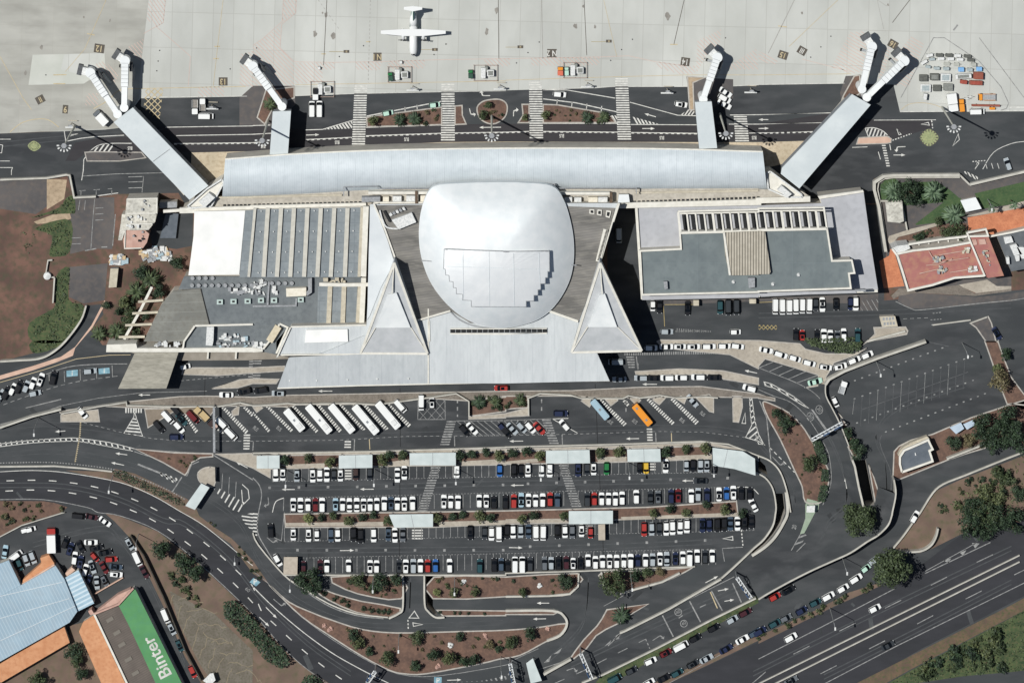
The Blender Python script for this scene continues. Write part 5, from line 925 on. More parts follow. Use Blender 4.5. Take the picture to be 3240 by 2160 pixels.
HG = thing('green_roofed_hangar', 'hangar with a green roof band and white lettering beside a brown ribbed roof', 'hangar', cen("14 1300,1200"))
grn = mat('green_roof', '3f7a48', '498450', .2, rough=.6, c3='437d5a', scale3=.5, f3=.3); brn = stripes(mat('brown_ribbed_roof', '57504a', '645c55', .3, c3='4b4540', scale3=.6, f3=.3), .75, 60, '4a443f', .3, .5)
blk('green_roof', "14 1090,855 1225,700 1245,710 1670,1568 1850,1950 1640,1950 1430,1568 1180,1030", 5.5, 0, grn, HG); blk('brown_roof', "14 870,935 1090,850 1180,1030 1430,1568 1640,1950 1400,1950 1165,1568", 5.2, 0, brn, HG)
beams('parapet', HG, ("14 865,935 1165,1568 1350,1950",), 6.0, .7, 1.0); beams('parapet', HG, ("14 865,935 1090,845 1225,697",), 6.3, .6, 1.2, salmon); blk('front_wall', "14 860,930 1080,760 1200,705 1090,840", 4, 0, salmon, HG)
for s in ("14 1010,985", "14 1075,1105", "14 1120,1215", "14 1180,1350", "14 1245,1475"): X, Y, Z = P(*G(s)[0], 5.4); MB().box((X, Y, 5.2), (2.6, 1.3, .25), R(30)).build('roof_light', mat('dull_panel', '6c675f'), HG)
(x1, y1), = G("14 1447,1330"); glyphs('Binter', x1, y1, 4.5, math.atan2(350, -175), 5.56, paints['white'], 'roof_lettering', None, .018, 1.0)
lt = bpy.data.objects['roof_lettering']; lt.parent = HG; lt.location = (-HG.location.x, -HG.location.y, 0)
HR = thing('orange_roof_wing', 'tall narrow orange roof between the yard and the brown ribbed roof', 'building', cen("14 950,1300")); blk('roof', "14 765,1005 860,945 890,1010 1150,1568 1330,1950 1100,1950 930,1568 725,1095", 3.6, 0, orr, HR); blk('chimney', "14 810,910 840,890 865,930 830,945", 5, 0, salmon, HR)
# shelters, toll canopies, small booths
shel = mat('shelter_roof', 'aeb8b7', 'bac3c2', .3, rough=.5)
def shelter(s, z, lb, m=shel, name='parking_shelter', cat='shelter', group='flat shelters of the car park', seam=True):
    Q = thing(name, lb, cat, cen(s), group=group); blk('roof', s, z, z-.3, m, Q); p = W(s, z); c = Vector(cen(s)); q = [Vector(v) for v in p]
    for v in q[:4]:
        w = v.lerp(Vector((c.x, c.y, z)), .15); MB().cyl((w.x, w.y, 0), (w.x, w.y, z-.3), .1, .1, 6).build('post', steel, Q)
    if seam: MB().ribbon([q[0].lerp(q[1], .5)+Vector((0, 0, .04)), q[-1].lerp(q[-2], .5)+Vector((0, 0, .04))], .15, .05).build('roof_seam', clutg, Q)
    return Q
for s, lb in (("23 35,1050 245,1045 245,1165 35,1165", 'leftmost white shelter of the upper tree strip'), ("23 790,1047 1098,1040 1098,1160 790,1165", 'second white shelter from the left in the upper tree strip'), ("23 1440,1025 1865,1020 1865,1138 1440,1135", 'widest white shelter left of the zebra walk in the upper tree strip'), ("33 370,1003 770,995 775,1118 370,1120", 'white shelter right of the zebra walk in the upper tree strip'), ("33 1115,990 1420,985 1425,1105 1120,1105", 'white shelter below the orange bus in the upper tree strip'), ("33 1900,975 2180,1008 2290,1075 2295,1230 2100,1170 1905,1140", 'largest bent shelter at the right end of the upper tree strip'),
               ("24 1250,20 1655,15 1655,135 1300,140", 'white shelter in the left half of the lower tree strip'), ("34 580,-12 985,-15 985,105 580,108", 'white shelter in the right half of the lower tree strip')): shelter(s, 4.6, lb)
shelter("24 285,410 412,410 408,570 280,570", 3.6, 'square beige booth roof in the lower left corner of the car park', mat('beige_booth', '9d9486', 'aaa193', .8), 'stair_booth', 'booth', None, False); shelter("34 850,112 912,108 914,255 852,255", 3.2, 'narrow beige booth roof beside the short red car', mat('beige_booth', '9d9486'), 'stair_booth', 'booth', None, False)
shelter("13 1850,1302 1925,1340 1790,1545 1703,1508", 4.2, 'slanting white canopy over the entry barriers left of the car park', shel, 'toll_canopy', 'canopy', None, False); shelter("34 188,1385 250,1340 332,1545 230,1570", 4.6, 'pale canopy over the exit barriers at the bottom', shel, 'toll_canopy', 'canopy', None, False)
shelter("43 445,1510 520,1505 515,1568 440,1568", 3, 'small white kiosk at the tip of the green island', clutm, 'toll_kiosk', 'kiosk', None, False); shelter("43 1755,790 1860,745 1890,800 1815,850", 3, 'pale blue roofed shelter left of its twin by the right car park', mat('ice_blue', '9fb0bf', 'aebdca', .5), 'bus_shelter', 'shelter', None, False); shelter("43 1880,760 1970,720 1990,765 1915,810", 3, 'pale blue roofed shelter touching the dark trees', mat('ice_blue', '9fb0bf'), 'bus_shelter', 'shelter', None, False)
shelter("14 1865,1545 1930,1480 1960,1475 1980,1540 1950,1568 1900,1568", 3.4, 'white angular kiosk roof at the bottom left of the highway', clutm, 'gate_kiosk', 'kiosk', None, False)
shelter("13 1920,1160 1975,1155 1978,1290 1905,1280", 3, 'beige booth on the round kerb left of the car park', beige, 'toll_kiosk', 'kiosk', None, False)
# ---------- light masts, lamps, gantries ----------
def rnd_group(o): return o
for b, lb in (("11 690,1155", 'tall floodlight mast at the left, above the small painted disc'), ("21 140,1108", 'tall floodlight mast beside the left short pier'), ("21 2195,1065", 'tall floodlight mast rising from the central round island'), ("31 1968,1045", 'tall floodlight mast beside the right short pier'), ("41 1685,985", 'tall floodlight mast beside the parked ground equipment')):
    X, Y, _ = P(*G(b)[0], 0); Q = thing('floodlight_mast', lb, 'floodlight mast', (X, Y, 0), group='apron floodlight masts')
    MB().cyl((X, Y, 0), (X, Y, 37.6), .42, .24, 10).build('mast', mat('mast_grey', 'a8a89e', 'b4b4aa', 1), Q); hr = MB().cyl((X, Y, 37.3), (X, Y, 37.8), .9, .9, 12).build('head_ring', clutg, Q)
    for k in range(7):
        a = math.pi+math.pi*k/6; u = (math.cos(a), math.sin(a)); MB().box((X+u[0]*2.1, Y+u[1]*1.8, 36.9), (.8, .45, .5), a).build('floodlight', clutm, hr); MB().bar((X, Y, 37.5), (X+u[0]*2.0, Y+u[1]*1.7, 37.5), .07, .07).build('arm', clutg, hr)
nl = 0
for b, h, dx, dy, lb in (("24 355,578", 12, 0, -1, 'street lamp below the beige booth of the car park'), ("24 1110,585", 12, 0, -1, 'street lamp in the garden left of the exit ramp'), ("24 1855,600", 13, 0, -1, 'street lamp in the garden right of the exit ramp'), ("34 1145,545", 15, .1, -1, 'street lamp in the planted wedge under the car park'), ("23 318,1180", 14, 0, -1, 'street lamp between the two leftmost cars of the upper row'), ("23 1122,1170", 14, 0, -1, 'street lamp beside the second shelter'), ("23 1868,1160", 13, 0, -1, 'street lamp beside the widest shelter'), ("33 318,1120", 14, 0, -1, 'street lamp beside the shelter right of the zebra walk'), ("33 1125,1105", 14, 0, -1, 'street lamp below the left edge of the fourth shelter'), ("33 1895,1090", 13, 0, -1, 'street lamp at the left edge of the bent shelter'),
                         ("44 768,405", 14, .3, -1, 'street lamp above the lower street at the right'), ("44 655,875", 18, .2, -1, 'tall lamp on the verge of the lower highway'), ("43 1080,180", 13, .2, -1, 'lamp at the top edge of the empty car park'), ("43 1870,10", 13, .3, -1, 'lamp at the top right of the empty car park'), ("13 1040,1225", 15, -.1, -1, 'lamp beside the shrubs above the ring highway'), ("13 358,700", 16, 0, -1, 'lamp at the far left above the chevron strip'), ("14 1275,195", 12, 0, -1, 'lamp at the bend of the lower left lot'), ("14 2160,400", 3, 0, -1, 'short post beside the ring highway'), ("24 1345,1115", 14, 0, -1, 'lamp in the large garden at the bottom'), ("24 2280,1320", 17, .1, -1, 'lamp at the right end of the bottom road garden'), ("42 2105,262", 9, .2, -1, 'slim garden lamp on the right lawn')):
    X, Y, _ = P(*G(b)[0], 0); Q = thing('street_lamp', lb, 'street lamp', (X, Y, 0), group='street lamps'); MB().cyl((X, Y, 0), (X, Y, h), .14, .09, 8).build('pole', mat('lamp_grey', '8d8f8b', '9a9c98', 1), Q); MB().bar((X, Y, h), (X+dx*1.6, Y+dy*1.6, h+.1), .12, .12).build('arm', clutg, Q); MB().box((X+dx*1.9, Y+dy*1.9, h-.1), (.55, 1.1, .25)).build('lamp_head', clutm, Q)
for s, z, lb in (("43 490,905 770,750", 6.5, 'white sign gantry across the ramp at the right'), ("34 2125,600 2255,790", 7, 'left beam of the gantry over the lanes at the lower right'), ("34 690,1300 790,1530", 7.5, 'grey gantry over the toll road lanes beside the parked cars'), ("24 1125,1460 1050,1568", 7.5, 'gantry over the ring highway at the bottom'), ("34 40,1390 75,1568", 7, 'thin gantry left of the exit canopy'), ("13 1965,605 1968,1020", 4.5, 'long white pipe bridge crossing the bus station')):
    a, b = W(s, z); a, b = Vector(a), Vector(b); Q = thing('sign_gantry', lb, 'gantry', (a.x, a.y, 0), group='gantries')
    if z == 4.5:
        MB().bar(a, b, .8, .4).build('truss', clutg, Q)
        for p in (a, a.lerp(b, .5), b): MB().cyl((p.x, p.y, 0), (p.x, p.y, z-.5), .15).build('post', steel, Q)
        continue
    q = Vector((-(b-a).y, (b-a).x, 0)).normalized()
    for o_ in (-.5, .5): MB().bar(a+q*o_, b+q*o_, .28, .3).build('chord', metw, Q)
    for k in range(9): w = a.lerp(b, k/8); v = a.lerp(b, min(1, (k+1)/8)); MB().bar(w+q*.5, v-q*.5, .14, .15).build('brace', metw, Q)
    for p in (a, b): MB().cyl((p.x, p.y, 0), (p.x, p.y, z), .3).build('post', steel, Q)
    for k in (.35, .7): w = a.lerp(b, k); v = a.lerp(b, k+.2); MB().bar((w-q*.6)+Vector((0, 0, .8)), (v-q*.6)+Vector((0, 0, .8)), .25, 2.4).build('sign_panel', mat('sign_blue', '29466b', '2f4c70', 1), Q)
# ---------- propeller airliner ----------
X, Y, _ = P(*G("21 1472,300")[0], 0); AP = thing('propeller_airliner', 'white twin propeller airliner with a green tail parked nose towards the terminal', 'aeroplane', (X, Y, 0))
white = mat('aircraft_white', 'd5d7d6', rough=.3); ag = mat('aircraft_green', '3f6b5a', rough=.35)
ny = G("21 1470,522")[0][1]; ty = G("21 1470,50")[0][1]
ynose = P(1600, ny, 3)[1]; ytail = P(1600, ty, 3)[1]; Lf = ytail-ynose; X = P(*G("21 1474,400")[0], 3.4)[0]
def body(prof, name, m, par, n=18):
    mb = MB(); vs = []
    for t, r, zc in prof:
        for i in range(n): a = 2*math.pi*i/n; vs.append((X+r*math.cos(a), ynose+Lf*t, zc+r*math.sin(a)))
    k = len(prof); mb.add(vs, [(j*n+i, j*n+(i+1) % n, (j+1)*n+(i+1) % n, (j+1)*n+i) for j in range(k-1) for i in range(n)]+[tuple(range(n))[::-1], tuple((k-1)*n+i for i in range(n))]); return mb.build(name, m, par, True)
body([(0, .1, 2.3), (.015, .6, 2.35), (.05, 1.05, 2.5), (.1, 1.3, 2.6), (.18, 1.38, 2.65), (.6, 1.38, 2.65)], 'fuselage', white, AP); body([(.6, 1.38, 2.65), (.72, 1.28, 2.85), (.85, .85, 3.3), (.95, .4, 3.8), (1.0, .12, 4.0)], 'tail_cone', white, AP)
for sg in (-1, 1): MB().add([(X+sg*1.05, ytail-7.5, 3.58), (X+sg*1.32, ytail-7.5, 3.1), (X+sg*.5, ytail-2, 4.0), (X+sg*.75, ytail-2.2, 3.75)], [(0, 1, 3, 2), (2, 3, 1, 0)]).build('livery_stripe', ag, AP)
body([(.03, .62, 2.95), (.055, .78, 3.0)], 'windscreen', glassd, AP)
yw = P(1600, G("21 1470,302")[0][1], 4)[1]; hs = (P(*G("21 1768,300")[0], 4)[0]-P(*G("21 1172,300")[0], 4)[0])/2; xw = X
def slab(pts, z, th, name, m, par):
    return MB().prism([(x, y, z) for x, y in pts], z-th).build(name, m, par)
slab([(xw-hs, yw-.35), (xw-3.5, yw-1.15), (xw+3.5, yw-1.15), (xw+hs, yw-.35), (xw+hs, yw+.75), (xw+3.5, yw+1.25), (xw-3.5, yw+1.25), (xw-hs, yw+.75)], 4.25, .35, 'wing', white, AP)
yt = P(1600, G("21 1470,82")[0][1], 7.4)[1]; slab([(X-3.2, yt-.3), (X, yt-.9), (X+3.2, yt-.3), (X+3.2, yt+.6), (X, yt+.9), (X-3.2, yt+.6)], 7.6, .2, 'tailplane', white, AP)
MB().add([(X+s_*.14, y, z) for s_ in (-1, 1) for y, z in ((ytail-5.6, 3.8), (ytail-.3, 3.9), (ytail+.4, 7.5), (ytail-1.9, 7.5))], [(3, 2, 1, 0), (4, 5, 6, 7), (0, 1, 5, 4), (1, 2, 6, 5), (2, 3, 7, 6), (3, 0, 4, 7)]).build('fin', ag, AP)
for sg in (-1, 1):
    ex = X+sg*3.55; MB().cyl((ex, yw+1.3, 3.7), (ex, yw-2.4, 3.55), .45, .62, 14).build('engine', white, AP, True); MB().cyl((ex, yw-2.4, 3.55), (ex, yw-3.0, 3.55), .3, .05, 10).build('spinner', darkm, AP)
    for k in range(6): a = k*math.pi/3; MB().bar((ex, yw-2.65, 3.55), (ex+1.75*math.cos(a), yw-2.65, 3.6+1.75*math.sin(a)), .22, .06).build('propeller_blade', darkm, AP)
    MB().cyl((X+sg*1.5, yw-.5, .5), (X+sg*1.9, yw-.5, .5), .5, .5, 12).build('wheel', mat('rubber', '141414'), AP)
MB().cyl((X-.2, ynose+2, .35), (X+.2, ynose+2, .35), .35, .35, 12).build('wheel', mat('rubber', '141414'), AP)
# ---------- road vehicles ----------
CC = {'white': 'd8dad8', 'silver': '9aa2a6', 'grey': '5b6064', 'dark grey': '2f3336', 'black': '131416', 'navy': '1c2540', 'blue': '2a5a96', 'light blue': '93adb9', 'red': '98302a', 'dark red': '5e1a1c', 'green': '1f6a38', 'yellow': 'c2a035', 'teal': '234348', 'orange': 'd58a2c', 'pale green': 'a8c8b8', 'beige': 'b09c74', 'maroon': '3d1c22', 'brown': '3a2c28', 'slate': '3c4a58', 'sky': '6fa0cc'}
def paint(c): return mat('car_paint_'+c.replace(' ', '_'), CC[c], rough=.32, coat=.4)
cglass = mat('car_glass', '0c0f12', rough=.12); rub = mat('rubber', '141414'); dlight = mat('lamp_glass', 'c5c8c8', rough=.2)
VT = {'hatchback': (4.3, 1.85, 1.5, .95, .9, .35, .12), 'saloon': (4.75, 1.85, 1.45, 1.25, .95, .75, .75), 'off-roader': (4.7, 1.95, 1.75, 1.05, .75, .35, .12), 'van': (5.1, 2.0, 2.1, .55, .75, .12, .05), 'estate': (4.7, 1.85, 1.5, 1.1, .9, .45, .1), 'small car': (3.7, 1.7, 1.5, .7, .85, .35, .1)}
PROTO = {}
def car_meshes(ty, c):
    k = (ty, c)
    if k in PROTO: return PROTO[k]
    L, Wd, Hh, hood, ws, rs, boot = VT[ty]; x0 = L/2; belt = .62*Hh if ty != 'van' else .55*Hh; w = Wd/2; out = []
    # lower body, rounded in plan (nose +x)
    def ring(z, s, e=0):
        pts = [(x0-.02-e, .42*w), (x0-.22-e, .8*w), (x0-.6, w), (-x0+.55, w), (-x0+.18+e, .86*w), (-x0+e, .5*w)]
        pts = pts+[(x, -y) for x, y in reversed(pts)]
        return [(x*s, y*s, z) for x, y in pts]
    mb = MB(); rs_ = [ring(.28, .97), ring(.55, 1.0), ring(belt-.12, .99), ring(belt, .93, .08)]; n = 12
    mb.add([v for r in rs_ for v in r], [(j*n+(i+1) % n, j*n+i, (j+1)*n+i, (j+1)*n+(i+1) % n)[::1] for j in range(3) for i in range(n)]+[tuple(range(3*n, 4*n))[::-1], tuple(range(n))])
    out.append(('body', mb, paint(c)))
    fx, bx = x0-hood, -x0+boot; tf, tb = fx-ws, bx+rs; wb, wt = w*.93, w*.76; zt = Hh
    mb = MB(); mb.prism([(tf+.04, -wt, zt-.02), (tf+.10, 0, zt), (tf+.04, wt, zt-.02), (tb-.03, wt, zt-.03), (tb-.06, 0, zt-.01), (tb-.03, -wt, zt-.03)], zt-.12)
    for px_ in ((tf-.02, fx),): pass
    for sg in (-1, 1): mb.add([(fx, sg*wb, belt), (fx-.12, sg*wb, belt), (tf-.08, sg*wt, zt-.05), (tf+.02, sg*wt, zt-.05)], [(0, 1, 2, 3), (3, 2, 1, 0)])
    out.append(('roof', mb, paint(c)))
    e = .03
    out.append(('windscreen', MB().add([(fx+e, -wb*.96, belt+.01), (fx+.1+e, 0, belt+.01), (fx+e, wb*.96, belt+.01), (tf+e, wt*.97, zt-.06), (tf+.06+e, 0, zt-.05), (tf+e, -wt*.97, zt-.06), (tf-.3, 0, belt)], [(0, 1, 4, 5), (1, 2, 3, 4), (2, 1, 0, 6), (0, 5, 6), (5, 4, 3, 6), (3, 2, 6)]), cglass))
    out.append(('rear_window', MB().add([(bx-e, wb*.94, belt+.01), (bx-e, -wb*.94, belt+.01), (tb-e, -wt*.94, zt-.06), (tb-e, wt*.94, zt-.06), (tb+.3, 0, belt)], [(0, 1, 2, 3), (0, 3, 4), (1, 0, 4), (2, 1, 4), (3, 2, 4)]), cglass))
    for sg in (-1, 1):
        q = [(fx-.05, sg*wb, belt), (bx+.05, sg*wb, belt), (tb+.05, sg*wt, zt-.06), (tf-.03, sg*wt, zt-.06)]
        if ty == 'van': q = [(fx-.05, sg*wb, belt), (fx-1.1, sg*wb, belt), (fx-1.1, sg*wt, zt-.1), (tf-.03, sg*wt, zt-.1)]
        mb = MB().add(q+[(x, y-sg*.1, z) for x, y, z in q], [(0, 1, 2, 3), (3, 2, 1, 0), (4, 5, 6, 7), (7, 6, 5, 4)]); out.append(('side_window', mb, cglass))
        if ty == 'van': out[1][1].add([(fx-1.1, sg*wb, belt), (bx, sg*wb, belt), (tb, sg*wt, zt-.05), (fx-1.1, sg*wt, zt-.05)], [(0, 1, 2, 3), (3, 2, 1, 0)])
        out.append(('headlight', MB().box((x0-.2, sg*w*.68, belt-.32), (.3, .3, .2)), dlight))
        for fxw in (x0-.85, -x0+.85): out.append(('wheel', MB().cyl((fxw, sg*(w-.2), .32), (fxw, sg*(w+.02), .32), .32, .32, 12), rub))
    res = []
    for nm, mb, m in out:
        me = bpy.data.meshes.new(nm); me.from_pydata(mb.v, [], mb.f); me.update(); me.materials.append(m); res.append((nm, me))
    PROTO[k] = res; return res
_m = MB().box((0, 0, 0), (1.1, .95, .05)); SUNROOF = bpy.data.meshes.new('sunroof'); SUNROOF.from_pydata(_m.v, [], _m.f); SUNROOF.materials.append(cglass)
ALLCARS = []
def car(x, y, ang, c, ty, where, group):
    """x, y map units; ang = heading in degrees on the map, 0 = right, 90 = up"""
    p = P(x, y, .8); o = thing('parked_car', None, 'van' if ty == 'van' else 'car', (p[0], p[1], 0), R(ang), group)
    for nm, me in car_meshes(ty, c):
        q = bpy.data.objects.new(nm, me); COL.objects.link(q); q.parent = o
    k_ = 1.0 if 'lower left' in where else 1.07
    o.scale = (k_*rc.uniform(.97, 1.04), k_*rc.uniform(1.0, 1.04), rc.uniform(.98, 1.06))
    if ty != 'van' and rc.random() < .22:
        q = bpy.data.objects.new('sunroof', SUNROOF); COL.objects.link(q); q.parent = o; q.location = (-.35, 0, VT[ty][2]-.03)
    ALLCARS.append([o, x, y, c, ty, where]); return o
CODE = {'W': 'white', 'S': 'silver', 'G': 'grey', 'D': 'dark grey', 'K': 'black', 'N': 'navy', 'B': 'blue', 'L': 'light blue', 'R': 'red', 'M': 'dark red', 'E': 'green', 'Y': 'yellow', 'T': 'teal', 'O': 'orange', 'P': 'pale green', 'Q': 'maroon', 'I': 'beige', 'Z': 'brown', 'A': 'slate'}
TY = {'h': 'hatchback', 's': 'saloon', 'o': 'off-roader', 'v': 'van', 'e': 'estate', 'c': 'small car'}
rc = random.Random(11)
def cars(s, ang, where, group='cars in the car park', jit=1.2):
    f = None
    for tok in s.split():
        if ',' not in tok: f = tok; continue
        pr_ = tok.split(','); (x, y), = G(f+' '+pr_[0]+','+pr_[1]); c = CODE[pr_[2][0]]; t = pr_[2][1:2]
        ty = TY[t] if t else rc.choice(['hatchback', 'hatchback', 'saloon', 'estate', 'hatchback', 'off-roader'])
        a = float(pr_[3]) if len(pr_) > 3 else ang
        car(x, y, a+rc.uniform(-jit, jit), c, ty, where, group)
R1, R2, R3, R4 = 'first parking row of the car park', 'second parking row of the car park', 'third parking row of the car park', 'bottom parking row of the car park'
cars("23 210,1218,W 275,1218,W 405,1230,Sh 550,1228,W 615,1225,W 680,1222,W 745,1225,Dc 805,1225,W 945,1215,Z 1075,1215,D 1328,1228,Ws 1392,1205,Ws 1873,1190,W 2268,1185,Bh 33 75,1185,Ko 143,1185,K 205,1180,W 330,1183,W 405,1180,Wo 665,1175,No 748,1170,D 808,1168,W 927,1165,Eh 1232,1160,Kc 1290,1158,Yh 1470,1143,Ws 1660,1140,Sc 1722,1140,K 1790,1140,Sh 1848,1140,Sh 1915,1168,Kc", -90, R1)
cars("23 372,1500,We 438,1500,W 507,1500,W 575,1500,Me 637,1500,W 760,1497,Lh 825,1497,W 888,1502,W 955,1500,W 1018,1502,W 1078,1500,W 1140,1497,W 1208,1488,Wo 1270,1485,Ah 1328,1492,W 1392,1492,W 1468,1485,Wo 1755,1472,W 1818,1474,W 1885,1475,W 2080,1465,W 2145,1467,W 2215,1475,K 2320,1472,K 33 75,1465,R 143,1455,L 210,1460,We 275,1462,W 340,1458,W 408,1450,R 475,1455,A 750,1448,D 815,1445,R 882,1445,W 945,1445,W 1008,1448,W 1070,1440,W 1200,1425,W 1330,1430,D 1400,1428,G 1520,1420,N 1585,1415,M 1705,1418,W 1768,1405,S 1850,1408,No 1960,1403,Ws 2030,1395,B 2092,1388,W 2165,1392,K 2243,1395,K", 90, R2)
cars("24 372,200,W 512,205,W 588,210,Wc 718,207,A 780,208,W 925,202,Ko 990,215,Ko 1110,207,We 1245,200,A 1305,210,W 1378,205,G 1998,185,K 2130,190,D 2193,195,W 2262,195,Wv 34 15,175,K 68,175,W 138,175,S 210,175,A 278,188,Wv 345,188,Wv 475,175,Ko 545,177,W 612,178,G 697,168,W 780,188,Rc 1272,155,R 1342,153,S 1412,150,D 1475,148,We 1533,140,W 1603,137,W 1665,125,W 1808,120,N 1870,118,N 1945,115,Ko 2008,110,K 2065,105,A 2130,105,W 2193,95,K 2258,85,K", -90, R3)
cars("24 465,497,Qc 620,497,Q 680,495,W 880,492,W 1077,498,W 1137,498,W 1345,495,D 1405,495,W 1475,492,S 1540,492,W 1607,492,Rh 1678,490,Bh 1808,492,W 2085,490,To 2218,482,K 2282,480,A 34 20,490,K 85,475,Wv 153,475,Wv 225,475,D 357,470,G 418,468,S 487,465,K 557,462,Q 620,470,Wc 690,465,K 757,442,W 825,460,W 890,452,W 955,452,W 1020,452,W 1085,448,We 1148,445,W 1215,442,N 1285,440,W 1350,436,S 1418,430,W 1480,428,S 1560,425,N 1628,418,W 1690,418,Wv 1760,404,W 1832,405,D 1898,402,W", 90, R4)
C5 = 'driving lanes of the car park'
cars("24 165,165,K,95 228,438,Wh,-60 33 1790,1278,Ds,180 2275,1500,Ws,115", 0, C5, 'single cars in the car park lanes')
cars("23 1945,815,Kh,-48 2015,800,Ws,-48 2300,800,N,-48 33 5,830,K,-48 60,802,Ss,-48 145,787,S,-48 225,787,W,-48 308,798,R,-48 540,768,Wh,130", 0, 'slanted bays below the bus station', 'cars in the slanted bays')
BS = 'bus station'
cars("23 1355,590,Wv,-48 1548,557,Wv,-90 1645,562,Wc,90 33 1715,545,Ss,-48 505,658,No,0 13 1460,778,Ko,-50 1540,692,Wv,-48 1642,785,We,-48 1625,640,Ko,-48 1668,715,Ts,-48 1772,688,Mv,-48 2040,750,Wv,-45 2120,845,Wv,-45 1620,875,N,0 757,655,Wh,-50", 0, BS, 'vehicles in the bus station')
AR = 'arrivals road'
cars("13 2080,490,Ws,180 2245,455,Ko,195 1700,230,Wc,10 23 75,445,Ko,190 235,475,Sh,180 2285,427,Re,180 33 1010,185,Sv,180 1045,347,S,180 1245,335,S,180 1362,335,K,180 1485,332,W,180 1615,331,W,180 1770,326,Wo,180 1915,330,K,180 2240,428,Wo,165 13 320,475,S,10 825,272,Se,4", 0, AR, 'cars on the arrivals road')
cars("13 5,500,S,60 55,472,K,60 115,440,Wh,62 172,415,K,62 240,415,Sh,68 300,385,Wh,68 372,352,We,70 490,332,Ko,75", 0, 'slanted bays at the left edge', 'cars in the slanted bays at the left')
cars("33 1335,58,W,0 1480,48,W,0 1597,46,W,0 1722,47,W,0 1865,46,We,0 2008,43,W,0 2128,43,W,-8 43 70,80,Ws,-12 202,120,We,-18 333,155,W,-16 465,198,W,-15 615,235,Wh,-8 750,228,Wo,14 878,172,W,22 998,124,W,22", 0, 'taxi queue', 'taxis waiting in line')
cars("43 705,555,Wc,-65 520,370,Ps,15", 0, 'sides of the large empty car park', 'cars beside the empty car park')
cars("42 155,1245,Wv 220,1248,Wv 285,1250,Wv 343,1245,Wv 403,1241,Wv 468,1240,Wv 525,1228,D 587,1230,Ws 712,1225,K 845,1220,N 893,1218,Wo 32 1352,1240,Wc 1415,1245,K 1672,1262,K 1970,1252,To 2045,1255,Dv 2120,1252,Dv", -90, 'row against the office building', 'vehicles along the office building')
cars("42 345,1505,K 402,1513,Rc 540,1522,K 600,1518,W 660,1522,W 725,1522,Gc 783,1508,W 910,1510,To 32 1480,1477,S,0 2110,1480,Wc,0 1040,592,Sv,-90", 90, 'forecourt of the office building', 'cars in the office forecourt')
cars("42 2190,1495,N,-60 41 2290,1510,S,110 44 1435,42,Wh,60", 0, 'roads at the right edge', 'cars at the right edge')
LL = 'crowded lower left parking lot'
cars("14 45,362,L,80 145,395,Wv,35 180,480,T,-70 240,435,Se,-70 300,412,S,-70 600,275,Kh,70 645,335,No,70 740,315,Ks,-65 835,275,Ws,0 885,322,Ko,15 968,368,Ks,15 870,410,Rc,-50 1020,430,R,5 685,422,We,82 738,455,N,80 848,502,Ss,-70 955,507,M,-62 1065,500,A,-5 1065,567,Wo,-5 782,530,Wh,75 815,617,Nc,70 890,645,Ss,-85 960,627,Gh,-65 725,32,Kv,-5 840,42,Q,-10 965,85,Ws,-35 235,162,Wc,15 282,155,Wc,15", 0, LL, 'cars in the lower left lot')
cars("14 1190,287,Sh,-60 1260,422,Wv,-65 1325,545,Q,-62 1520,948,Wv,-68 1578,1068,S,-65 1650,1222,T,-65 1770,1462,R,-65", 0, 'lane beside the green roofed hangar', 'cars beside the hangar wall')
cars("34 1330,1365,Wh,25 1470,1290,M,28 1610,1225,Wv,28 1740,1155,K,28 1910,1060,K,28 2080,985,S,28 2200,920,Q,28 1000,1525,Tv,28 1155,1452,D,28 1455,1522,K,28 1575,1475,T,28 1720,1392,D,28 1845,1342,Ss,28 2025,1255,Ns,30 2175,1167,Ws,30 2290,1105,A,30 1315,1562,W,28 44 150,775,R,28 275,715,Ks,30 10,1092,N,30 150,1020,T,30 250,970,G,28 395,902,N,30 522,828,T,28 640,770,Wo,28 775,697,W,30 893,608,W,32 985,515,Pc,35 1060,442,S,35", 0, 'street above the highway', 'cars lining the street above the highway')
cars("44 1068,882,Wh,28 295,1148,Wo,28 1190,1222,Ds,28 300,1545,Gs,28", 0, 'open highway lanes', 'cars driving on the highway')
cars("21 543,1000,Wv,90 612,1000,Wv,90 1240,1040,Pc,10 1670,965,Pc,6 31 495,868,Wh,-5 1610,960,Wh,-8 2020,850,Ws,-35 2010,905,W,-30 2010,960,W,-30 11 1892,1067,Wv,0 91 1460,1352,Wv,0", 0, 'apron service road', 'vehicles on the apron service road')
# labels: colour and type, counted among their like in their own row
ORD = ['', 'second', 'third', 'fourth', 'fifth', 'sixth', 'seventh', 'eighth', 'ninth', 'tenth', 'eleventh', 'twelfth', 'thirteenth', 'fourteenth', 'fifteenth', 'sixteenth', 'seventeenth', 'eighteenth', 'nineteenth', 'twentieth']
grp = {}
for c in ALLCARS: grp.setdefault((c[5], c[3]), []).append(c)
for (where, col), L in grp.items():
    L.sort(key=lambda c: c[1])
    allr = sorted([c for c in ALLCARS if c[5] == where], key=lambda c: c[1])
    for i, c in enumerate(L):
        nm = 'van' if c[4] == 'van' else 'car'; k = allr.index(c)
        if len(L) == 1: s = 'the only %s %s in the %s' % (col, nm, where)
        elif i == 0: s = 'leftmost %s %s in the %s' % (col, nm, where)
        elif i == len(L)-1: s = 'rightmost %s %s in the %s' % (col, nm, where)
        elif i <= len(L)//2: s = '%s %s vehicle from the left in the %s' % (ORD[i], col, where)
        else: s = '%s last %s vehicle towards the right in the %s' % (ORD[len(L)-1-i], col, where)
        c[0]['label'] = s; c[0].name = 'parked_van' if nm == 'van' else 'parked_car'
        if where in (AR, 'open highway lanes'): c[0].name = 'van' if nm == 'van' else 'car'
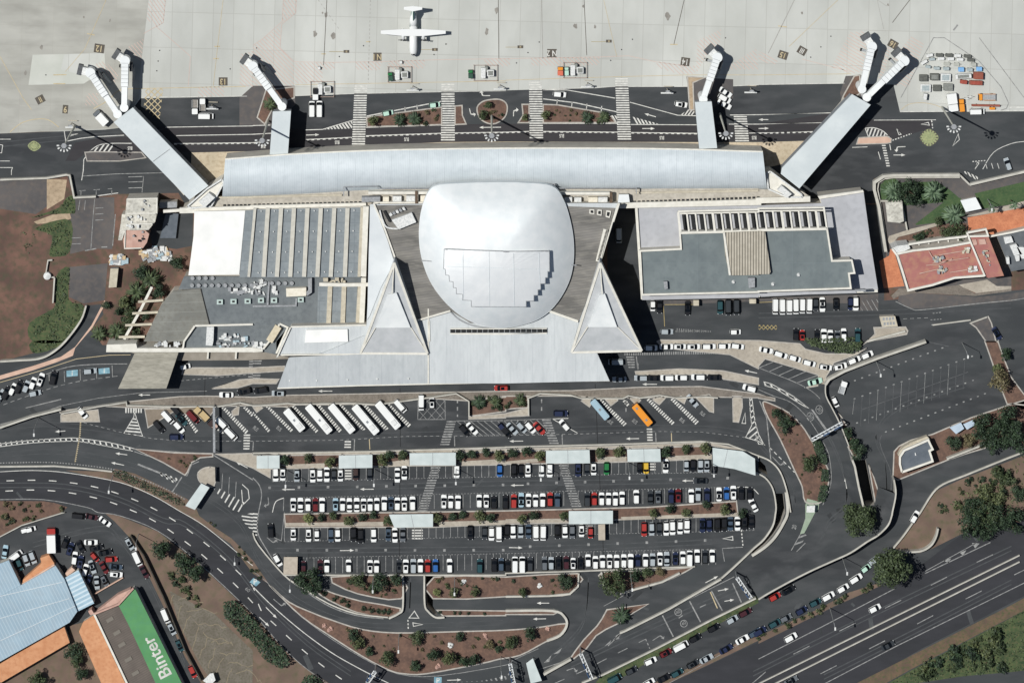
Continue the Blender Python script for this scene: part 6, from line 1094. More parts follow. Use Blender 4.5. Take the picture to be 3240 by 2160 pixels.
# ---------- buses, trucks ----------
def vehicle(name, lab, cat, s, ang, L, Wd, Hh, c, parts, group=None):
    (x, y), = G(s); p = P(x, y, Hh); o = thing(name, lab, cat, (p[0], p[1], 0), R(ang), group)
    cs, sn = math.cos(R(ang)), math.sin(R(ang))
    def add(nm, mb, m):
        me = bpy.data.meshes.new(nm); me.from_pydata(mb.v, [], mb.f); me.update(); me.materials.append(m); q = bpy.data.objects.new(nm, me); COL.objects.link(q); q.parent = o
    for nm, mb, m in parts: add(nm, mb, m)
    rt = [q for q in o.children if q.name.startswith('roof_top')]
    if rt:
        for q in [q for q in o.children if q.name.startswith('roof_hatch')]: q.parent = rt[0]
    for fx in (L/2-L*.2, -L/2+L*.22):
        for sg in (-1, 1): add('wheel', MB().cyl((fx, sg*(Wd/2-.3), .48), (fx, sg*(Wd/2+.02), .48), .48, .48, 12), rub)
    return o
def rbox(L, Wd, z0, z1, r=.25, x=0, y=0):
    a, b = L/2, Wd/2; pts = [(a-r, -b), (a, -b+r), (a, b-r), (a-r, b), (-a+r, b), (-a, b-r), (-a, -b+r), (-a+r, -b)]
    return MB().prism([(x+px, y+py, z1) for px, py in pts], z0)
def bus(s, ang, L, c, lab, hatch=(0,), Wd=2.6):
    P_ = [('body', rbox(L, Wd, .35, 1.6), paint(c)), ('window_band', rbox(L-.04, Wd-.04, 1.6, 2.6), cglass), ('roof', rbox(L, Wd, 2.6, 3.05), paint(c)), ('roof_top', rbox(L-.9, Wd-.7, 3.05, 3.15), paint(c)), ('windscreen', MB().box((L/2+.01, 0, 1.3), (.06, Wd-.3, 1.5)), cglass)]
    if L > 9: P_.append(('air_conditioner', rbox(1.9, 1.7, 3.15, 3.4, .2, -L*.28), mat('bus_unit', 'c4c6c4', 'cfd1cf', 1)))
    for h in hatch: P_.append(('roof_hatch', MB().box((h, 0, 3.15), (.8, .7, .12)), mat('hatch_grey', '7b8084')))
    vehicle('parked_bus', lab, 'bus', s, ang, L, Wd, 3, c, P_, 'buses in the bus station')
bus("23 380,722", 130, 9.2, 'white', 'shorter white coach, leftmost of the five parked coaches'); bus("23 605,712", 130, 12.2, 'white', 'white coach, second from the left of the five', (-.5,)); bus("23 815,708", 130, 12.2, 'white', 'white coach in the middle of the five, without dark roof hatches', ()); bus("23 1035,718", 130, 12.4, 'white', 'white coach with two dark roof hatches, second from the right of the five', (-1, -4)); bus("23 1240,678", 130, 11.4, 'white', 'cream white coach, rightmost of the five parked coaches', ())
bus("33 865,625", 130, 8.2, 'light blue', 'light blue midibus in a coach bay', (0,), 2.3); bus("33 1255,675", 130, 8.8, 'orange', 'orange midibus in a coach bay', (-2.2, 3), 2.4)
def truck(s, ang, L, Wd, Hh, cab, box, lab, name='box_truck', cat='truck', cabL=1.9, flat=False, group=None):
    P_ = [('cab', rbox(cabL, Wd-.1, .45, min(Hh, 2.5), .2, L/2-cabL/2), paint(cab)), ('windscreen', MB().box((L/2, 0, 1.35), (.1, Wd-.35, .85)), cglass), ('chassis', MB().box((0, 0, .5), (L-.4, Wd*.6, .25)), mat('chassis', '26282a'))]
    P_.append(('load_box', rbox(L-cabL-.2, Wd, .8, 1.1 if flat else Hh, .08, -cabL/2-.1), box if not isinstance(box, str) else paint(box)))
    if flat:
        for sg in (-1, 1): P_.append(('side_rail', MB().box((-cabL/2-.1, sg*(Wd/2-.06), 1.1), (L-cabL-.3, .1, .5)), paint(cab)))
    vehicle(name, lab, cat, s, ang, L, Wd, Hh*.8, cab, P_, group)
truck("14 470,262", 92, 8.3, 3.0, 3.4, 'red', 'white', 'large white box truck with a red cab in the lower left lot'); truck("13 1850,668", 135, 6.0, 2.4, 2.6, 'beige', 'beige', 'beige crane truck beside the dark red van', flat=True); truck("13 1955,765", 135, 3.6, 2.2, 2.0, 'brown', mat('pinkish_load', 'a98f84', 'b59c90', 1), 'brown trailer with a pinkish load behind the beige truck', flat=True)
truck("11 925,1085", 133, 5.6, 2.7, 3.3, 'grey', 'white', 'white box truck parked beside the left pier', cabL=1.2); truck("11 1790,985", -90, 4.9, 2.1, 2.4, 'white', mat('clutter_load', '6e6b66', '8a8680', 2), 'flatbed with a white cab at its lower end on the service road', 'service_truck', flat=True); truck("11 1860,965", 90, 4.4, 2.0, 2.3, 'white', mat('clutter_load', '6e6b66'), 'flatbed with a white cab at its upper end on the service road', 'service_truck', flat=True)
truck("43 775,425", 72, 4.7, 2.1, 2.2, 'white', mat('grey_load', '85898b', '9a9ea0', 2), 'white flatbed pickup at the corner of the empty car park', 'flatbed_pickup', flat=True); truck("21 575,865", 90, 4.0, 1.9, 2.4, 'black', 'white', 'dark and white service truck above the two white vans', 'service_truck')
truck("91 1010,1190", -82, 6.2, 3.4, 2.6, 'white', 'white', 'large white aircraft tug with a forked front end', 'aircraft_tug', 'tug', 2.4); truck("91 1180,1240", 95, 4.4, 1.7, 2.0, 'orange', 'orange', 'orange tractor beside the white aircraft tug', 'tow_tractor', 'tractor', 1.5); truck("91 1640,1090", 180, 6.2, 2.3, 1.5, 'orange', mat('grey_load', '85898b'), 'orange framed loader with a grey platform', 'cargo_loader', 'loader', 1.5, True)
truck("21 1263,705", 98, 2.9, 1.6, 2, 'green', mat('dark_green_roof', '2b4a3d'), 'dark green tractor left of the equipment cluster under the airliner', 'tow_tractor', 'tractor', 1); truck("21 2000,682", 92, 2.9, 1.6, 2, 'green', mat('dark_green_roof', '2b4a3d'), 'dark green tractor left of the second equipment cluster', 'tow_tractor', 'tractor', 1); truck("31 502,655", 90, 3, 1.9, 2, 'orange', mat('coral_roof', 'c0664f'), 'coral red tractor left of the third equipment cluster', 'tow_tractor', 'tractor', 1.1); truck("31 560,655", 92, 2.9, 1.4, 1.9, 'pale green', 'pale green', 'pale green cart beside the coral red tractor', 'service_cart', 'cart', 1)
# ---------- apron equipment ----------
pinkf = mat('pinkish_frame', '96857c', 'a6958b', 1); gseg = mat('gse_grey', '6d706c', '7e817c', 2)
def unit(name, lab, cat, s, w, d, h, ang=0, m=None, top=None, group=None):
    (x, y), = G(s); X, Y, _ = P(x, y, h); o = thing(name, lab, cat, (X, Y, 0), R(ang), group)
    def add(nm, mb, mm):
        me = bpy.data.meshes.new(nm); me.from_pydata(mb.v, [], mb.f); me.update(); me.materials.append(mm); q = bpy.data.objects.new(nm, me); COL.objects.link(q); q.parent = o
    add('body', rbox(w, d, .35, h, min(.12, w*.1)), m or clutm); add('chassis', MB().box((0, 0, .2), (w*.9, d*.8, .2)), mat('chassis', '26282a'))
    if top: add('top_panel', MB().box((0, 0, h), (w*.7, d*.7, .12)), top)
    for sx in (-1, 1):
        for sy in (-1, 1): add('wheel', MB().cyl((sx*w*.32, sy*d*.4, .2), (sx*w*.32, sy*(d*.4+.15), .2), .2, .2, 8), rub)
    add('tow_bar', MB().bar((w/2, 0, .35), (w/2+.8, 0, .3), .1, .1), mat('chassis', '26282a'))
    return o
for n_, (a, lb) in enumerate((("21 1350,680", 'first'), ("21 2140,665", 'second'), ("31 640,640", 'third'), ("21 640,815", 'fourth'))):
    f_ = G(a)[0]; pos = {0: 'below the airliner', 1: 'above the second zebra walk', 2: 'beside the coral red tractor', 3: 'near the two white vans'}[n_]
    def at(dx, dy): return [(f_[0]+dx, f_[1]+dy)]
    def U(nm, lab, cat, dx, dy, *r, **k):
        X0 = G; o_ = unit(nm, lab, cat, "00 %f,%f" % ((f_[0]+dx)/1.3776, (f_[1]+dy)/1.3776), *r, **k); return o_
    U('ground_power_unit', 'white generator box '+pos, 'generator', -8, 3, 1.6, 3.6, 1.9, m=clutm); U('air_start_unit', 'white machine with round top '+pos, 'air starter', 15, 3, 2.4, 2.2, 2.0, m=clutm, top=gseg); U('steps', 'narrow grey steps '+pos, 'steps', 2, -9, 1.0, 2.0, 1.8, m=gseg)
    X, Y, _ = P(f_[0], f_[1], 0); Q = thing('guard_frame', 'pinkish rail frame around the equipment '+pos, 'guard rail', (X, Y, 0), group='guard frames on the apron')
    fr_ = [(X-4.2, Y+2.6), (X+4, Y+2.6), (X+4, Y-2.8), (X-4.2, Y-2.8)]
    for z in (.5, 1.0): MB().ribbon([(x, y, z) for x, y in fr_], .1, .1, True).build('rail', pinkf, Q)
    for x, y in fr_+[(X, Y+2.6), (X, Y-2.8)]: MB().cyl((x, y, 0), (x, y, 1.05), .1).build('post', pinkf, Q)
for a, pos in (("21 1470,790", 'under the first equipment cluster'), ("21 2270,780", 'under the second equipment cluster'), ("31 750,760", 'under the third equipment cluster'), ("31 1482,815", 'left of the brown service bay'), ("31 2250,810", 'right of the right short pier'), ("11 1950,960", 'beside the two flatbeds'), ("11 660,1130", 'near the left floodlight mast')):
    X, Y, _ = P(*G(a)[0], 0); Q = thing('hydrant_post', 'cream lamp post with rails '+pos, 'post', (X, Y, 0), group='railed posts along the apron edge')
    MB().cyl((X, Y, 0), (X, Y, 5.5), .14).build('post', cream, Q); MB().box((X, Y, 5.3), (1.4, .5, .3)).build('lamp_head', clutg, Q); MB().bar((X-2.2, Y-1.4, 1.0), (X+2.2, Y-1.4, 1.0), .5, .25).build('rail', clutm, Q); MB().bar((X-1.2, Y+1.0, 1.0), (X+2, Y+.9, 1.0), .2, .2).build('rail', cream, Q)
    for dx in (-2, 2): MB().cyl((X+dx, Y-1.4, 0), (X+dx, Y-1.4, .9), .1).build('support', cream, Q)
gi = 0
def dol(s, w, d, h, ang, m, lab, top=None): unit('container_dolly', lab, 'baggage dolly', s, w, d, h, ang, m, top, 'baggage dollies beside the right pier')
dk = mat('dark_dolly', '4a4c48', '5d5f5a', 2); ltb = mat('dolly_blue', '6d9cc8', '7ba8d2', 1); sil = mat('dolly_silver', '8a9698', '9fa9aa', 2); red_ = mat('equipment_red', '8a3f34', '9a4c3e', 1); br_ = mat('equipment_brick', '7d4436', '8b5041', 1)
dol("91 588,325", 2.4, 1.0, 1.3, 12, clutm, 'white dolly at the upper left corner of the dolly pack'); dol("91 770,320", 2.6, 1.1, 1.0, 0, dk, 'leftmost dark dolly in the top dolly row'); dol("91 945,322", 2.6, 1.1, 1.0, 0, dk, 'middle dark dolly in the top dolly row'); dol("91 1105,330", 2.3, 1.0, 1.2, -2, clutm, 'white dolly between dark ones in the top dolly row'); dol("91 1285,340", 2.6, 1.1, 1.0, -4, dk, 'rightmost dark dolly in the top dolly row')
dol("91 490,450", 2.3, 1.0, 1.2, 30, clutm, 'tilted white dolly at the far left of the pack'); dol("91 635,395", 2.0, .9, 1.0, 5, sil, 'grey dolly in the second dolly row'); dol("91 800,385", 2.3, 1.0, 1.2, 0, clutm, 'leftmost white dolly in the second dolly row'); dol("91 978,388", 2.3, 1.0, 1.2, 0, clutm, 'middle white dolly in the second dolly row'); dol("91 1150,400", 2.3, 1.0, 1.2, -3, clutm, 'right white dolly in the second dolly row'); dol("91 1345,410", 2.5, 1.1, 1.0, -5, dk, 'dark dolly ending the second dolly row')
dol("91 905,480", 2.2, 1.1, .6, 0, mat('pale_platform', '9b9d96', 'a5a79f', 1), 'low pale platform left of the small gap'); dol("91 1085,490", 2.0, 1.1, .6, 0, mat('pale_platform', '9b9d96'), 'low pale platform under the white dollies'); dol("91 1400,495", 1.8, 1.1, 1.2, 5, mat('pale_platform', '9b9d96'), 'low pale platform at the right of the pack')
dol("91 560,535", 1.8, .9, 1.1, -8, sil, 'silver cart far left in the blue cart row'); dol("91 720,562", 2.1, 1.0, 1.3, 0, sil, 'silver cart, second in the blue cart row'); dol("91 895,570", 2.1, 1.1, 1.3, 0, sil, 'silver cart, third in the blue cart row'); dol("91 1170,585", 2.0, 1.5, 1.4, 0, ltb, 'left blue covered cart'); dol("91 1330,590", 1.9, 1.1, 1.3, 0, sil, 'silver cart between the two blue carts'); dol("91 1500,575", 2.0, 1.4, 1.4, 0, ltb, 'right blue covered cart')
dol("91 475,740", 2.9, 2.3, 1.3, 0, dk, 'square dark platform at the left end of the platform row'); dol("91 680,722", 3.2, 2.3, 1.6, 0, dk, 'square dark framed platform with a grey centre', gseg); dol("91 885,732", 3.5, 2.7, 1.5, -2, clutm, 'large white platform in the platform row', sil); dol("91 515,925", 3.6, 2.6, 1.2, -2, clutm, 'large white platform in the lower platform row', sil); dol("91 725,925", 2.8, 2.2, 1.1, 0, dk, 'dark brown platform in the lower platform row'); dol("91 930,910", 3.3, 2.4, 1.3, -2, gseg, 'grey platform in the lower platform row')
unit('belt_loader', 'long white belt loader with dark rails', 'belt loader', "91 1210,710", 5.6, 1.5, 1.8, 4, clutm, gseg); unit('baggage_stairs', 'big brick red square platform', 'platform', "91 1485,700", 3.4, 2.4, 2.0, -2, br_); unit('tow_cart', 'bright red cart below the belt loader', 'cart', "91 1215,815", 2.4, 1.3, 1.6, -6, red_); unit('tow_cart', 'long brick red cart below the square platform', 'cart', "91 1440,830", 4.6, 1.5, 1.5, -2, br_, red_)
unit('tow_bar_rack', 'long thin red tow bars near the bottom of the equipment area', 'rack', "91 1620,1245", 10.0, .7, 1.0, -1, br_); unit('tow_cart', 'small orange cart at the end of the red bars', 'cart', "91 1740,1300", 2.0, .8, .9, 0, paint('orange')); unit('baggage_steps', 'small white two box steps cart left of the tug', 'steps', "91 510,1085", 1.2, 2.1, 2.2, -8, clutm)
for i, s in enumerate(("91 1330,1085", "91 1270,1120")): unit('wheel_chock_rack', ('upper', 'lower')[i]+' thin pale rod rack beside the orange loader', 'rack', s, 2.0, .3, .5, 0, clutm)
unit('bollard_cart', 'small white box above the first equipment cluster', 'box', "21 1360,575", .9, .9, 1.2, 0, clutm); unit('bollard_cart', 'small white box right of the left short pier jet bridge', 'box', "21 608,628", .9, .9, 1.2, 0, clutm)
# ---------- vegetation ----------
leafm = {k: mat('foliage_'+k, a, b, .9, island=True, lo=.25, hi=.8, rough=.7) for k, a, b in (('dark', '16241a', '3a4f34'), ('mid', '222f1c', '4e5c3a'), ('olive', '303a26', '666f47'), ('yellow', '4a5530', '8f9660'), ('dry', '4a4432', '77704f'), ('palm', '2a3d2b', '6a7f62'))}
bark = mat('bark', '4a3d31', '5c4c3d', 1)
def crown(seed, r, h, n, leaf, zc, irregular=.35, flat=1.0):
    g = random.Random(seed); mb = MB(); cl = []
    for i in range(max(8, int(10+r*5))):
        a = g.uniform(0, 6.283); u = g.uniform(0, 1)**.5; z = g.uniform(-.8, .95)
        rr = r*(1-irregular*g.random())*u*math.sqrt(max(.1, 1-z*z*.7)); cl.append((rr*math.cos(a), rr*math.sin(a), zc+z*h*.5, r*g.uniform(.22, .42)))
    for c in cl:
        for k in range(n//len(cl)):
            d = Vector((g.gauss(0, 1), g.gauss(0, 1), g.gauss(0, .8))).normalized()*c[3]*g.uniform(.55, 1.05); p = Vector(c[:3])+d
            nrm = (d.normalized()+Vector((g.gauss(0, .5), g.gauss(0, .5), g.gauss(0, .5)+.25))).normalized(); u = nrm.orthogonal().normalized(); v = nrm.cross(u); s_ = leaf*g.uniform(.6, 1.3); t = g.uniform(0, 6.28); u, v = u*math.cos(t)+v*math.sin(t), v*math.cos(t)-u*math.sin(t)
            mb.add([p-u*s_, p-v*s_*.55, p+u*s_, p+v*s_*.55], [(0, 1, 2, 3)])
    return mb
VP = {}
def vmesh(key, fn):
    if key not in VP:
        lst = []
        for nm, mb, m in fn():
            me = bpy.data.meshes.new(nm); me.from_pydata([tuple(v) for v in mb.v], [], mb.f); me.update(); me.materials.append(m); lst.append((nm, me))
        VP[key] = lst
    return VP[key]
def tree_parts(seed, k, r, h):
    def fn():
        g = random.Random(seed); tr = MB().cyl((0, 0, 0), (.1, 0, h*.45), r*.09, r*.06, 8)
        for i in range(5): a = i*1.256+g.random(); tr.cyl((.1, 0, h*.4), (r*.5*math.cos(a), r*.5*math.sin(a), h*.72), r*.045, r*.02, 6)
        return [('trunk', tr, bark), ('crown', crown(seed, r, h*.75, int(420+r*r*75), .16+r*.045, h*.62), leafm[k])]
    return fn
def plant(name, lab, cat, x, y, key, fn, sc_=1, group=None, zc=0):
    p = P(x, y, zc*sc_); o = thing(name, lab, cat, (p[0], p[1], 0), random.uniform(0, 6.28), group); o.scale = (sc_, sc_, sc_*random.uniform(.85, 1.15))
    for nm, me in vmesh(key, fn): q = bpy.data.objects.new(nm, me); COL.objects.link(q); q.parent = o
    return o
def tree(s, r, k, lab, group=None, h=None, name='tree', cat='tree'):
    (x, y), = G(s); b = min((2, 3.2, 5, 7), key=lambda q: abs(q-r)); v = random.randrange(2); hh = b*(2.3 if b > 4 else 2.0)
    plant(name, lab, cat, x, y, ('t', k, b, v), tree_parts(31*b+v if b != 3.2 else 77+v, k, b, hh), r/b, group, hh*.6)
def shrub_fn(seed, k, r):
    def fn(): return [('stem', MB().cyl((0, 0, 0), (0, 0, r*.8), r*.12, r*.06, 5), bark), ('foliage', crown(seed, r, r*1.2, 200, .2, r*.7, .3), leafm[k])]
    return fn
def shrub(s, r, k, lab, group=None, xy=None):
    (x, y) = xy or G(s)[0]; v = random.randrange(3); plant('shrub', lab, 'shrub', x, y, ('s', k, v), shrub_fn(5+v, k, 1.0), r, group, .7)
def palm_fn(seed, r, hgt, n=54, k='palm'):
    def fn():
        g = random.Random(seed); mb = MB()
        for i in range(n):
            a = g.uniform(0, 6.28); up = g.uniform(-.25, .85); L = r*g.uniform(.8, 1.08)*math.cos(up*.75); w = r*.075; pts = []
            for j in range(6):
                t = j/5; d = L*t; z = hgt+r*.45*up*math.sin(t*2.2)*1.2-r*.42*t*t*(1-up*.4); pts.append((d, z, w*(1.15-t)*(1 if j else .3)))
            ca, sa = math.cos(a), math.sin(a)
            for j in range(5):
                (d0, z0, w0), (d1, z1, w1) = pts[j], pts[j+1]
                for sg in (-1, 1):
                    mb.add([(d0*ca, d0*sa, z0), (d1*ca, d1*sa, z1), (d1*ca-sg*w1*sa*1.6, d1*sa+sg*w1*ca*1.6, z1-w1*.5), (d0*ca-sg*w0*sa*1.6, d0*sa+sg*w0*ca*1.6, z0-w0*.5)], [(0, 1, 2, 3)])
        return [('trunk', MB().cyl((0, 0, 0), (0, 0, hgt), r*.09, r*.07, 10), bark), ('fronds', mb, leafm[k])]
    return fn
def palm(s, r, lab, k='palm', hgt=None, n=54):
    (x, y), = G(s); plant('palm_tree', lab, 'palm tree', x, y, ('p', k, round(r, 1), n, hgt), palm_fn(int(r*10), r, hgt or r*.9, n, k), 1, None, hgt or r*.9)
palm("92 665,290", 4.4, 'large pale green palm in the middle of the upper lawn'); palm("42 1240,195", 4.4, 'large pale green palm near the rounded garden corner'); palm("92 1040,720", 4.4, 'large palm beside the red terrace')
palm("92 1735,580", 1.8, 'small slim palm at the lower edge of the lawn', hgt=9, n=26); palm("92 2140,520", 1.9, 'small slim palm right of its twin by the path', hgt=9, n=26)
palm("12 1380,1000", 4.2, 'big dark palm above the pergola', 'mid'); palm("12 1255,1110", 4.0, 'big dark palm left of the pergola', 'mid'); palm("12 1070,1480", 3.6, 'dark palm by the lower pergola beams', 'mid'); palm("12 910,1500", 3.2, 'dark palm at the bend of the ring road', 'mid')
palm("21 1345,1105", 2.7, 'dark spiky palm in the left traffic island', 'dark'); palm("21 1490,1095", 2.9, 'wide dark palm right of the spiky one', 'dark'); palm("31 745,1085", 2.7, 'dark palm in the right traffic island', 'dark'); palm("31 895,1085", 2.6, 'olive palm at the tip of the right traffic island', 'mid'); palm("21 160,960", 2.8, 'dark palm under the left short pier jet bridge', 'mid')
palm("23 2230,560", 2.6, 'palm in the right half of the sunken court', 'mid'); palm("33 130,540", 2.6, 'palm at the right end of the sunken court', 'mid'); palm("23 2080,560", 2.8, 'palm in the left half of the sunken court', 'dark'); palm("34 1060,950", 3.8, 'dark palm beside the exit road triangle', 'dark')
for s, r, k, lab in (("12 1290,940", 3.2, 'dark', 'round dark tree above the palms at the left'), ("12 1150,1205", 2.6, 'olive', 'round olive bush tree by the old car park'), ("12 1460,1110", 3.0, 'dark', 'dark tree at the top of the pergola'), ("12 1200,1290", 2.6, 'mid', 'bushy tree left of the pergola middle'), ("12 1180,1400", 2.8, 'mid', 'bushy tree left of the lower pergola'), ("12 1330,1320", 2.2, 'dark', 'small dark tree inside the pergola'), ("12 1625,850", 2.7, 'dark', 'dark tree at the corner of the white roof'), ("12 970,1230", 1.8, 'dark', 'small dark tree at the end of the old car park'), ("12 1250,1500", 2.4, 'mid', 'small tree at the foot of the pergola'), ("12 1080,1290", 1.6, 'dark', 'small dark tree beside the stair'),
                    ("42 1370,190", 4.2, 'dark', 'dark broad tree between the two upper palms'), ("42 1430,260", 3.2, 'dark', 'dark tree below the upper palms'), ("42 1650,470", 1.9, 'mid', 'small pale tree left of the red terrace palm'), ("42 1730,570", 3.0, 'mid', 'bushy tree left above the red roofed building'), ("42 1830,570", 3.4, 'mid', 'bushy tree at the corner of the red roofed building'), ("42 1480,620", 2.2, 'dark', 'dark low tree above the balconies'), ("42 1790,450", 2.0, 'mid', 'small tree under the large palm'),
                    ("43 160,660", 2.2, 'dark', 'small dark tree at the top of the red island'), ("43 245,760", 3.4, 'dark', 'large dark tree in the red island'), ("43 465,1115", 3.6, 'mid', 'round green tree in the red island'), ("43 1800,930", 3.4, 'dark', 'loose dark tree beside the small flat building'), ("43 1940,900", 2.8, 'dry', 'brownish thin tree beside the dark grove'),
                    ("43 2080,790", 4.6, 'dark', 'large dark tree, left in the grove right of the car park'), ("43 2230,850", 5, 'dark', 'large dark tree in the middle of the grove'), ("43 2120,930", 3.8, 'dark', 'dark tree at the lower edge of the grove'), ("43 2300,720", 4.6, 'dark', 'dark tree at the top of the grove'), ("43 2400,880", 5.5, 'dark', 'dark tree cut by the picture edge in the grove'), ("43 2220,350", 4.0, 'dry', 'dusky tree right of the empty car park'), ("43 2190,260", 2.6, 'olive', 'small dusky tree above the larger one'), ("43 2265,120", 2.4, 'dark', 'dark slim tree in the right verge'),
                    ("43 2200,1200", 2.6, 'mid', 'green tree on the hillside at the right'), ("43 2290,1270", 3.2, 'mid', 'second green tree on the hillside'), ("43 2080,1380", 3.4, 'olive', 'olive tree in the hillside scrub'), ("43 2200,1450", 3.2, 'olive', 'larger olive tree in the hillside scrub'), ("43 2400,1400", 3.5, 'dark', 'dark tree at the right edge of the hillside'), ("43 1980,1530", 4.2, 'dark', 'dark tree above the highway ramp'),
                    ("44 1950,90", 5, 'dark', 'big dark tree above the highway chevrons'), ("44 2090,150", 4.3, 'dark', 'big dark tree right above the chevrons'), ("44 2200,60", 4.5, 'dark', 'big dark tree farthest right above the highway'), ("44 2060,10", 5, 'mid', 'green tree behind the big dark ones'), ("44 2340,80", 4.5, 'dark', 'dark tree cut by the right edge above the highway'),
                    ("44 1220,520", 7.2, 'mid', 'huge dull green tree beside the highway'), ("44 930,80", 6.2, 'mid', 'large dull green tree standing on the asphalt'), ("43 920,1010", 3.0, 'dark', 'dark tree leaning over the sunken lane'), ("43 830,840", 2.2, 'dark', 'small dark tree below the sign gantry'), ("43 870,930", 2.4, 'dark', 'dark tree between gantry and sunken lane'),
                    ("14 1480,340", 4.0, 'dark', 'dark tree between the hangar lane and the ring highway'), ("14 1680,470", 4.0, 'dark', 'dark tree, upper of the pair beside the highway'), ("14 1790,560", 3.8, 'dark', 'dark tree, lower of the pair beside the highway'), ("14 670,1290", 3.4, 'dark', 'dark tree in the yard below the blue warehouse'), ("14 700,1370", 2.8, 'mid', 'green tree in the yard below the blue warehouse'), ("14 745,1480", 2.8, 'dark', 'dark tree at the bottom of the yard'), ("14 350,1530", 3.2, 'mid', 'green tree at the bottom left corner yard'),
                    ("24 520,640", 4.6, 'dark', 'large dark tree below the beige booth'), ("24 430,620", 3.0, 'dark', 'dark tree left of the large one below the booth'), ("24 970,630", 3.0, 'mid', 'green tree left in the garden below the car park'), ("24 1160,640", 3.4, 'dark', 'bluish dark tree in the garden left of the exit ramp'), ("24 1100,700", 2.2, 'mid', 'small tree beside the garden lamp'), ("24 1320,610", 2.6, 'dark', 'dark tree beside the exit ramp wall'), ("34 550,640", 3.6, 'dark', 'dark tree right of the cactus garden'), ("34 990,640", 4.8, 'mid', 'broad green tree in the planted wedge'), ("34 1180,580", 2.6, 'dark', 'dark tree in the middle of the planted wedge'), ("34 1300,560", 2.4, 'mid', 'small tree at the right of the planted wedge'), ("34 1420,540", 1.9, 'dry', 'dry small tree at the tip of the planted wedge'),
                    ("24 930,1130", 2.4, 'dark', 'dark tree, upper left of the large garden'), ("24 960,1195", 2.6, 'olive', 'pale cactus like tree in the large garden'), ("24 1235,1335", 2.8, 'mid', 'green tree at the lower left of the large garden'), ("24 1510,1150", 2.8, 'mid', 'bright green tree at the top of the large garden'), ("24 1660,1300", 2.8, 'dark', 'round dark tree in the middle of the large garden'), ("24 1800,1330", 3.0, 'olive', 'olive tree right of the round dark one'), ("24 1935,1375", 2.2, 'dark', 'round dark tree near the bottom road'), ("24 2035,1355", 2.2, 'dark', 'round dark tree beside its twin near the bottom road'), ("24 1905,1145", 1.9, 'dark', 'small dark tree at the garden top centre'), ("24 2185,1210", 1.8, 'dry', 'dry spiky tree in the garden'), ("24 1500,1405", 2.3, 'dark', 'dark tree at the garden bottom'), ("34 45,1190", 3.0, 'mid', 'round green tree at the right of the large garden'), ("34 215,1120", 2.6, 'dark', 'dark spiky tree near the pink rocks'), ("24 1075,1275", 2.0, 'dark', 'small dark tree left of centre in the garden'), ("24 2260,1260", 1.7, 'dark', 'small dark tree right of the dry one'),
                    ("21 1110,1110", 2.2, 'olive', 'round olive bush at the left island tip'), ("21 2160,960", 1.6, 'mid', 'green bush at the top of the round island'), ("21 2120,1060", 1.9, 'mid', 'green bush at the left of the round island'), ("31 370,1060", 2.0, 'olive', 'olive bush at the left of the right island'), ("31 180,1080", 1.5, 'olive', 'olive bush in the narrow island'), ("24 1690,740", 1.6, 'yellow', 'yellowish bush right of the exit ramp'), ("34 150,730", 2.0, 'mid', 'bluish bush at the bottom of the cactus garden'), ("24 1850,740", 2.0, 'olive', 'olive bush under the garden lamp'), ("24 2035,730", 1.8, 'olive', 'olive bush in the cactus garden')):
    tree(s, r, k, lab)
i = 0
names = ['first', 'second', 'third', 'fourth', 'fifth', 'sixth', 'seventh', 'eighth', 'ninth', 'tenth', 'eleventh', 'twelfth', 'thirteenth', 'fourteenth', 'fifteenth', 'sixteenth', 'seventeenth', 'eighteenth', 'nineteenth', 'twentieth', 'twenty-first', 'twenty-second']
for s, r, k in (("23 290,1090", 2.2, 'dark'), ("23 500,1075", 1.9, 'mid'), ("23 715,1105", 2.3, 'olive'), ("23 1185,1095", 2.6, 'olive'), ("23 1255,1045", 2.0, 'dark'), ("23 1370,1035", 2.2, 'mid'), ("23 1895,1050", 2.2, 'dark'), ("23 2010,1030", 2.0, 'dark'), ("23 2145,1015", 1.9, 'dark'), ("23 2268,1045", 2.4, 'olive'), ("33 60,1020", 2.0, 'dark'), ("33 190,1012", 2.1, 'dark'), ("33 320,1050", 2.3, 'olive'), ("33 860,1020", 2.4, 'mid'), ("33 1045,1020", 2.3, 'olive'), ("33 1480,1015", 2.4, 'dark'), ("33 1650,985", 2.1, 'mid'), ("33 1830,990", 2.3, 'olive')):
    tree(s, r, k, names[i]+' tree from the left in the upper tree strip of the car park', 'trees in the upper strip'); i += 1
i = 0
for s, r, k in (("24 505,65", 2.1, 'yellow'), ("24 620,50", 1.7, 'dark'), ("24 740,25", 1.8, 'mid'), ("24 880,75", 2.1, 'olive'), ("24 1000,40", 1.8, 'dark'), ("24 1110,25", 1.8, 'dark'), ("24 1245,85", 2.4, 'mid'), ("24 1690,60", 2.2, 'olive'), ("24 1830,35", 1.9, 'dark'), ("24 1920,20", 1.8, 'dark'), ("24 2080,45", 2.4, 'olive'), ("24 2190,50", 2.0, 'dark'), ("34 155,60", 2.1, 'olive'), ("34 255,20", 1.9, 'dark'), ("34 540,38", 2.1, 'mid'), ("34 1350,15", 1.9, 'olive'), ("33 1500,1530", 1.9, 'dark'), ("34 1660,15", 1.9, 'olive'), ("33 1840,1505", 1.8, 'dark'), ("34 2020,-30", 2.4, 'olive'), ("34 2180,10", 1.9, 'dark')):
    tree(s, r, k, names[i]+' tree from the left in the lower tree strip of the car park', 'trees in the lower strip'); i += 1
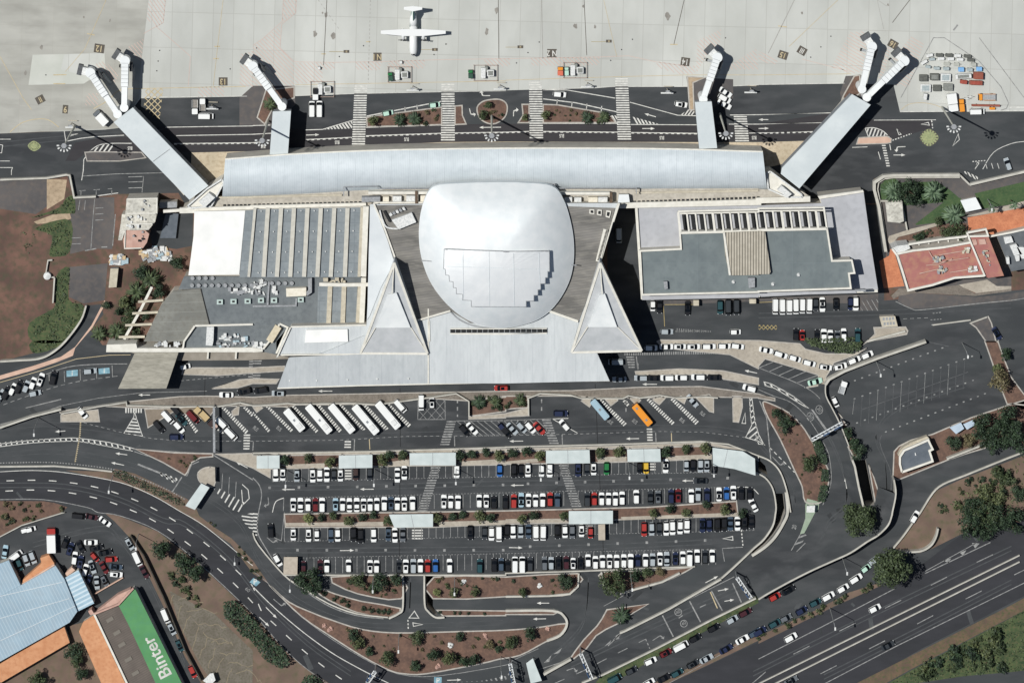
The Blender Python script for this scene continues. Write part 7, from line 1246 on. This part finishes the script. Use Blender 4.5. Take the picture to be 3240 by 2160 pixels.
def scatter(s, n, rmin, rmax, ks, lab, group, seed=1):
    poly = G(s); g = random.Random(seed); xs = [p[0] for p in poly]; ys = [p[1] for p in poly]; k = 0
    while k < n:
        x, y = g.uniform(min(xs), max(xs)), g.uniform(min(ys), max(ys)); c = False
        for i_ in range(len(poly)):
            (ax, ay), (bx, by) = poly[i_-1], poly[i_]
            if (ay > y) != (by > y) and x < ax+(y-ay)/(by-ay)*(bx-ax): c = not c
        if c: shrub(None, g.uniform(rmin, rmax), g.choice(ks), lab, group, (x, y)); k += 1
scatter("24 760,1040 1000,1090 1330,1120 2300,1095 34 290,1070 350,1180 24 2250,1330 1600,1460 1300,1440 1000,1290", 30, .4, 1.0, ['dark', 'mid', 'dry', 'olive'], 'one of the small shrubs dotted over the large garden at the bottom', 'small shrubs in the large bottom garden', 2)
scatter("24 730,600 1360,600 1360,780 1100,765 850,700", 12, .4, 1.1, ['dark', 'mid', 'dry'], 'one of the small shrubs in the garden left of the exit ramp', 'small shrubs left of the exit ramp', 3)
scatter("24 1680,600 2323,600 34 650,570 640,680 560,740 0,760 24 1680,770", 24, .4, 1.0, ['dark', 'mid', 'dry', 'olive'], 'one of the small shrubs in the cactus garden right of the exit ramp', 'small shrubs in the cactus garden', 4)
scatter("43 60,590 250,660 380,780 460,900 600,1130 600,1380 450,1440 350,1180 210,880", 18, .35, .7, ['dark', 'dry', 'mid'], 'one of the tiny shrubs on the red island at the right', 'tiny shrubs on the red island', 5)
scatter("13 -10,1480 500,1490 600,1560 14 330,50 0,210", 20, .6, 1.3, ['dark', 'mid', 'dry', 'olive'], 'one of the shrubs on the red corner bed at the left edge', 'shrubs on the left corner bed', 6)
scatter("14 1850,20 2130,250 2323,440 24 100,650 0,570 14 2100,270", 12, .5, 1.0, ['dark', 'mid', 'dry'], 'one of the shrubs between ring highway and ramp', 'shrubs beside the ramp', 7)
scatter("43 1620,1420 1850,1300 2300,1120 2300,1540 1560,1568", 28, .7, 1.8, ['mid', 'olive', 'dry', 'dark'], 'one of the scrub bushes on the right hillside', 'scrub on the right hillside', 8)
scatter("21 1060,1090 1730,1000 1730,1140 1060,1155", 10, .6, 1.2, ['dark', 'dry', 'mid'], 'one of the low shrubs in the left traffic island', 'low shrubs in the left island', 9)
scatter("31 350,970 860,1040 1000,1125 350,1125", 12, .4, 1.0, ['dark', 'dry', 'mid'], 'one of the low shrubs in the right traffic island', 'low shrubs in the right island', 10)
scatter("21 2080,1000 2190,930 2300,960 2300,1080 2180,1120", 9, .5, 1.0, ['dark', 'dry', 'mid'], 'one of the low shrubs on the round central island', 'low shrubs on the round island', 11)
scatter("13 1500,1040 1940,1040 1760,1100 1700,1190", 10, .4, .9, ['dry', 'mid'], 'one of the low shrubs on the red triangle at the left', 'low shrubs on the red triangle', 12)
scatter("14 1480,460 1700,620 1900,860 1860,900 1700,760 1500,560", 18, .9, 1.7, ['mid', 'olive', 'dark'], 'one of the bushes along the wall beside the hangar lane', 'bushes along the hangar lane wall', 13)
scatter("44 0,1110 300,960 700,800 1100,640 1100,690 700,850 0,1160", 18, .8, 1.4, ['mid', 'olive', 'dark'], 'one of the hedge bushes between the street and the highway', 'hedge bushes above the highway', 14)
scatter("44 1300,1568 1500,1420 1900,1200 2300,1000 2300,1440 1900,1480 1500,1540", 34, 1.2, 3.0, ['mid', 'dark', 'olive', 'mid'], 'one of the scrub bushes in the lower right corner beyond the highway', 'scrub beyond the highway', 18)
scatter("42 1400,590 1700,500 1880,620 1400,650", 10, .5, 1.1, ['mid', 'dark'], 'one of the bushes above the pink roofed building', 'bushes above the red roofed building', 15)
scatter("12 1100,1200 1280,1200 1200,1500 1050,1540", 14, .7, 1.5, ['mid', 'dark', 'olive'], 'one of the bushes among the palms at the left', 'bushes among the left palms', 16)
scatter("23 2000,540 2323,510 33 190,510 195,610 23 2000,640", 10, .7, 1.3, ['mid', 'dark'], 'one of the bushes in the sunken palm court', 'bushes in the sunken court', 17)
for i, s in enumerate(("24 755,790", "24 822,812", "24 870,840", "24 1018,885", "24 1085,895", "24 1155,905", "24 1200,905", "24 1250,915", "24 655,742", "24 600,710")): shrub(s, 1.25, 'dark', 'one of the clipped round bushes lined up along the curved inner verge', 'clipped bushes on the inner verge')
for i, s in enumerate(("24 1715,918", "24 1855,922", "24 1900,922", "24 1980,925", "24 2125,930")): shrub(s, .8, 'dark', 'one of the small bushes lined up on the thin median strip', 'bushes on the thin median')
# continuous foliage: hedges and weeds
def foliage_band(name, s, h, k, lab, cat, dens=5.0, leaf=.32, kind=None, seed=1):
    poly = [P(x, y, h*.5)[:2] for x, y in G(s)]; g = random.Random(seed); xs = [p[0] for p in poly]; ys = [p[1] for p in poly]; mb = MB()
    ar = abs(sum(poly[i-1][0]*poly[i][1]-poly[i][0]*poly[i-1][1] for i in range(len(poly)))/2); k_ = 0; N_ = int(ar*dens); cx_, cy_ = sum(xs)/len(xs), sum(ys)/len(ys)
    while k_ < N_:
        x, y = g.uniform(min(xs), max(xs)), g.uniform(min(ys), max(ys)); c = False
        for i_ in range(len(poly)):
            (ax, ay), (bx, by) = poly[i_-1], poly[i_]
            if (ay > y) != (by > y) and x < ax+(y-ay)/(by-ay)*(bx-ax): c = not c
        if not c: continue
        k_ += 1; w = noise.noise(Vector((x*.35, y*.35, seed)))
        if kind == 'stuff' and w < -.12: continue
        z = h*(.75+.5*w)*g.uniform(.55, 1.0); p = Vector((x, y, z)); nrm = Vector((g.gauss(0, .5), g.gauss(0, .5), 1)).normalized(); u = nrm.orthogonal().normalized(); v = nrm.cross(u); t = g.uniform(0, 6.28); u, v = u*math.cos(t)+v*math.sin(t), v*math.cos(t)-u*math.sin(t); s_ = leaf*g.uniform(.6, 1.3)
        mb.add([p-u*s_, p-v*s_*.6, p+u*s_, p+v*s_*.6], [(0, 1, 2, 3)])
    o = mb.build(name, leafm[k], loc=(cx_, cy_, 0)); return tag(o, lab, cat, kind=kind)
foliage_band('hedge', "43 360,0 950,-10 950,60 900,95 850,108 700,100 620,75 480,40 42 400,1540 900,1530 940,1568", 2.6, 'mid', 'wide leafy green hedge mass above the taxi bend', 'hedge', 9, .4, seed=2)
for s, lab in (("43 490,920 560,890 600,970 632,1080 620,1130 560,1115 520,1010", 'topmost long clipped hedge on the red island'), ("43 582,1165 642,1180 648,1280 575,1283", 'middle short clipped hedge on the red island'), ("43 568,1315 642,1320 625,1420 600,1475 540,1470", 'lowest clipped hedge on the red island')): foliage_band('hedge', s, 2.4, 'dark', lab, 'hedge', 26, .3, seed=3)
foliage_band('hedge', "14 2050,830 2150,800 2323,960 24 130,1130 300,1270 340,1380 250,1430 110,1350 0,1200 14 2200,1100 2060,940", 4.5, 'dark', 'long dark tree belt left of the ring highway', 'hedge', 9, .45, seed=4)
foliage_band('hedge', "24 480,1500 560,1480 650,1568 750,1700 450,1700 440,1568", 4, 'dark', 'dark tree belt end at the bottom edge', 'hedge', 9, .45, seed=5)
foliage_band('hedge', "13 1040,1185 1130,1190 1250,1250 1400,1320 1640,1440 1700,1500 1640,1500 1400,1400 1200,1300 1050,1240", 1.8, 'dark', 'dark shrub belt between ring highway and entry ramp', 'hedge', 7, .3, seed=6)
for i, (s, d) in enumerate((("12 520,960 640,890 630,1180 760,1230 775,1330 700,1440 600,1568 300,1568 270,1400 480,1270 510,1200", 2.2), ("12 310,425 540,340 610,250 680,235 692,380 640,395 450,400", 2.2), ("12 325,530 450,475 655,462 640,745 520,790 450,770 480,600", 2.2), ("13 290,0 600,0 430,90 300,100", 2), ("44 1190,1568 1410,1445 2323,965 2800,700 2800,1400 2323,1465 1900,1500 1500,1560", 1.6), ("43 1850,1400 2323,1130 2700,1000 2700,1600 44 2323,100 43 1620,1568", 1.3), ("12 200,560 320,560 300,780 220,740", 1.0))):
    foliage_band('weeds', s, .8, ('mid', 'mid', 'mid', 'mid', 'mid', 'olive', 'mid')[i], ('dense weeds on the slope beside the curved ring road', 'weeds beside the tan dirt mound', 'weed patch along the old car park', 'weeds at the foot of the curved wall', 'green scrub in the lower right corner', 'olive scrub over the right hillside', 'sparse weeds on the red soil')[i], 'weeds', d, .35, 'stuff', 10+i)
# garden rocks
for s, lab in (("24 655,1035", 'pink rock at the left of the large garden'), ("24 708,1070", 'white rock beside the pink one'), ("24 2133,1137", 'pink round rock in the large garden'), ("24 1700,1410", 'pink rock at the garden bottom'), ("34 385,1075", 'pink and white rock at the road bend'), ("34 320,665", 'white rock in the cactus garden'), ("24 1940,635", 'yellowish ring of stones in the cactus garden'), ("24 1820,1215", 'pale rock near the garden centre')):
    X, Y, _ = P(*G(s)[0], 0); g = random.Random(len(lab)); mb = MB()
    for k in range(5): mb.cyl((X+g.uniform(-.8, .8), Y+g.uniform(-.8, .8), .05), (X+g.uniform(-.7, .7), Y+g.uniform(-.7, .7), .9), .55, .2, 7)
    tag(mb.build('rock', salmon if 'pink' in lab else clutm, loc=(X, Y, 0)), lab, 'rock')
# ---------- camera, light ----------
cam = bpy.data.cameras.new('camera'); co = bpy.data.objects.new('camera', cam); COL.objects.link(co); sc.camera = co
co.location = (CX, CY, D); co.rotation_euler = (0, 0, 0)
cam.sensor_width = 36; cam.lens = 36*D/(3240/S); cam.clip_end = 6000; cam.clip_start = 10
cam.shift_x = (1620-NX)/3240; cam.shift_y = -(1080-NY)/3240
sv = Vector((-.47, .245, 1)).normalized()
sun = bpy.data.lights.new('sun', 'SUN'); sun.energy = 5.0; sun.angle = R(.53); sun.color = (1, .975, .93)
so = bpy.data.objects.new('sun', sun); COL.objects.link(so); so.rotation_euler = sv.to_track_quat('Z', 'Y').to_euler()
w = bpy.data.worlds.new('World'); sc.world = w; w.use_nodes = True; nt = w.node_tree
sky = nt.nodes.new('ShaderNodeTexSky'); sky.sky_type = 'NISHITA'; sky.sun_disc = False
sky.sun_elevation = math.asin(sv.z); sky.sun_rotation = math.atan2(sv.x, sv.y)
nt.links.new(sky.outputs[0], nt.nodes['Background'].inputs[0]); nt.nodes['Background'].inputs[1].default_value = .05
sc.view_settings.view_transform = 'Standard'; sc.view_settings.look = 'None'; sc.view_settings.exposure = -0.12; sc.view_settings.gamma = 1
sc.cycles.diffuse_bounces = 2
